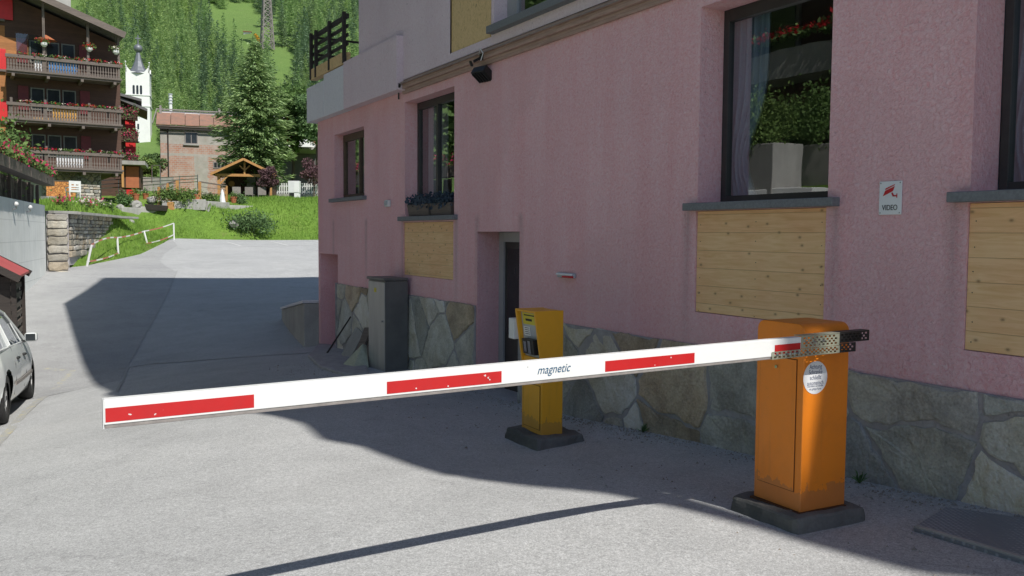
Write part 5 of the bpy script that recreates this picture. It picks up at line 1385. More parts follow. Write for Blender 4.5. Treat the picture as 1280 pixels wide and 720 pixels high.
b6 = at(183, 215, 72); broadleaf((b6.x, 72, tz(b6.x, 72)), 3.2, 1.3, 1.2, 'green bushy tree between the church tower and the brick house', 'leaf', 3500, .2, seed=9, trunk=.08)
b7 = at(192, 205, 76); broadleaf((b7.x, 76, tz(b7.x, 76)), 4.4, 1.0, 1.5, 'dark green bush against the side of the brick house', 'leafd', 3000, .2, seed=10, trunk=.08)
# bush on the bank
g0 = terr_at(309, 297, 40); o = empty('bank_bush', g0+Vector((0, .3, 0)), 0, 'leafy green bush on the grass bank at the far edge of the road', 'bush')
m = MB(); P_ = []
for k in range(11):
    c = (random.gauss(0, .62), random.gauss(0, .3), .45+random.uniform(-.15, .45))
    P_ += [(c[0]+random.gauss(0, .26), c[1]+random.gauss(0, .22), c[2]+random.gauss(0, .24)) for _ in range(280)]
m.clump(P_, .13); m.build('foliage', 'leafd', o)
m = MB(); 
for k in range(9): m.tube((0, 0, -.1), (random.gauss(0, .5), random.gauss(0, .2), random.uniform(.6, 1.5)), .02, .008, 5)
m.build('stems', 'bark', o)
# grass: tufts on the bank (stuff)
N_ = 120000; V = []; Fc = []
xs = rng.uniform(-21.5, 6, N_); ys = rng.uniform(31.6, 64, N_)
ex = np.interp(ys, LY, LX); fy = np.interp(xs, [-19.3, -17, -12, -8, 14], [50.5, 52.2, 52.9, 53.2, 53.6])
ok = ((xs < ex-.02) | (ys > fy+.02)) & (ys < 62.5) & (xs/ys > -.54) & ((ys > 34.2) | (xs > -16.9)) & (xs/ys < -.15)
xs, ys = xs[ok], ys[ok]; zs = terr(xs, ys); n = len(xs)
hgt = rng.uniform(.08, .22, n)*np.where(rng.random(n) > .93, 1.5, 1); wd = rng.uniform(.012, .03, n); an = rng.uniform(0, PI, n); lx = rng.normal(0, .06, n); ly = rng.normal(0, .06, n)
P0 = np.c_[xs-np.cos(an)*wd, ys-np.sin(an)*wd, zs-.03]; P1 = np.c_[xs+np.cos(an)*wd, ys+np.sin(an)*wd, zs-.03]; P2 = np.c_[xs+lx, ys+ly, zs+hgt]
V = np.stack([P0, P1, P2], 1).reshape(-1, 3)
me = bpy.data.meshes.new('meadow_grass'); me.from_pydata(V.tolist(), [], np.arange(3*n).reshape(-1, 3).tolist()); me.materials.append(M['grassb'])
tag(link('meadow_grass', me), 'short bright green grass covering the bank above the road', 'grass', kind='stuff')

# ================================================================== FOREST ON THE HILLSIDE
vars_ = [conifer_mesh('larch', 12, 2.3, 'larch', 1, 22, .48, .05, 8), conifer_mesh('larch', 13.5, 2.6, 'larch', 2, 22, .5, .05, 8), conifer_mesh('larch', 10.5, 2.4, 'larch', 5, 22, .48, .05, 8),
         conifer_mesh('pine', 12.5, 2.4, 'larch2', 3, 22, .5, .25, 8), conifer_mesh('pine', 11, 2.8, 'larch2', 4, 22, .5, .2, 8)]
cand = []
def in_clear(px, py):
    # meadow clearings seen on the slope
    if 262 < px < 328 and 14 < py < 50: return True
    if 296 < px < 352 and 38 < py < 74: return True
    if 338 < px < 372 and 60 < py < 116: return True
    return False
def proj(p):
    c = Vector((0, 0, CH)); v = p-c
    yy = v.y*math.cos(PITCH)-v.z*math.sin(PITCH); zz_ = v.y*math.sin(PITCH)+v.z*math.cos(PITCH)
    xr_, yr_ = v.x/yy, zz_/yy; cs, sn = math.cos(ROLL), math.sin(ROLL)
    x = xr_*cs+yr_*sn; y = -xr_*sn+yr_*cs
    return 640+F*x, 360-F*y
placed = []; tries = 0
while len(placed) < 430 and tries < 9000:
    tries += 1
    px, py = random.uniform(100, 455), random.uniform(-22, 188)
    q = terr_at(px, py, 90); X, Y = q.x, q.y
    if px < 206 and Y < 114: continue
    if in_clear(px, py) or in_clear(px, py-14) or in_clear(px, py-27): continue
    if any(((px-a)/9.5)**2+((py-b)/9.0)**2 < 1 for a, b, c, d in placed): continue
    placed.append((px, py, X, Y))
for i, (px, py, X, Y) in enumerate(placed):
    pine = random.random() < (.22 if px < 240 else .42)
    me = random.choice(vars_[3:] if pine else vars_[:3])
    o = link('pine_tree' if pine else 'larch_tree', me, None, (X, Y, tz(X, Y)-.2))
    s = random.uniform(.66, 1.0)*float(np.interp(Y, [95, 140, 300], [.50, .72, 1.15])); o.scale = (s*random.uniform(.9, 1.15), s*random.uniform(.9, 1.15), s); o.rotation_euler = (0, 0, random.uniform(0, 6.28))
    if pine: tag(o, 'dark green pine among the trees on the hillside', 'tree', 'dark pines on the hillside')
    else: tag(o, 'light green larch among the trees on the hillside', 'tree', 'larches on the hillside')

# ================================================================== CHALET
CX = Vector((.845, .535, 0)).normalized(); CY = Vector((-.535, .845, 0)); CR = math.atan2(CX.y, CX.x)
Y0 = 47.0
c0 = at(13, 240, Y0)
CB = Vector((c0.x, Y0, 0)); gz_ = at(40, 262, Y0).z
CHL = empty('timber_chalet', CB, CR, 'tall dark timber chalet with flowered balconies and red shutters at the left edge', 'building')
BD_ = 1.35   # balcony depth
yw = BD_     # main wall plane in local y
zslab = [at(14, y, Y0).z for y in (88, 149, 209)]   # bottoms of the balconies
zrail = [at(14, y, Y0).z for y in (67, 127, 186)]
W1 = 5.55
XL = -5.5
ridge_x = -3.0; zridge = 17.0
def roofz(x): return 14.2-.36*(x-1.2) if x > ridge_x else 14.2-.36*(ridge_x-1.2)-.36*(ridge_x-x)
m = MB()
m.prism([(XL-3, zslab[2]), (W1+.15, zslab[2]), (W1+.15, roofz(W1)-.35), (ridge_x, roofz(ridge_x)-.35), (XL-3, roofz(XL-3)-.35)], yw, yw+9)
wl = m.build('wall', 'tim_dk', CHL)
m = MB()
for a, b in zip([zslab[2]]+[z for z in (zslab[1], zslab[0])], [zslab[1], zslab[0], 12.6]):
    m.box(XL-3, .0, yw-.02, yw-.004, a, b)
m.box(.0, 1.1, yw-.02, yw-.004, zslab[0]+.9, 12.0)
m.build('sunlit_wall_patch', 'tim_sun', CHL)  # sunlit part of the same wall, painted as orange sheets
m = MB(); m.box(XL-3, 4.6, yw+.05, yw+8.9, gz_-.6, zslab[2]); m.build('basement', 'plaster_g', CHL)
m = MB(); stone_mesh(m, voronoi_stones(1.6, 4.6, gz_-.3, zslab[2]-.05, 8, 10, .35, 22, .015), 0, .08, [tuple(x*.75 for x in t_) for t_ in tonesr], 22, sgn=-1)
o = m.build('stone_base', 'rubble', CHL); o.location = (0, yw+.04, 0)
# roof
m = MB(); ov = 1.9
for xa, xb in ((ridge_x, W1+.18), (ridge_x, XL-4)):
    za, zb_2 = roofz(xa), roofz(xb); x0, x1 = min(xa, xb), max(xa, xb); z0, z1 = (za, zb_2) if xa < xb else (zb_2, za)
    m.hexa([(x0, yw-ov, z0-.12), (x1, yw-ov, z1-.12), (x1, yw+10, z1-.12), (x0, yw+10, z0-.12)], [(x0, yw-ov, z0+.06), (x1, yw-ov, z1+.06), (x1, yw+10, z1+.06), (x0, yw+10, z0+.06)])
rf = m.build('roof', 'slate', CHL)
m = MB(); m.bar((ridge_x, yw-ov-.04, roofz(ridge_x)-.12), (W1+.18, yw-ov-.04, roofz(W1+.18)-.12), .06, .34); m.bar((ridge_x, yw-ov-.04, roofz(ridge_x)-.12), (XL-4, yw-ov-.04, roofz(XL-4)-.12), .06, .34)
m.build('bargeboard', 'tim_gy', rf)
m = MB(); m.box(2.0, 3.4, yw+1.5, yw+2.7, 13.2, 16.0); ch_ = m.build('chimney', 'plaster_g', rf)
m = MB(); m.box(1.9, 3.5, yw+1.4, yw+2.8, 16.0, 16.15); m.build('chimney_cap', 'slate', ch_)
# balconies
for bi in range(3):
    zs_, zr_ = zslab[bi], zrail[bi]
    m = MB(); m.box(0, W1, 0.02, yw-.004, zs_-.10, zs_+.02)
    ba = m.build('balcony', 'tim_gy', CHL)
    m = MB()
    for k in range(4): m.box(.2+k*1.65, .34+k*1.65, -.12, yw-.005, zs_-.26, zs_-.105)
    m.build('joist', 'tim_gy', ba)
    m = MB(); m.box(-.08, W1+.08, -.10, .0, zr_-.17, zr_); m.box(-.05, W1+.05, -.06, .02, zs_+.0, zs_+.10); m.box(W1-.06, W1+.0, 0.02, yw-.005, zr_-.14, zr_)
    m.build('handrail', 'tim_gy', ba, bevel=.01)
    m = MB(); k = 0; x = .05
    while x < W1-.05:
        # fretted board: narrow waist and pointed lobes
        zz0, zz1 = zs_+.10, zr_-.17; mid = (zz0+zz1)/2; w = .055
        m.add([(x-w, -.03, zz0), (x+w, -.03, zz0), (x+w, -.03, zz0+.12), (x+w*.25, -.03, zz0+.2), (x+w, -.03, zz0+.28), (x+w*.45, -.03, zz0+.36), (x+w*.45, -.03, zz1), (x-w*.45, -.03, zz1), (x-w*.45, -.03, zz0+.36), (x-w, -.03, zz0+.28), (x-w*.25, -.03, zz0+.2), (x-w, -.03, zz0+.12)], [tuple(range(12))])
        x += .135
    m.build('fretwork', 'tim_gy', ba)
    for xp in (.15, 1.75, 3.9, W1-.1):
        if bi == 0 and xp == .15: continue
        m = MB(); m.box(xp-.06, xp+.06, -.02, .08, zr_-.9, zr_+.25 if bi else roofz(xp)-.2); m.build('post', 'tim_gy', ba)
    m = MB(); P_ = []
    for k in range(42): 
        cx_ = random.uniform(.5, W1)
        P_ += [(cx_+random.gauss(0, .07), -.06+random.gauss(0, .06), zr_+.04+abs(random.gauss(0, .05))) for _ in range(8)]
    m.clump(P_, .11); m.build('balcony_plants', 'leaf', ba)
    for mt_, nn_ in (('petalr', 22), ('petalw', 9), ('petal', 8)):
        m = MB(); P_ = []
        for k in range(nn_):
            cx_ = random.uniform(.6, W1)
            P_ += [(cx_+random.gauss(0, .05), -.10+random.gauss(0, .04), zr_+.09+random.gauss(0, .035)) for _ in range(7)]
        m.clump(P_, .085); m.build('balcony_blossom', mt_, ba)
    # laundry or coloured boards behind the rail
    m = MB()
    if bi == 0: m.box(1.95, 3.35, .06, .09, zs_+.02, zr_-.12); m.build('towel', 'blue', ba); m = MB(); m.box(1.3, 1.62, .06, .09, zs_+.05, zr_-.12); m.build('towel', 'towelw', ba)
    if bi == 1: m.box(2.1, 3.3, .06, .09, zs_+.05, zr_-.15); m.build('boards', 'amber', ba); m = MB(); m.box(1.1, 2.0, -.02, .0, zs_+.08, zs_+.2); m.build('boards', 'amber', ba)
    if bi == 2: m.box(2.2, 3.6, .06, .09, zs_+.05, zr_-.15); m.build('towel', 'towelw', ba); m = MB(); m.box(.25, .9, .06, .09, zs_+.3, zr_-.1); m.build('towel', 'towelw', ba)
    # window group with shutters behind the balcony
    wz0, wz1 = zs_+.75, zs_+1.95
    for k in range(3):
        xa = 1.15+k*.78; m = MB(); fw_ = .06
        m.box(xa, xa+fw_, yw-.06, yw-.006, wz0, wz1); m.box(xa+.68-fw_, xa+.68, yw-.06, yw-.006, wz0, wz1); m.box(xa+fw_, xa+.68-fw_, yw-.06, yw-.006, wz0, wz0+fw_); m.box(xa+fw_, xa+.68-fw_, yw-.06, yw-.006, wz1-fw_, wz1)
        w__ = m.build('window', 'winframe', CHL); m = MB(); m.box(xa+.05, xa+.63, yw-.04, yw-.008, wz0+.05, wz1-.05); m.build('pane', 'win', w__)
    for xs_ in (.55, 3.6):
        m = MB(); m.box(xs_, xs_+.5, yw-.07, yw-.006, wz0-.05, wz1+.05); m.build('shutter', 'shutter_shade', CHL, bevel=.01)  # shaded copy of the red shutters
# far-left windows and shutters in the sunny wall
for bi, zc_ in enumerate((at(5, 12, Y0+1).z, at(5, 75, Y0+1).z, at(5, 140, Y0+1).z, at(5, 200, Y0+1).z)):
    m = MB(); m.box(-1.5, -.45, yw-.08, yw-.03, zc_-.45, zc_+.55); w__ = m.build('window', 'winframe', CHL); m = MB()
    for a in (-1.44, -.95): m.box(a, a+.44, yw-.09, yw-.082, zc_-.38, zc_+.48)
    m.build('pane', 'win', w__)
    m = MB(); m.box(-.42, .02 if bi else .4, yw-.10, yw-.06, zc_-.5, zc_+.6); m.build('shutter', 'shutter', CHL, bevel=.01)
    m = MB(); m.box(-1.6, -.0, yw-.18, yw-.03, zc_-.62, zc_-.50); m.build('window_sill', 'tim_gy', w__)
# glass wind screen and parasol on the top balcony
m = MB(); m.box(.45, 1.65, .10, .12, zrail[0]+.02, zrail[0]+1.15); m.build('wind_screen', 'scrglass', CHL)
o = empty('parasol', CB+CX*1.9+CY*.5+Vector((0, 0, zslab[0]+.02)), CR, 'small orange parasol open on the top balcony of the chalet', 'parasol')
m = MB(); m.lathe([(.55, 1.85), (.3, 2.0), (.02, 2.15)], 8); m.build('canopy', 'terra', o)
m = MB(); m.tube((0, 0, 0), (0, 0, 2.1), .02); m.build('pole', 'tim_gy', o)
for i, xh in enumerate((1.75, 3.95, 5.3)):
    o = empty('hanging_basket', CB+CX*xh+CY*(-.12)+Vector((0, 0, zrail[0]+.75)), CR, ['hanging flower basket over the top balcony, nearest the parasol', 'hanging flower basket over the middle of the top balcony', 'hanging flower basket at the right end of the top balcony'][i], 'hanging basket', 'baskets over the top balcony')
    m = MB(); m.lathe([(.06, -.22), (.16, -.12), (.18, 0)], 10); m.build('pot', 'offwhite', o)
    m = MB(); m.tube((0, 0, 0), (0, 0, roofz(xh)-.2-zrail[0]-.75), .008, n=5); m.build('hanger', 'tim_gy', o)
    m = MB(); m.clump([(random.gauss(0, .16), random.gauss(0, .12), .08+random.gauss(0, .08)) for _ in range(160)], .10); m.build('plant', 'leaf', o)
    m = MB(); m.clump([(random.gauss(0, .16), -.08+random.gauss(0, .1), .12+random.gauss(0, .07)) for _ in range(60)], .09); m.build('blossom', 'petalr' if i != 2 else 'petalw', o)
# log pile, garden wall and white chair in front
ps = at(58, 245, 45.5); pe = at(87, 245, 46.5)
o = empty('log_pile', (ps.x, 45.5, at(70, 246, 46).z), CR*.6, 'stacked split firewood with orange cut ends under the chalet balcony', 'firewood')
m = MB(); m.box(0, 1.35, 0, .6, 0, .78)
m.build('logs', 'logs', o, bevel=.01)
m = MB(); m.box(-.03, 1.38, -.02, .62, .785, .82); m.build('cover_board', 'tim_gy', o)
rw0, rw1 = at(58, 250, 45.0), at(125, 250, 47.6)
rubble_wall('garden_wall', rw0, rw1, gz_-.3, at(90, 246, 46).z, 12, 3, 'low pale stone wall below the firewood beside the chalet', 1.1, .5, 31)
rw0, rw1 = at(88, 250, 46.2), at(125, 250, 47.8)
rubble_wall('rubble_wall', rw0, rw1, at(90, 247, 46).z, at(90, 229, 46).z, 7, 5, 'pale rubble wall section behind the white chair', 1.25, .4, 33)
wc = at(92, 262, 43.0)
o = empty('garden_chair', (wc.x, 43, tz(wc.x, 43)+.02), CR+PI+.2, 'white plastic garden chair turned with its slotted back to the road', 'chair')
m = MB(); holed(m, -.27, .27, .40, .92, [(-.16, -.05, .72, .78), (.05, .16, .72, .78), (-.17, .17, .60, .64), (-.17, .17, .50, .54)], .25); holed(m, -.27, .27, .40, .92, [(-.16, -.05, .72, .78), (.05, .16, .72, .78), (-.17, .17, .60, .64), (-.17, .17, .50, .54)], .28)
m.box(-.27, .27, .25, .28, .92, .94); m.build('backrest', 'offwhite', o)
m = MB(); m.box(-.27, .27, -.25, .25, .40, .44); m.build('seat', 'offwhite', o, bevel=.01)
for x, y in ((-.25, -.23), (.22, -.23), (-.25, .25), (.22, .25)): m = MB(); m.box(x, x+.04, y-.02, y+.03, 0, .40); m.build('leg', 'offwhite', o)
for x in (-.29, .25): m = MB(); m.box(x, x+.045, -.22, .25, .60, .64); m.box(x, x+.045, -.22, -.18, .44, .60); m.build('armrest', 'offwhite', o)
# ================================================================== CHURCH, NEIGHBOURS
Yc = 105.0; pc = at(159, 195, Yc); CHU = empty('church_tower', (pc.x, Yc, 0), CR*.55, 'white church tower with belfry arches and a grey onion-ball spire', 'church')
wt = (at(190, 195, Yc).x-pc.x)*.88
z0 = tz(pc.x, Yc)-2; zt = at(175, 90, Yc).z
m = MB(); m.box(0, wt, 0, wt, z0, zt); m.build('tower', 'plaster_w', CHU)
m = MB(); zc_ = at(175, 131, Yc).z; m.box(-.08, wt+.08, -.08, wt+.08, zc_-.12, zc_+.06); m.box(-.08, wt+.08, -.08, wt+.08, at(175, 118, Yc).z-.05, at(175, 118, Yc).z+.06); m.build('cornice', 'plaster_w', CHU)
# gablets at the corners
m = MB()
for a in ((0, 1), (1, 1)):
    pass
hg = .95
m.prism([(0, zt), (wt, zt), (wt, zt+hg*.85), (wt*.78, zt+.12), (wt*.22, zt+.12), (0, zt+hg*.85)], 0, .12); m.prism([(0, zt), (wt, zt), (wt, zt+hg*.85), (wt*.78, zt+.12), (wt*.22, zt+.12), (0, zt+hg*.85)], wt-.12, wt)
m.prism([(0, zt), (wt, zt), (wt, zt+hg*.85), (wt*.78, zt+.12), (wt*.22, zt+.12), (0, zt+hg*.85)], 0, .12, axis='x'); m.prism([(0, zt), (wt, zt), (wt, zt+hg*.85), (wt*.78, zt+.12), (wt*.22, zt+.12), (0, zt+hg*.85)], wt-.12, wt, axis='x')
m.build('gablet', 'plaster_w', CHU)
for k in range(3):
    xa = wt*.28+k*wt*.155; za, zb__ = at(175, 117, Yc).z, at(175, 107, Yc).z; w = wt*.095
    m = MB(); m.prism([(xa, za), (xa+w, za), (xa+w, zb__)]+[(xa+w/2+w/2*math.cos(t), zb__+w/2*math.sin(t)) for t in (PI/4, PI/2, 3*PI/4)]+[(xa, zb__)], -.02, .01); m.build('belfry_arch', 'win', CHU)
m = MB()
for y in (158, 180): zz_ = at(175, y, Yc).z; m.box(wt*.45, wt*.53, -.02, .01, zz_-.3, zz_+.35)
m.build('slit_window', 'win', CHU)
zs1, zs2 = at(173, 66, Yc).z, at(173, 62, Yc).z
m = MB(); c = wt/2; m.lathe([(wt*.62, zt-.05), (wt*.40, zt+.35), (wt*.27, zt+.85), (wt*.17, zt+1.5), (.14, zs1+.6)], 8, (c, c, 0)); m.build('spire', 'spire', CHU)
m = MB(); m.ball((c, c, at(173, 57, Yc).z), .50, n=16, m=10); m.build('spire_ball', 'spire', CHU, smooth=True)
m = MB(); m.tube((c, c, at(173, 57, Yc).z), (c, c, at(173, 40, Yc).z), .10, .06); m.box(c-.3, c+.3, c-.05, c+.05, at(173, 45, Yc).z, at(173, 43.5, Yc).z); m.build('cross', 'spire', CHU)
for k, (x, y) in enumerate(((0, 0), (wt, 0))):
    m = MB(); m.tube((x, y, zt+hg*.8), (x, y, zt+hg*.8+.45), .02); m.ball((x, y, zt+hg*.8+.45), .09); m.build('finial', 'plaster_w', CHU)
# nave roof behind
m = MB(); m.box(-6, 0, .5, 8, z0, z0+4); m.build('nave', 'plaster_w', CHU)
m = MB(); m.prism([(-.3, z0+4), (8.8, z0+4), (4.25, z0+6)], -6.3, -.05, axis='x'); m.build('nave_roof', 'slate', CHU)

# neighbour chalet with small balconies right of the big one
Yn = 68.0; pn = at(140, 220, Yn)
o = empty('flowered_house', (pn.x, Yn, 0), CR*.7, 'narrow house with dark eaves and red flowered balconies beside the church', 'building')
zt_n = at(160, 125, Yn).z; zb_n = tz(pn.x, Yn)-1
m = MB(); m.box(-3, 1.0, 0, 5, zb_n, zt_n); m.build('wall', 'tim_dk', o)
m = MB(); m.box(.9, 1.7, .3, 5, zb_n, zt_n-1); m.build('red_wall', 'shutter', o)
m = MB(); m.prism([(-3.5, zt_n+1.2), (-3.5, zt_n+1.4), (2.2, zt_n+.1), (2.2, zt_n-.1)], -.9, 5.4); m.prism([(-.5, zt_n+.4), (-.5, zt_n+.6), (2.6, zt_n-.6), (2.6, zt_n-.8)], -.7, 5.0); m.build('roof', 'slate', o)
for k, yy in enumerate((148, 176, 205)):
    zz_ = at(160, yy, Yn).z; m = MB(); m.box(.2, 1.9, -.7, 0, zz_-.1, zz_); m.box(.2, 1.9, -.74, -.68, zz_, zz_+.7); b_ = m.build('balcony', 'tim_dk', o)
    m = MB(); m.clump([(random.uniform(.1, 2.0), -.75+random.gauss(0, .08), zz_+.5+random.gauss(0, .25)) for _ in range(260)], .16); m.build('balcony_plants', 'leafd', b_)
    m = MB(); m.clump([(random.uniform(.1, 2.0), -.85+random.gauss(0, .06), zz_+.6+random.gauss(0, .2)) for _ in range(110)], .12); m.build('balcony_blossom', 'petal', b_)
# orange garage with flat canopy
Yg = 60.0; pg_ = at(150, 222, Yg)
o = empty('garage', (pg_.x, Yg, 0), CR*.6, 'small orange fronted garage with a pale flat canopy beside the chalet', 'garage')
zg0, zg1 = at(160, 225, Yg).z-.5, at(160, 201, Yg).z; wG = (at(172, 222, Yg).x-pg_.x)/math.cos(CR*.6)
m = MB(); m.box(0, wG, .3, 3, zg0, zg1-.28); m.build('wall', 'tim_dk', o)
m = MB(); m.box(.35, wG-.1, .26, .298, zg0, zg1-.35); m.build('door', 'terra', o)
m = MB(); m.box(-.1, wG+.35, -.4, 3.2, zg1-.27, zg1); m.build('canopy', 'cem', o, bevel=.02)
m = MB(); m.box(.12, .26, -.3, -.16, zg0, zg1-.275); m.build('post', 'tim_lt', o)
# half rendered brick house
Yb = 76.0; pb = at(201, 215, Yb); gb = tz(pb.x, Yb)
BR = empty('brick_house', (pb.x, Yb, at(201, 221, Yb).z), CR*.62, 'old house with half rendered orange brick front and rusty sheet roof', 'building')
zb0 = at(201, 221, Yb).z; ze_ = at(201, 158, Yb).z-zb0; zt2 = at(201, 133, Yb).z-zb0
Wb = 7.6
m = MB(); m.box(0, Wb, .0, 6, -2, ze_); m.build('wall', 'brick', BR)
m = MB(); m.box(-.03, -.003, .1, 6, -2, ze_); m.build('shaded_side_wall', 'tim_dk', BR)  # side turned from the sun, its shade put in as dark timber
m = MB(); m.box(-.3, Wb+.3, -.35, .3, ze_-.02, ze_+.10); m.build('eaves', 'tim_gy', BR)
m = MB(); m.box(-.2, Wb+.2, -.38, -.30, ze_-.22, ze_-.10); m.tube((.62, -.08, ze_-.2), (.62, -.08, -.3), .05); m.tube((0, -.3, ze_-.28), (.62, -.08, ze_-.35), .05); m.build('downpipe', 'tim_blk', BR)
m = MB(); n_ = 7
for k in range(n_):
    x0, x1 = -.3+k*(Wb+.6)/n_, -.3+(k+1)*(Wb+.6)/n_-.04; j_ = .03*(k % 2)
    m.hexa([(x0, -.4, ze_+.11+j_), (x1, -.4, ze_+.11+j_), (x1, 2.2, zt2-.3+j_), (x0, 2.2, zt2-.3+j_)], [(x0, -.4, ze_+.17+j_), (x1, -.4, ze_+.17+j_), (x1, 2.2, zt2-.22+j_), (x0, 2.2, zt2-.22+j_)])
m.build('roof', 'rust', BR)
m = MB(); m.box(.1, Wb-.2, 2.2, 2.35, ze_+.5, zt2-.05); m.build('upstand', 'plaster_w', BR)
m = MB(); m.bar((-.3, 2.1, zt2+.05), (Wb-.6, 2.1, zt2+.05), .08, .10); m.bar((-.3, 2.1, zt2+.05), (-.6, -.2, ze_+.2), .06, .12)
for x in (0, 4.9): m.box(x-.09, x+.09, 1.9, 2.1, ze_+.8, zt2+.35)
m.build('roof_rail', 'lip', BR)
for nm, (x0, x1, y0_, y1_) in (('window', (2.05, 2.95, 166, 179)), ('window', (4.35, 4.85, 202.5, 208.5)), ('window', (4.95, 5.45, 202.5, 208.5)), ('window', (6.9, 7.4, 166, 179))):
    za, zb__ = at(230, y1_, Yb+1).z-zb0, at(230, y0_, Yb+1).z-zb0
    m = MB(); m.box(x0-.08, x1+.08, -.05, -.003, za-.08, zb__+.08); w__ = m.build('window', 'lip', BR); m = MB(); m.box(x0, (x0+x1)/2-.03, -.06, -.052, za, zb__); m.box((x0+x1)/2+.03, x1, -.06, -.052, za, zb__); m.build('pane', 'win', w__)
    if x1-x0 > .8: m = MB(); m.box(x0-.2, x1+.2, -.15, -.003, za-.2, za-.085); m.build('window_sill', 'plaster_g', w__)
# white pole on the roof line
pp = at(213, 117, 90); o = empty('vent_pipe', (pp.x, 90, at(213, 131, 90).z-1.5), 0, 'thin white banded pipe rising behind the brick house roof', 'pipe')
m = MB(); m.tube((0, 0, 0), (0, 0, 2.6), .16, n=10); m.build('pipe', 'plaster_w', o)
m = MB(); [m.lathe([(.22, 1.6+k*.3), (.22, 1.7+k*.3)], 10) for k in range(4)]; m.build('collar', 'panelg', o)
# apartment block behind the trees on the right
Ya = 84.0; pa = at(338, 225, Ya)
AP = empty('apartment_block', (pa.x, Ya, 0), CR*.5, 'grey white apartment block with red flowered balconies behind the trees', 'building')
za0, za1 = at(350, 235, Ya).z-2, at(350, 126, Ya).z
m = MB(); m.box(0, 9, 0, 8, za0, za1); m.build('wall', 'plaster_g', AP)
m = MB(); m.prism([(-.4, za1), (9.4, za1), (4.5, za1+1.1)], -.9, 8.3); m.build('roof', 'slate', AP)
for yy in (158, 185, 212):
    zz_ = at(362, yy, Ya).z; m = MB(); m.box(.2, 8.8, -1.2, -.003, zz_-.15, zz_); m.box(.2, 8.8, -1.25, -1.18, zz_+.004, zz_+.85); b_ = m.build('balcony', 'plaster_w', AP)
    m = MB()
    for cx_ in (1.75, 4.6, 7.2): m.clump([(cx_+random.gauss(0, .35), -1.35+random.gauss(0, .08), zz_+.9+random.gauss(0, .35)) for _ in range(120)], .22)
    m.build('balcony_blossom', 'petalr', b_)
    for xx in (1, 3.4, 5.8): m = MB(); m.box(xx, xx+1.3, -.04, -.004, zz_+.2, zz_+2.1); w__ = m.build('window', 'winframe', AP); m = MB(); m.box(xx+.1, xx+1.2, -.05, -.042, zz_+.3, zz_+2.0); m.build('pane', 'win', w__)
# carport: dark post and flat roof
Yp = 73.; pq = at(354, 225, Yp); o = empty('carport', (pq.x, Yp, tz(pq.x, Yp)), CR*.5, 'dark carport with flat pale roof under the trees', 'carport')
hcp = at(360, 183, Yp).z-tz(pq.x, Yp)
m = MB(); m.box(0, .75, 0, .4, -.3, hcp-.2); m.build('pillar', 'cabinet_d', o); m = MB(); m.box(-1.8, -1.4, 3.4, 3.8, -.3, hcp-.2); m.build('pillar', 'cabinet_d', o); m = MB(); m.box(-2.0, 3.0, 3.9, 4.1, -.3, hcp-.2); m.build('wall', 'cabinet_d', o)
m = MB(); m.box(-2.2, 3, -.2, 4.2, hcp-.2, hcp); m.build('roof', 'plaster_g', o)

# ================================================================== TIMBER SHELTER
Ys = 62.0; s0 = at(273, 250, Ys); gs = s0.z
SH = empty('timber_shelter', (s0.x, Ys, gs), CR*.25, 'open fronted timber garden shelter with a pitched roof', 'shelter')
Ws = (at(335, 250, Ys).x-s0.x)*1.04; zev = at(271, 217, Ys).z-gs; zap = at(302, 199.5, Ys).z-gs
m = MB(); m.box(0, Ws, 2.8, 2.9, -.6, zev); m.box(Ws-.1, Ws, .0, 2.8, -.6, zev); m.prism([(0, zev), (Ws, zev), (Ws/2, zap-.1)], 2.8, 2.9); m.build('wall', 'tim_dk', SH)
for x in (.05, Ws-.05): m = MB(); m.box(x-.09, x+.09, -.09, .09, -.6, zev); m.build('post', 'tim_lt', SH)
m = MB(); m.box(-.2, Ws+.2, -.08, .08, zev-.18, zev); m.bar((.1, 0, zev-.75), (.65, 0, zev-.15), .08, .10); m.bar((Ws-.1, 0, zev-.75), (Ws-.65, 0, zev-.15), .08, .10)
m.bar((Ws/2, 0, zev), (Ws/2, 0, zap-.1), .12, .12); m.bar((Ws/2, 0, zev+.25), (Ws/2-.35, 0, zev+.6), .06, .08); m.bar((Ws/2, 0, zev+.25), (Ws/2+.35, 0, zev+.6), .06, .08); m.build('beam', 'tim_lt', SH)
m = MB()
for sgn in (-1, 1):
    xe = Ws/2+sgn*(Ws/2+.4); zee = zev-.10
    a_, b_ = sorted((Ws/2, xe)); za, zb__ = (zap, zee) if sgn > 0 else (zee, zap)
    m.hexa([(a_, -.5, za), (b_, -.5, zb__), (b_, 3.2, zb__), (a_, 3.2, za)], [(a_, -.5, za+.08), (b_, -.5, zb__+.08), (b_, 3.2, zb__+.08), (a_, 3.2, za+.08)])
rf = m.build('roof', 'tim_gy', SH)
m = MB(); m.bar((Ws/2, -.53, zap+.02), (-.42, -.53, zev-.08), .05, .16); m.bar((Ws/2, -.53, zap+.02), (Ws+.42, -.53, zev-.08), .05, .16); m.build('bargeboard', 'tim_lt', rf)
m = MB(); m.box(1.45, 2.95, 2.70, 2.79, .15, 1.95); w__ = m.build('window', 'tim_dk', SH); m = MB(); m.box(1.52, 2.15, 2.68, 2.695, .2, 1.9); m.box(2.25, 2.88, 2.68, 2.695, .2, 1.9); m.build('pane', 'plaster_g', w__)
m = MB(); m.disc_y((.45, zev-.55), .22, 2.72, 2.79, 12); m.build('wall_plate', 'tim_lt', SH)
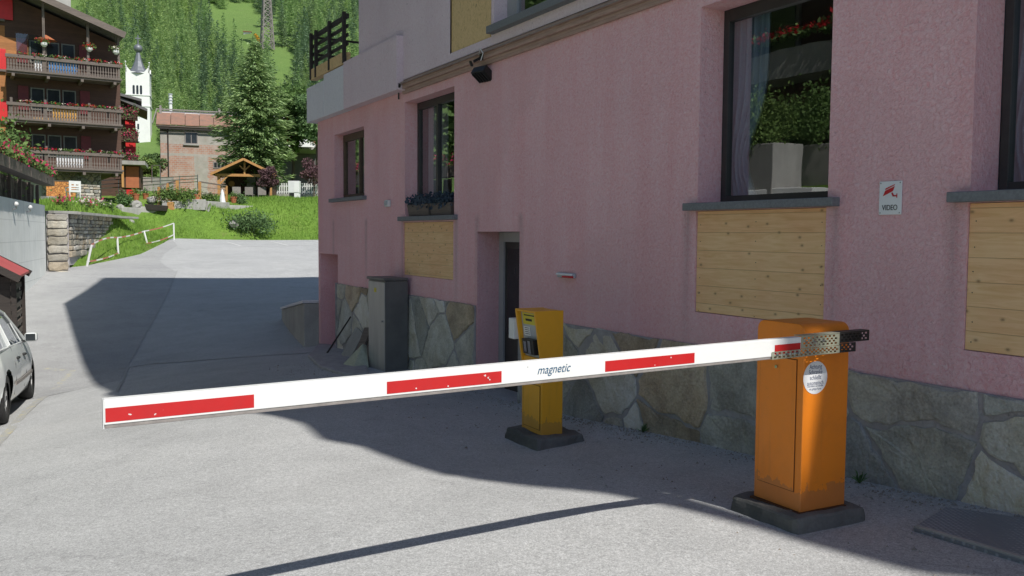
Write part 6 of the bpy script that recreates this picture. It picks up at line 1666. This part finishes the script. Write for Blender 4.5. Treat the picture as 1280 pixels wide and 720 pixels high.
for k, xx in enumerate((1.15, 2.0, 2.9)):
    o = empty('plank_chair', Vector((s0.x, Ys, gs))+Vector((math.cos(CR*.25)*xx, math.sin(CR*.25)*xx, 0))+Vector((0, .3, 0)), CR*.25+(.1, -.1, .05)[k], ['grey chair in the shelter, leftmost of three', 'grey chair in the shelter, middle of three', 'grey chair in the shelter, rightmost of three'][k], 'chair', 'grey chairs in the shelter')
    m = MB(); m.box(-.28, .28, -.03, .03, .4, .95); m.build('backrest', 'lip', o); m = MB(); m.box(-.28, .28, .0, .5, .40, .45); m.build('seat', 'lip', o)
    for x, y in ((-.26, 0), (.22, 0), (-.26, .46), (.22, .46)): m = MB(); m.box(x, x+.04, y-.02, y+.02, 0, .4); m.build('leg', 'lip', o)
# white cabinet, picket fence
Yk = 60.5; pk = at(360, 251, Yk); k0 = tz(pk.x, Yk)
o = empty('utility_cabinet', (pk.x, Yk, pk.z), 0, 'white metal cabinet on a dark stand at the top of the grass bank', 'cabinet')
hk = at(360, 226, Yk).z-pk.z; wk = at(374, 250, Yk).x-pk.x
m = MB(); m.box(0, wk, 0, .5, .55, hk); m.build('case', 'offwhite', o, bevel=.02)
m = MB(); m.box(.42, wk-.05, -.012, -.002, .6, hk-.08); m.build('door', 'plaster_w', o)
m = MB(); m.box(.08, .4, .02, .45, -.6, .545); m.build('dark_base', 'blackm', o); m = MB(); m.box(.42, wk-.03, .02, .45, -.6, .545); m.build('base', 'plaster_w', o)
Yf = 66.
f0, f1 = at(343, 235, Yf), at(412, 235, Yf); zf0, zf1 = at(370, 248, Yf).z, at(370, 229, Yf).z
o = empty('picket_fence', (f0.x, Yf, zf0), 0, 'white picket fence on a low pale wall behind the utility cabinet', 'fence')
m = MB(); L_ = f1.x-f0.x; hf = zf1-zf0
k = 0
while k*.17 < L_: m.box(k*.17, k*.17+.09, 0, .03, .35, hf); k += 1
m.build('pickets', 'offwhite', o); m = MB(); m.box(0, L_, .032, .07, .45, .52); m.box(0, L_, .032, .07, hf-.25, hf-.18); m.build('rail', 'offwhite', o)
m = MB(); m.box(0, L_, -.05, .12, -1.0, .33); m.build('low_wall', 'cem', o)
# ================================================================== GARDEN
def gpt(px, py, Y): p = terr_at(px, py, 33); return p
def gup(b, hpx): return b+Vector((0, 0, hpx/F*b.y))
Yq = 52.5
def gposts(name, pts, label, mats='tim_lt', rail=True, group=None):
    a = pts[0][0]; o = empty(name, a, 0, label, 'railing', group)
    for b_, t_ in pts:
        m = MB(); d = b_-a; m.box(d.x-.07, d.x+.07, d.y-.07, d.y+.07, d.z-.6, (t_-a).z); m.build('post', 'tim_lt', o)
    m = MB()
    for (b0, t0), (b1, t1) in zip(pts[:-1], pts[1:]):
        m.bar(t0-a, t1-a, .10, .07)
        for f in (.25, .55): m.bar((t0-a)*(1-f)+(b0-a)*f, (t1-a)*(1-f)+(b1-a)*f, .03, .03)
    m.build('rail', 'tim_gy', o); return o
gposts('wooden_railing', [(gpt(250, 256, 0), gup(gpt(250, 256, 0), 24)), (gpt(283, 253, 0), gup(gpt(283, 253, 0), 20))], 'fresh timber railing with two posts in front of the shelter')
gposts('wooden_railing', [(gpt(199, 254, 0), gup(gpt(199, 254, 0), 20)), (gpt(210, 255, 0), gup(gpt(210, 255, 0), 21)), (gpt(222, 257, 0), gup(gpt(222, 257, 0), 24))], 'timber railing of three posts in the middle of the garden')
# galvanised path handrail
a = at(120, 236, 60); b_ = at(247, 227, 70)
o = empty('path_handrail', a, 0, 'long galvanised handrail beside the garden path', 'railing')
m = MB()
for f in (0, .5, 1.0): m.bar(Vector((0, 0, f*.55)), (b_-a)+Vector((0, 0, f*.45)), .05, .06)
m.build('rail', 'steel', o)
for k in range(6):
    m = MB(); p = (b_-a)*(k/5); m.tube(p-Vector((0, 0, .6)), p+Vector((0, 0, .55)), .035); m.build('post', 'steel', o)
a = at(190, 222, 70); o = empty('hoop_rail', a, 0, 'small galvanised hoop railing by the brick house', 'railing')
m = MB(); m.path([Vector((0, 0, -.4)), Vector((0, 0, .95)), Vector((.65, 0, .95)), Vector((.65, 0, -.4))], .04); m.build('rail', 'steel', o)
# path / terrace retaining strip behind
a, b_ = at(165, 226, 70), at(200, 221, 70)
o = empty('low_wall', a, 0, 'low pale wall in front of the brick house', 'wall'); m = MB(); m.box(0, 3.2, 0, .25, -.8, .3); m.build('wall', 'cem', o)
# stone border of the beds
brd = [gpt(150, 264, 47), gpt(175, 262, 49.5), gpt(203, 262, 51.5), gpt(232, 261, 53.5), gpt(258, 260.5, 55), gpt(285, 259, 56.5), gpt(318, 256, 57.5)]
for i, (p, q) in enumerate(zip(brd[:-1], brd[1:])):
    d = q-p; L_ = d.length; o = empty('stone_border', p, math.atan2(d.y, d.x), ['pale stone kerb of the flower bed, section nearest the stone wall', 'pale stone kerb of the flower bed, second section from the stone wall', 'pale stone kerb of the flower bed, third section from the stone wall', 'pale stone kerb of the flower bed below the middle railing', 'pale stone kerb of the flower bed below the shelter railing', 'pale stone kerb of the flower bed in front of the shelter'][i], 'kerb', 'stone kerbs round the flower beds')
    m = MB(); m.box(0, L_*.98, -.15, .15, -.5, random.uniform(.12, .2)); m.build('kerb', 'cem', o, bevel=.03)
a = gpt(182, 263, 50.5); o = empty('wooden_trough', a, .1, 'dark wooden trough lying on the edge of the flower bed', 'trough')
m = MB(); m.hexa([(.1, -.2, -.1), (1.2, -.2, -.15), (1.2, .2, -.15), (.1, .2, -.1)], [(0, -.25, .28), (1.25, -.25, .18), (1.25, .25, .18), (0, .25, .28)]); m.build('trough', 'tim_blk', o, bevel=.02)
a = gpt(212, 259, 53); o = empty('timber_step', a, 0, 'small block of stacked orange timber at the flower bed edge', 'timber'); m = MB(); m.box(-.35, .3, -.1, .2, -.2, .28); m.box(-.25, .1, -.05, .15, .283, .45); m.build('blocks', 'tim_lt', o, bevel=.02)
def pot(px, py, Y, label, r_=.2, pl='leaf'):
    a = gpt(px, py, Y); o = empty('flower_pot', a, 0, label, 'flower pot', 'pots in the garden')
    m = MB(); m.lathe([(r_*.7, -.05), (r_, .28), (r_*1.1, .28), (r_*1.1, .34)], 14); m.build('pot', 'terra', o)
    m = MB(); m.clump([(random.gauss(0, r_*.7), random.gauss(0, r_*.6), .45+random.gauss(0, .1)) for _ in range(140)], .11); m.build('plant', pl, o)
pot(246, 258, 54.2, 'terracotta pot at the foot of the left shelter railing post')
pot(292, 253, 57, 'terracotta pot under the shelter beside the kerb end', .22)
pot(170, 250, 56, 'terracotta pot in the middle of the flower bed', .2)
pot(182, 249, 57, 'terracotta pot with dark plant beside the middle railing', .18, 'leafd')
a = gpt(278, 256, 56); o = empty('white_cloth', a, 0, 'white cloth draped near the shelter railing', 'cloth'); m = MB(); m.lathe([(.22, 0), (.16, .4), (.10, .75), (.03, .95)], 9); m.build('cloth', 'towelw', o)
a = gpt(246, 250, 55); o = empty('white_sign_board', a, 0, 'small white board fixed among the garden plants', 'board'); m = MB(); m.box(-.3, .3, 0, .04, .25, .50); m.box(-.03, .03, .005, .035, -.2, .25); m.build('board', 'offwhite', o)
gp = [(155, 257, 49, .5, 'leafd', 'bushy dark green garden plant at the left end of the flower bed'), (135, 262, 45, .25, 'leaf', 'low green plant beside the white chair'), (203, 253, 54, .55, 'leaf', 'tall light green plant left of the middle railing'), (214, 253, 56, .5, 'leaf', 'green plant between the posts of the middle railing'), (232, 255, 55.5, .6, 'leaf', 'large light green plant between the two railings'), (262, 254, 56.5, .45, 'leaf', 'green plant inside the shelter railing'), (300, 254, 58, .4, 'leafd', 'dark green leafy plant at the end of the kerb'), (190, 236, 62, .9, 'leaf', 'wild green bush beyond the middle railing'), (235, 225, 68, .9, 'leaf', 'green bush below the brick house front'), (256, 226, 68, 1.0, 'leafd', 'green bush between the brick house and the shelter'), (165, 240, 60, .6, 'leaf', 'rough green clump beside the path handrail'), (225, 240, 62, .7, 'leaf', 'rough green clump behind the middle railing')]
for px, py, Y, r_, mt_, lab in gp:
    a = gpt(px, py, Y); o = empty('garden_plant', a, 0, lab, 'plant', 'plants in the garden')
    m = MB(); m.clump([(random.gauss(0, r_*.5), random.gauss(0, r_*.4), r_*.5+random.gauss(0, r_*.38)) for _ in range(int(500+900*r_))], .06+.13*r_); m.build('foliage', mt_, o)
for i, (px, py, Y, mt_) in enumerate(((104, 260, 43, 'petalw'), (113, 261, 43.5, 'petal'), (126, 259, 44, 'petalw'), (196, 257, 52, 'petalw'), (203, 259, 52, 'petalw'), (78, 258, 44, 'petal'))):
    a = gpt(px, py, Y); o = empty('flower_clump', a, 0, ['white flowers just right of the white chair', 'pink flowers between the white chair and the dark bush', 'yellowish white flowers left of the dark bush', 'white flowers above the wooden trough', 'white flowers right of the wooden trough', 'purple pink flowers left of the white chair'][i], 'flowers', 'flowers in the beds')
    m = MB(); m.clump([(random.gauss(0, .22), random.gauss(0, .1), .15+random.gauss(0, .1)) for _ in range(90)], .11); m.build('leaves', 'leaf', o)
    m = MB(); m.clump([(random.gauss(0, .22), -.08+random.gauss(0, .08), .25+random.gauss(0, .08)) for _ in range(60)], .10); m.build('blossom', mt_, o)
# rocks in the bed and on the bank
for i, (px, py, Y, r_) in enumerate(((170, 262, 48.5, .38), (190, 258, 52, .3), (150, 262, 46.5, .25), (293, 283, 0, .3), (164, 279, 0, .18))):
    a = gpt(px, py, Y) if Y else terr_at(px, py, 38); o = empty('boulder', a, random.random()*3, ['pale boulder right of the dark bush', 'pale boulder left of the wooden trough', 'small pale boulder at the stone wall end', 'grey boulder in the bank beside the leafy bush', 'small boulder in the open grass bank'][i], 'rock', 'rocks in the garden and bank')
    m = MB(); m.ball((0, 0, r_*.3), r_, n=10, m=6); m.v = [(x*(1+random.uniform(-.18, .18)), y*(1+random.uniform(-.18, .18)), z*(.75+random.uniform(-.1, .1))) for x, y, z in m.v]; m.build('rock', 'cem', o)
# ================================================================== BARRIER TAPE POSTS ON THE BANK
posts = [((106.5, 334), (114.5, 306), 33.6), ((148.5, 323), (146.5, 297), 38.3), ((186.5, 309), (180, 289), 43.8), ((217.5, 298), (217, 279), 48.6)]
ob = at(106.5, 334, 33.6)
o = empty('tape_fence', ob, 0, 'rickety low fence of white tipped posts with red and white tape along the road', 'fence')
tops = []; lows = []
for (b_, t_, Y) in posts:
    pb_ = at(b_[0], b_[1], Y)-ob; pt_ = at(t_[0], t_[1], Y)-ob; m = MB(); m.tube(pb_-Vector((0, 0, .25)), pt_, .045, n=8); m.build('post', 'offwhite', o)
    tops.append(pt_); lows.append(pb_*.75+pt_*.25)
for arr, sag in ((tops, .12), (lows, .06)):
    for a, b_ in zip(arr[:-1], arr[1:]):
        m = MB(); pts = []
        for k in range(9):
            f = k/8; p = a+(b_-a)*f; p.z -= sag*4*f*(1-f)*(1 if arr is lows else -.8 if a is arr[0] else .4); pts.append(p)
        for p, q in zip(pts[:-1], pts[1:]): m.bar(p, q, .015, .055)
        m.build('tape', 'striped', o)
# ================================================================== PYLON, SHED, LOADER ON THE HILL
g1 = terr_at(334, 64, 120); Yy = g1.y
o = empty('lattice_pylon', g1, .5, 'tall steel lattice pylon on the hillside', 'pylon')
wpy = (at(343, 64, Yy).x-at(325, 64, Yy).x)*.8; hp = at(332, -60, Yy).z-g1.z
m = MB(); cs = lambda z: wpy/2*(1-.88*z/hp)
zl = [0]; 
while zl[-1] < hp*.98: zl.append(zl[-1]+max(.9, cs(zl[-1])*1.5))
for z0_, z1_ in zip(zl[:-1], zl[1:]):
    a, b_ = cs(z0_), cs(min(z1_, hp))
    for i in range(4):
        c0_ = [(-1, -1), (1, -1), (1, 1), (-1, 1)][i]; c1_ = [(-1, -1), (1, -1), (1, 1), (-1, 1)][(i+1) % 4]
        A = (c0_[0]*a, c0_[1]*a, z0_); B_ = (c0_[0]*b_, c0_[1]*b_, z1_); C_ = (c1_[0]*b_, c1_[1]*b_, z1_); D_ = (c1_[0]*a, c1_[1]*a, z0_)
        m.bar(A, B_, .15, .15); m.bar(A, C_, .07, .07); m.bar(D_, B_, .07, .07); m.bar(B_, C_, .07, .07)
m.build('lattice', 'lip', o)
m = MB()
for z_, w in ((hp*.80, 4.5), (hp*.92, 3.5)): m.bar((-w, 0, z_), (w, 0, z_), .3, .3)
m.build('crossarm', 'lip', o)
g2 = terr_at(309, 43, 120); o = empty('hill_shed', g2, .2, 'tiny pale shed with a pinkish roof on the hillside meadow', 'shed')
sc_l = g2.y/F; m = MB(); m.box(-4.5*sc_l, 4.5*sc_l, 0, 2.5, -1, 3.0*sc_l); m.build('wall', 'plaster_w', o)
m = MB(); m.hexa([(-5*sc_l, -.3, 3*sc_l), (5*sc_l, -.3, 3*sc_l), (5*sc_l, 3, 5.5*sc_l), (-5*sc_l, 3, 5.5*sc_l)], [(-5*sc_l, -.3, 3.3*sc_l), (5*sc_l, -.3, 3.3*sc_l), (5*sc_l, 3, 5.8*sc_l), (-5*sc_l, 3, 5.8*sc_l)]); m.build('roof', 'redroof', o)
g3 = terr_at(327, 57, 120); o = empty('hay_conveyor', g3, 0, 'yellow slanting conveyor beside the pylon on the hillside', 'conveyor')
m = MB(); k_ = g3.y/F; m.bar((0, 0, .3), (-9*k_, .5, 14*k_), .5, .35); m.build('belt', 'yellow', o); m = MB(); m.bar((-5*k_, 0, -1), (-5*k_, .2, 7*k_), .15, .15); m.ball((0, 0, .35), .35); m.build('support', 'blackm', o)

# ================================================================== ACROSS THE STREET (out of frame, mirrored in the panes)
def refl(px, py, t, depth=.33):
    s_, z_, p = fac(px, py, -depth); d = ray(px, py); r_ = d-2*d.dot(FN)*FN; return p+r_*t
q0 = refl(960, 60, 13); 
XO = Vector((q0.x, q0.y, 0)); OR = math.atan2(FW.y, FW.x)
OB = empty('opposite_chalet', XO, OR, 'brown timber house across the street with flowered white balconies, outside the frame', 'building')
zq = refl(960, 62, 13).z
m = MB(); m.box(-7, 7.5, 1.6, 8, -1, 12); m.build('wall', 'tim_dk', OB)
for k in range(3):
    zz_ = zq-.55+k*2.7; m = MB(); m.box(-7, 7.5, 0, 1.59, zz_, zz_+.18); m.box(-7, 7.5, -.06, .02, zz_-.2, zz_+.42); b_ = m.build('balcony', 'cem', OB)
    m = MB(); m.clump([(random.uniform(-7, 7.5), -.05+random.gauss(0, .1), zz_+.62+abs(random.gauss(0, .1))) for _ in range(2600)], .12); m.build('balcony_plants', 'leafd', b_)
    m = MB(); m.clump([(random.uniform(-7, 7.5), -.12+random.gauss(0, .08), zz_+.68+abs(random.gauss(0, .09))) for _ in range(1500)], .10); m.build('balcony_blossom', 'petalr', b_)
    for xx in (-5.5, -2.6, .4, 3.4): m = MB(); m.box(xx, xx+1.3, 1.5, 1.59, zz_+.5, zz_+2.0); w__ = m.build('window', 'winframe', OB); m = MB(); m.box(xx+.1, xx+1.2, 1.48, 1.495, zz_+.6, zz_+1.9); m.build('pane', 'win', w__)
m = MB(); m.prism([(-8, 11.8), (8.5, 11.8), (8.5, 12.0), (-8, 12.0)], -1.0, 9); m.build('roof', 'slate', OB)
for i, (px, py, t_) in enumerate(((945, 232, 10.5), (1020, 232, 12))):
    p = refl(px, py, t_); pz = refl(px, 183, t_).z
    gzz = rz1(max(p.x, -11), p.y)
    o = empty('concrete_planter', (p.x, p.y, gzz), OR, ('big pale concrete planter across the street, outside the frame', 'second concrete planter across the street, outside the frame')[i], 'planter')
    m = MB(); m.box(-.75, .75, -.2, .6, -.3, pz-gzz); m.build('tub', 'cem', o, bevel=.02)
    o2 = empty('conifer_shrub', (p.x, p.y, pz), 0, ('bushy green shrub in the first planter across the street', 'bushy green shrub in the second planter across the street')[i], 'shrub')
    m = MB(); P_ = []
    for k in range(12):
        c = (random.gauss(0, .42), random.gauss(.1, .3), random.uniform(.1, .85)); P_ += [(c[0]+random.gauss(0, .18), c[1]+random.gauss(0, .18), c[2]+random.gauss(0, .17)) for _ in range(520)]
    m.clump(P_, .075); m.build('foliage', 'leaf', o2)

p = refl(690, 12, 17); pg = rz1(-11, max(-8, min(50, p.y)))
for i, dx in enumerate((0, 3.2)):
    o = empty('street_tree', (p.x-dx*.3, p.y+dx-1, pg), 0, ('tall larch across the street, outside the frame', 'second larch across the street, outside the frame')[i], 'tree')
    bpy.data.objects.remove(o); broadleaf((p.x-dx*.3, p.y+dx-1, pg), (p.z-pg)/.72, 3.0, 4.2, ('tall leafy tree across the street, outside the frame', 'second leafy tree across the street, outside the frame')[i], 'leaf', 7000, .3, seed=60+i, name='street_tree')
# ================================================================== LIGHT, SKY, CAMERA
EL = 49.0; SD = Vector((.637, -.771))   # horizontal direction to the sun
w = bpy.data.worlds.new('World'); S.world = w; w.use_nodes = True; nt = w.node_tree
sky = nt.nodes.new('ShaderNodeTexSky'); sky.sky_type = 'NISHITA'; sky.sun_disc = False; sky.sun_elevation = math.radians(EL); sky.sun_rotation = math.atan2(SD.x, SD.y)
sky.altitude = 1600; sky.air_density = 1.0; sky.dust_density = .6
hs = nt.nodes.new('ShaderNodeHueSaturation'); hs.inputs['Saturation'].default_value = .92; nt.links.new(sky.outputs[0], hs.inputs['Color'])
nt.links.new(hs.outputs[0], nt.nodes['Background'].inputs[0]); nt.nodes['Background'].inputs[1].default_value = .115
sl = bpy.data.lights.new('sun', 'SUN'); sl.energy = 5.0; sl.angle = math.radians(.53); sl.color = (1, .965, .90)
so = bpy.data.objects.new('sun', sl); COL.objects.link(so)
dv = Vector((SD.x*math.cos(math.radians(EL)), SD.y*math.cos(math.radians(EL)), math.sin(math.radians(EL))))
so.rotation_euler = dv.to_track_quat('Z', 'Y').to_euler()
cd = bpy.data.cameras.new('camera'); cd.sensor_fit = 'HORIZONTAL'; cd.sensor_width = 36; cd.lens = F/1280*36; cd.clip_start = .05; cd.clip_end = 3000
co = bpy.data.objects.new('camera', cd); COL.objects.link(co); co.location = (0, 0, CH)
zax = -Vector((0, math.cos(PITCH), -math.sin(PITCH))); 
cx_ax = Vector((1, 0, 0)); cy_ax = zax.cross(cx_ax)
Mx = Matrix((cx_ax, cy_ax, zax)).transposed().to_4x4()
co.matrix_world = Matrix.Translation((0, 0, CH)) @ Mx @ Matrix.Rotation(ROLL, 4, 'Z')
S.camera = co
S.view_settings.view_transform = 'Standard'; S.view_settings.look = 'None'; S.view_settings.exposure = 0; S.view_settings.gamma = 1
S.render.engine = 'CYCLES'
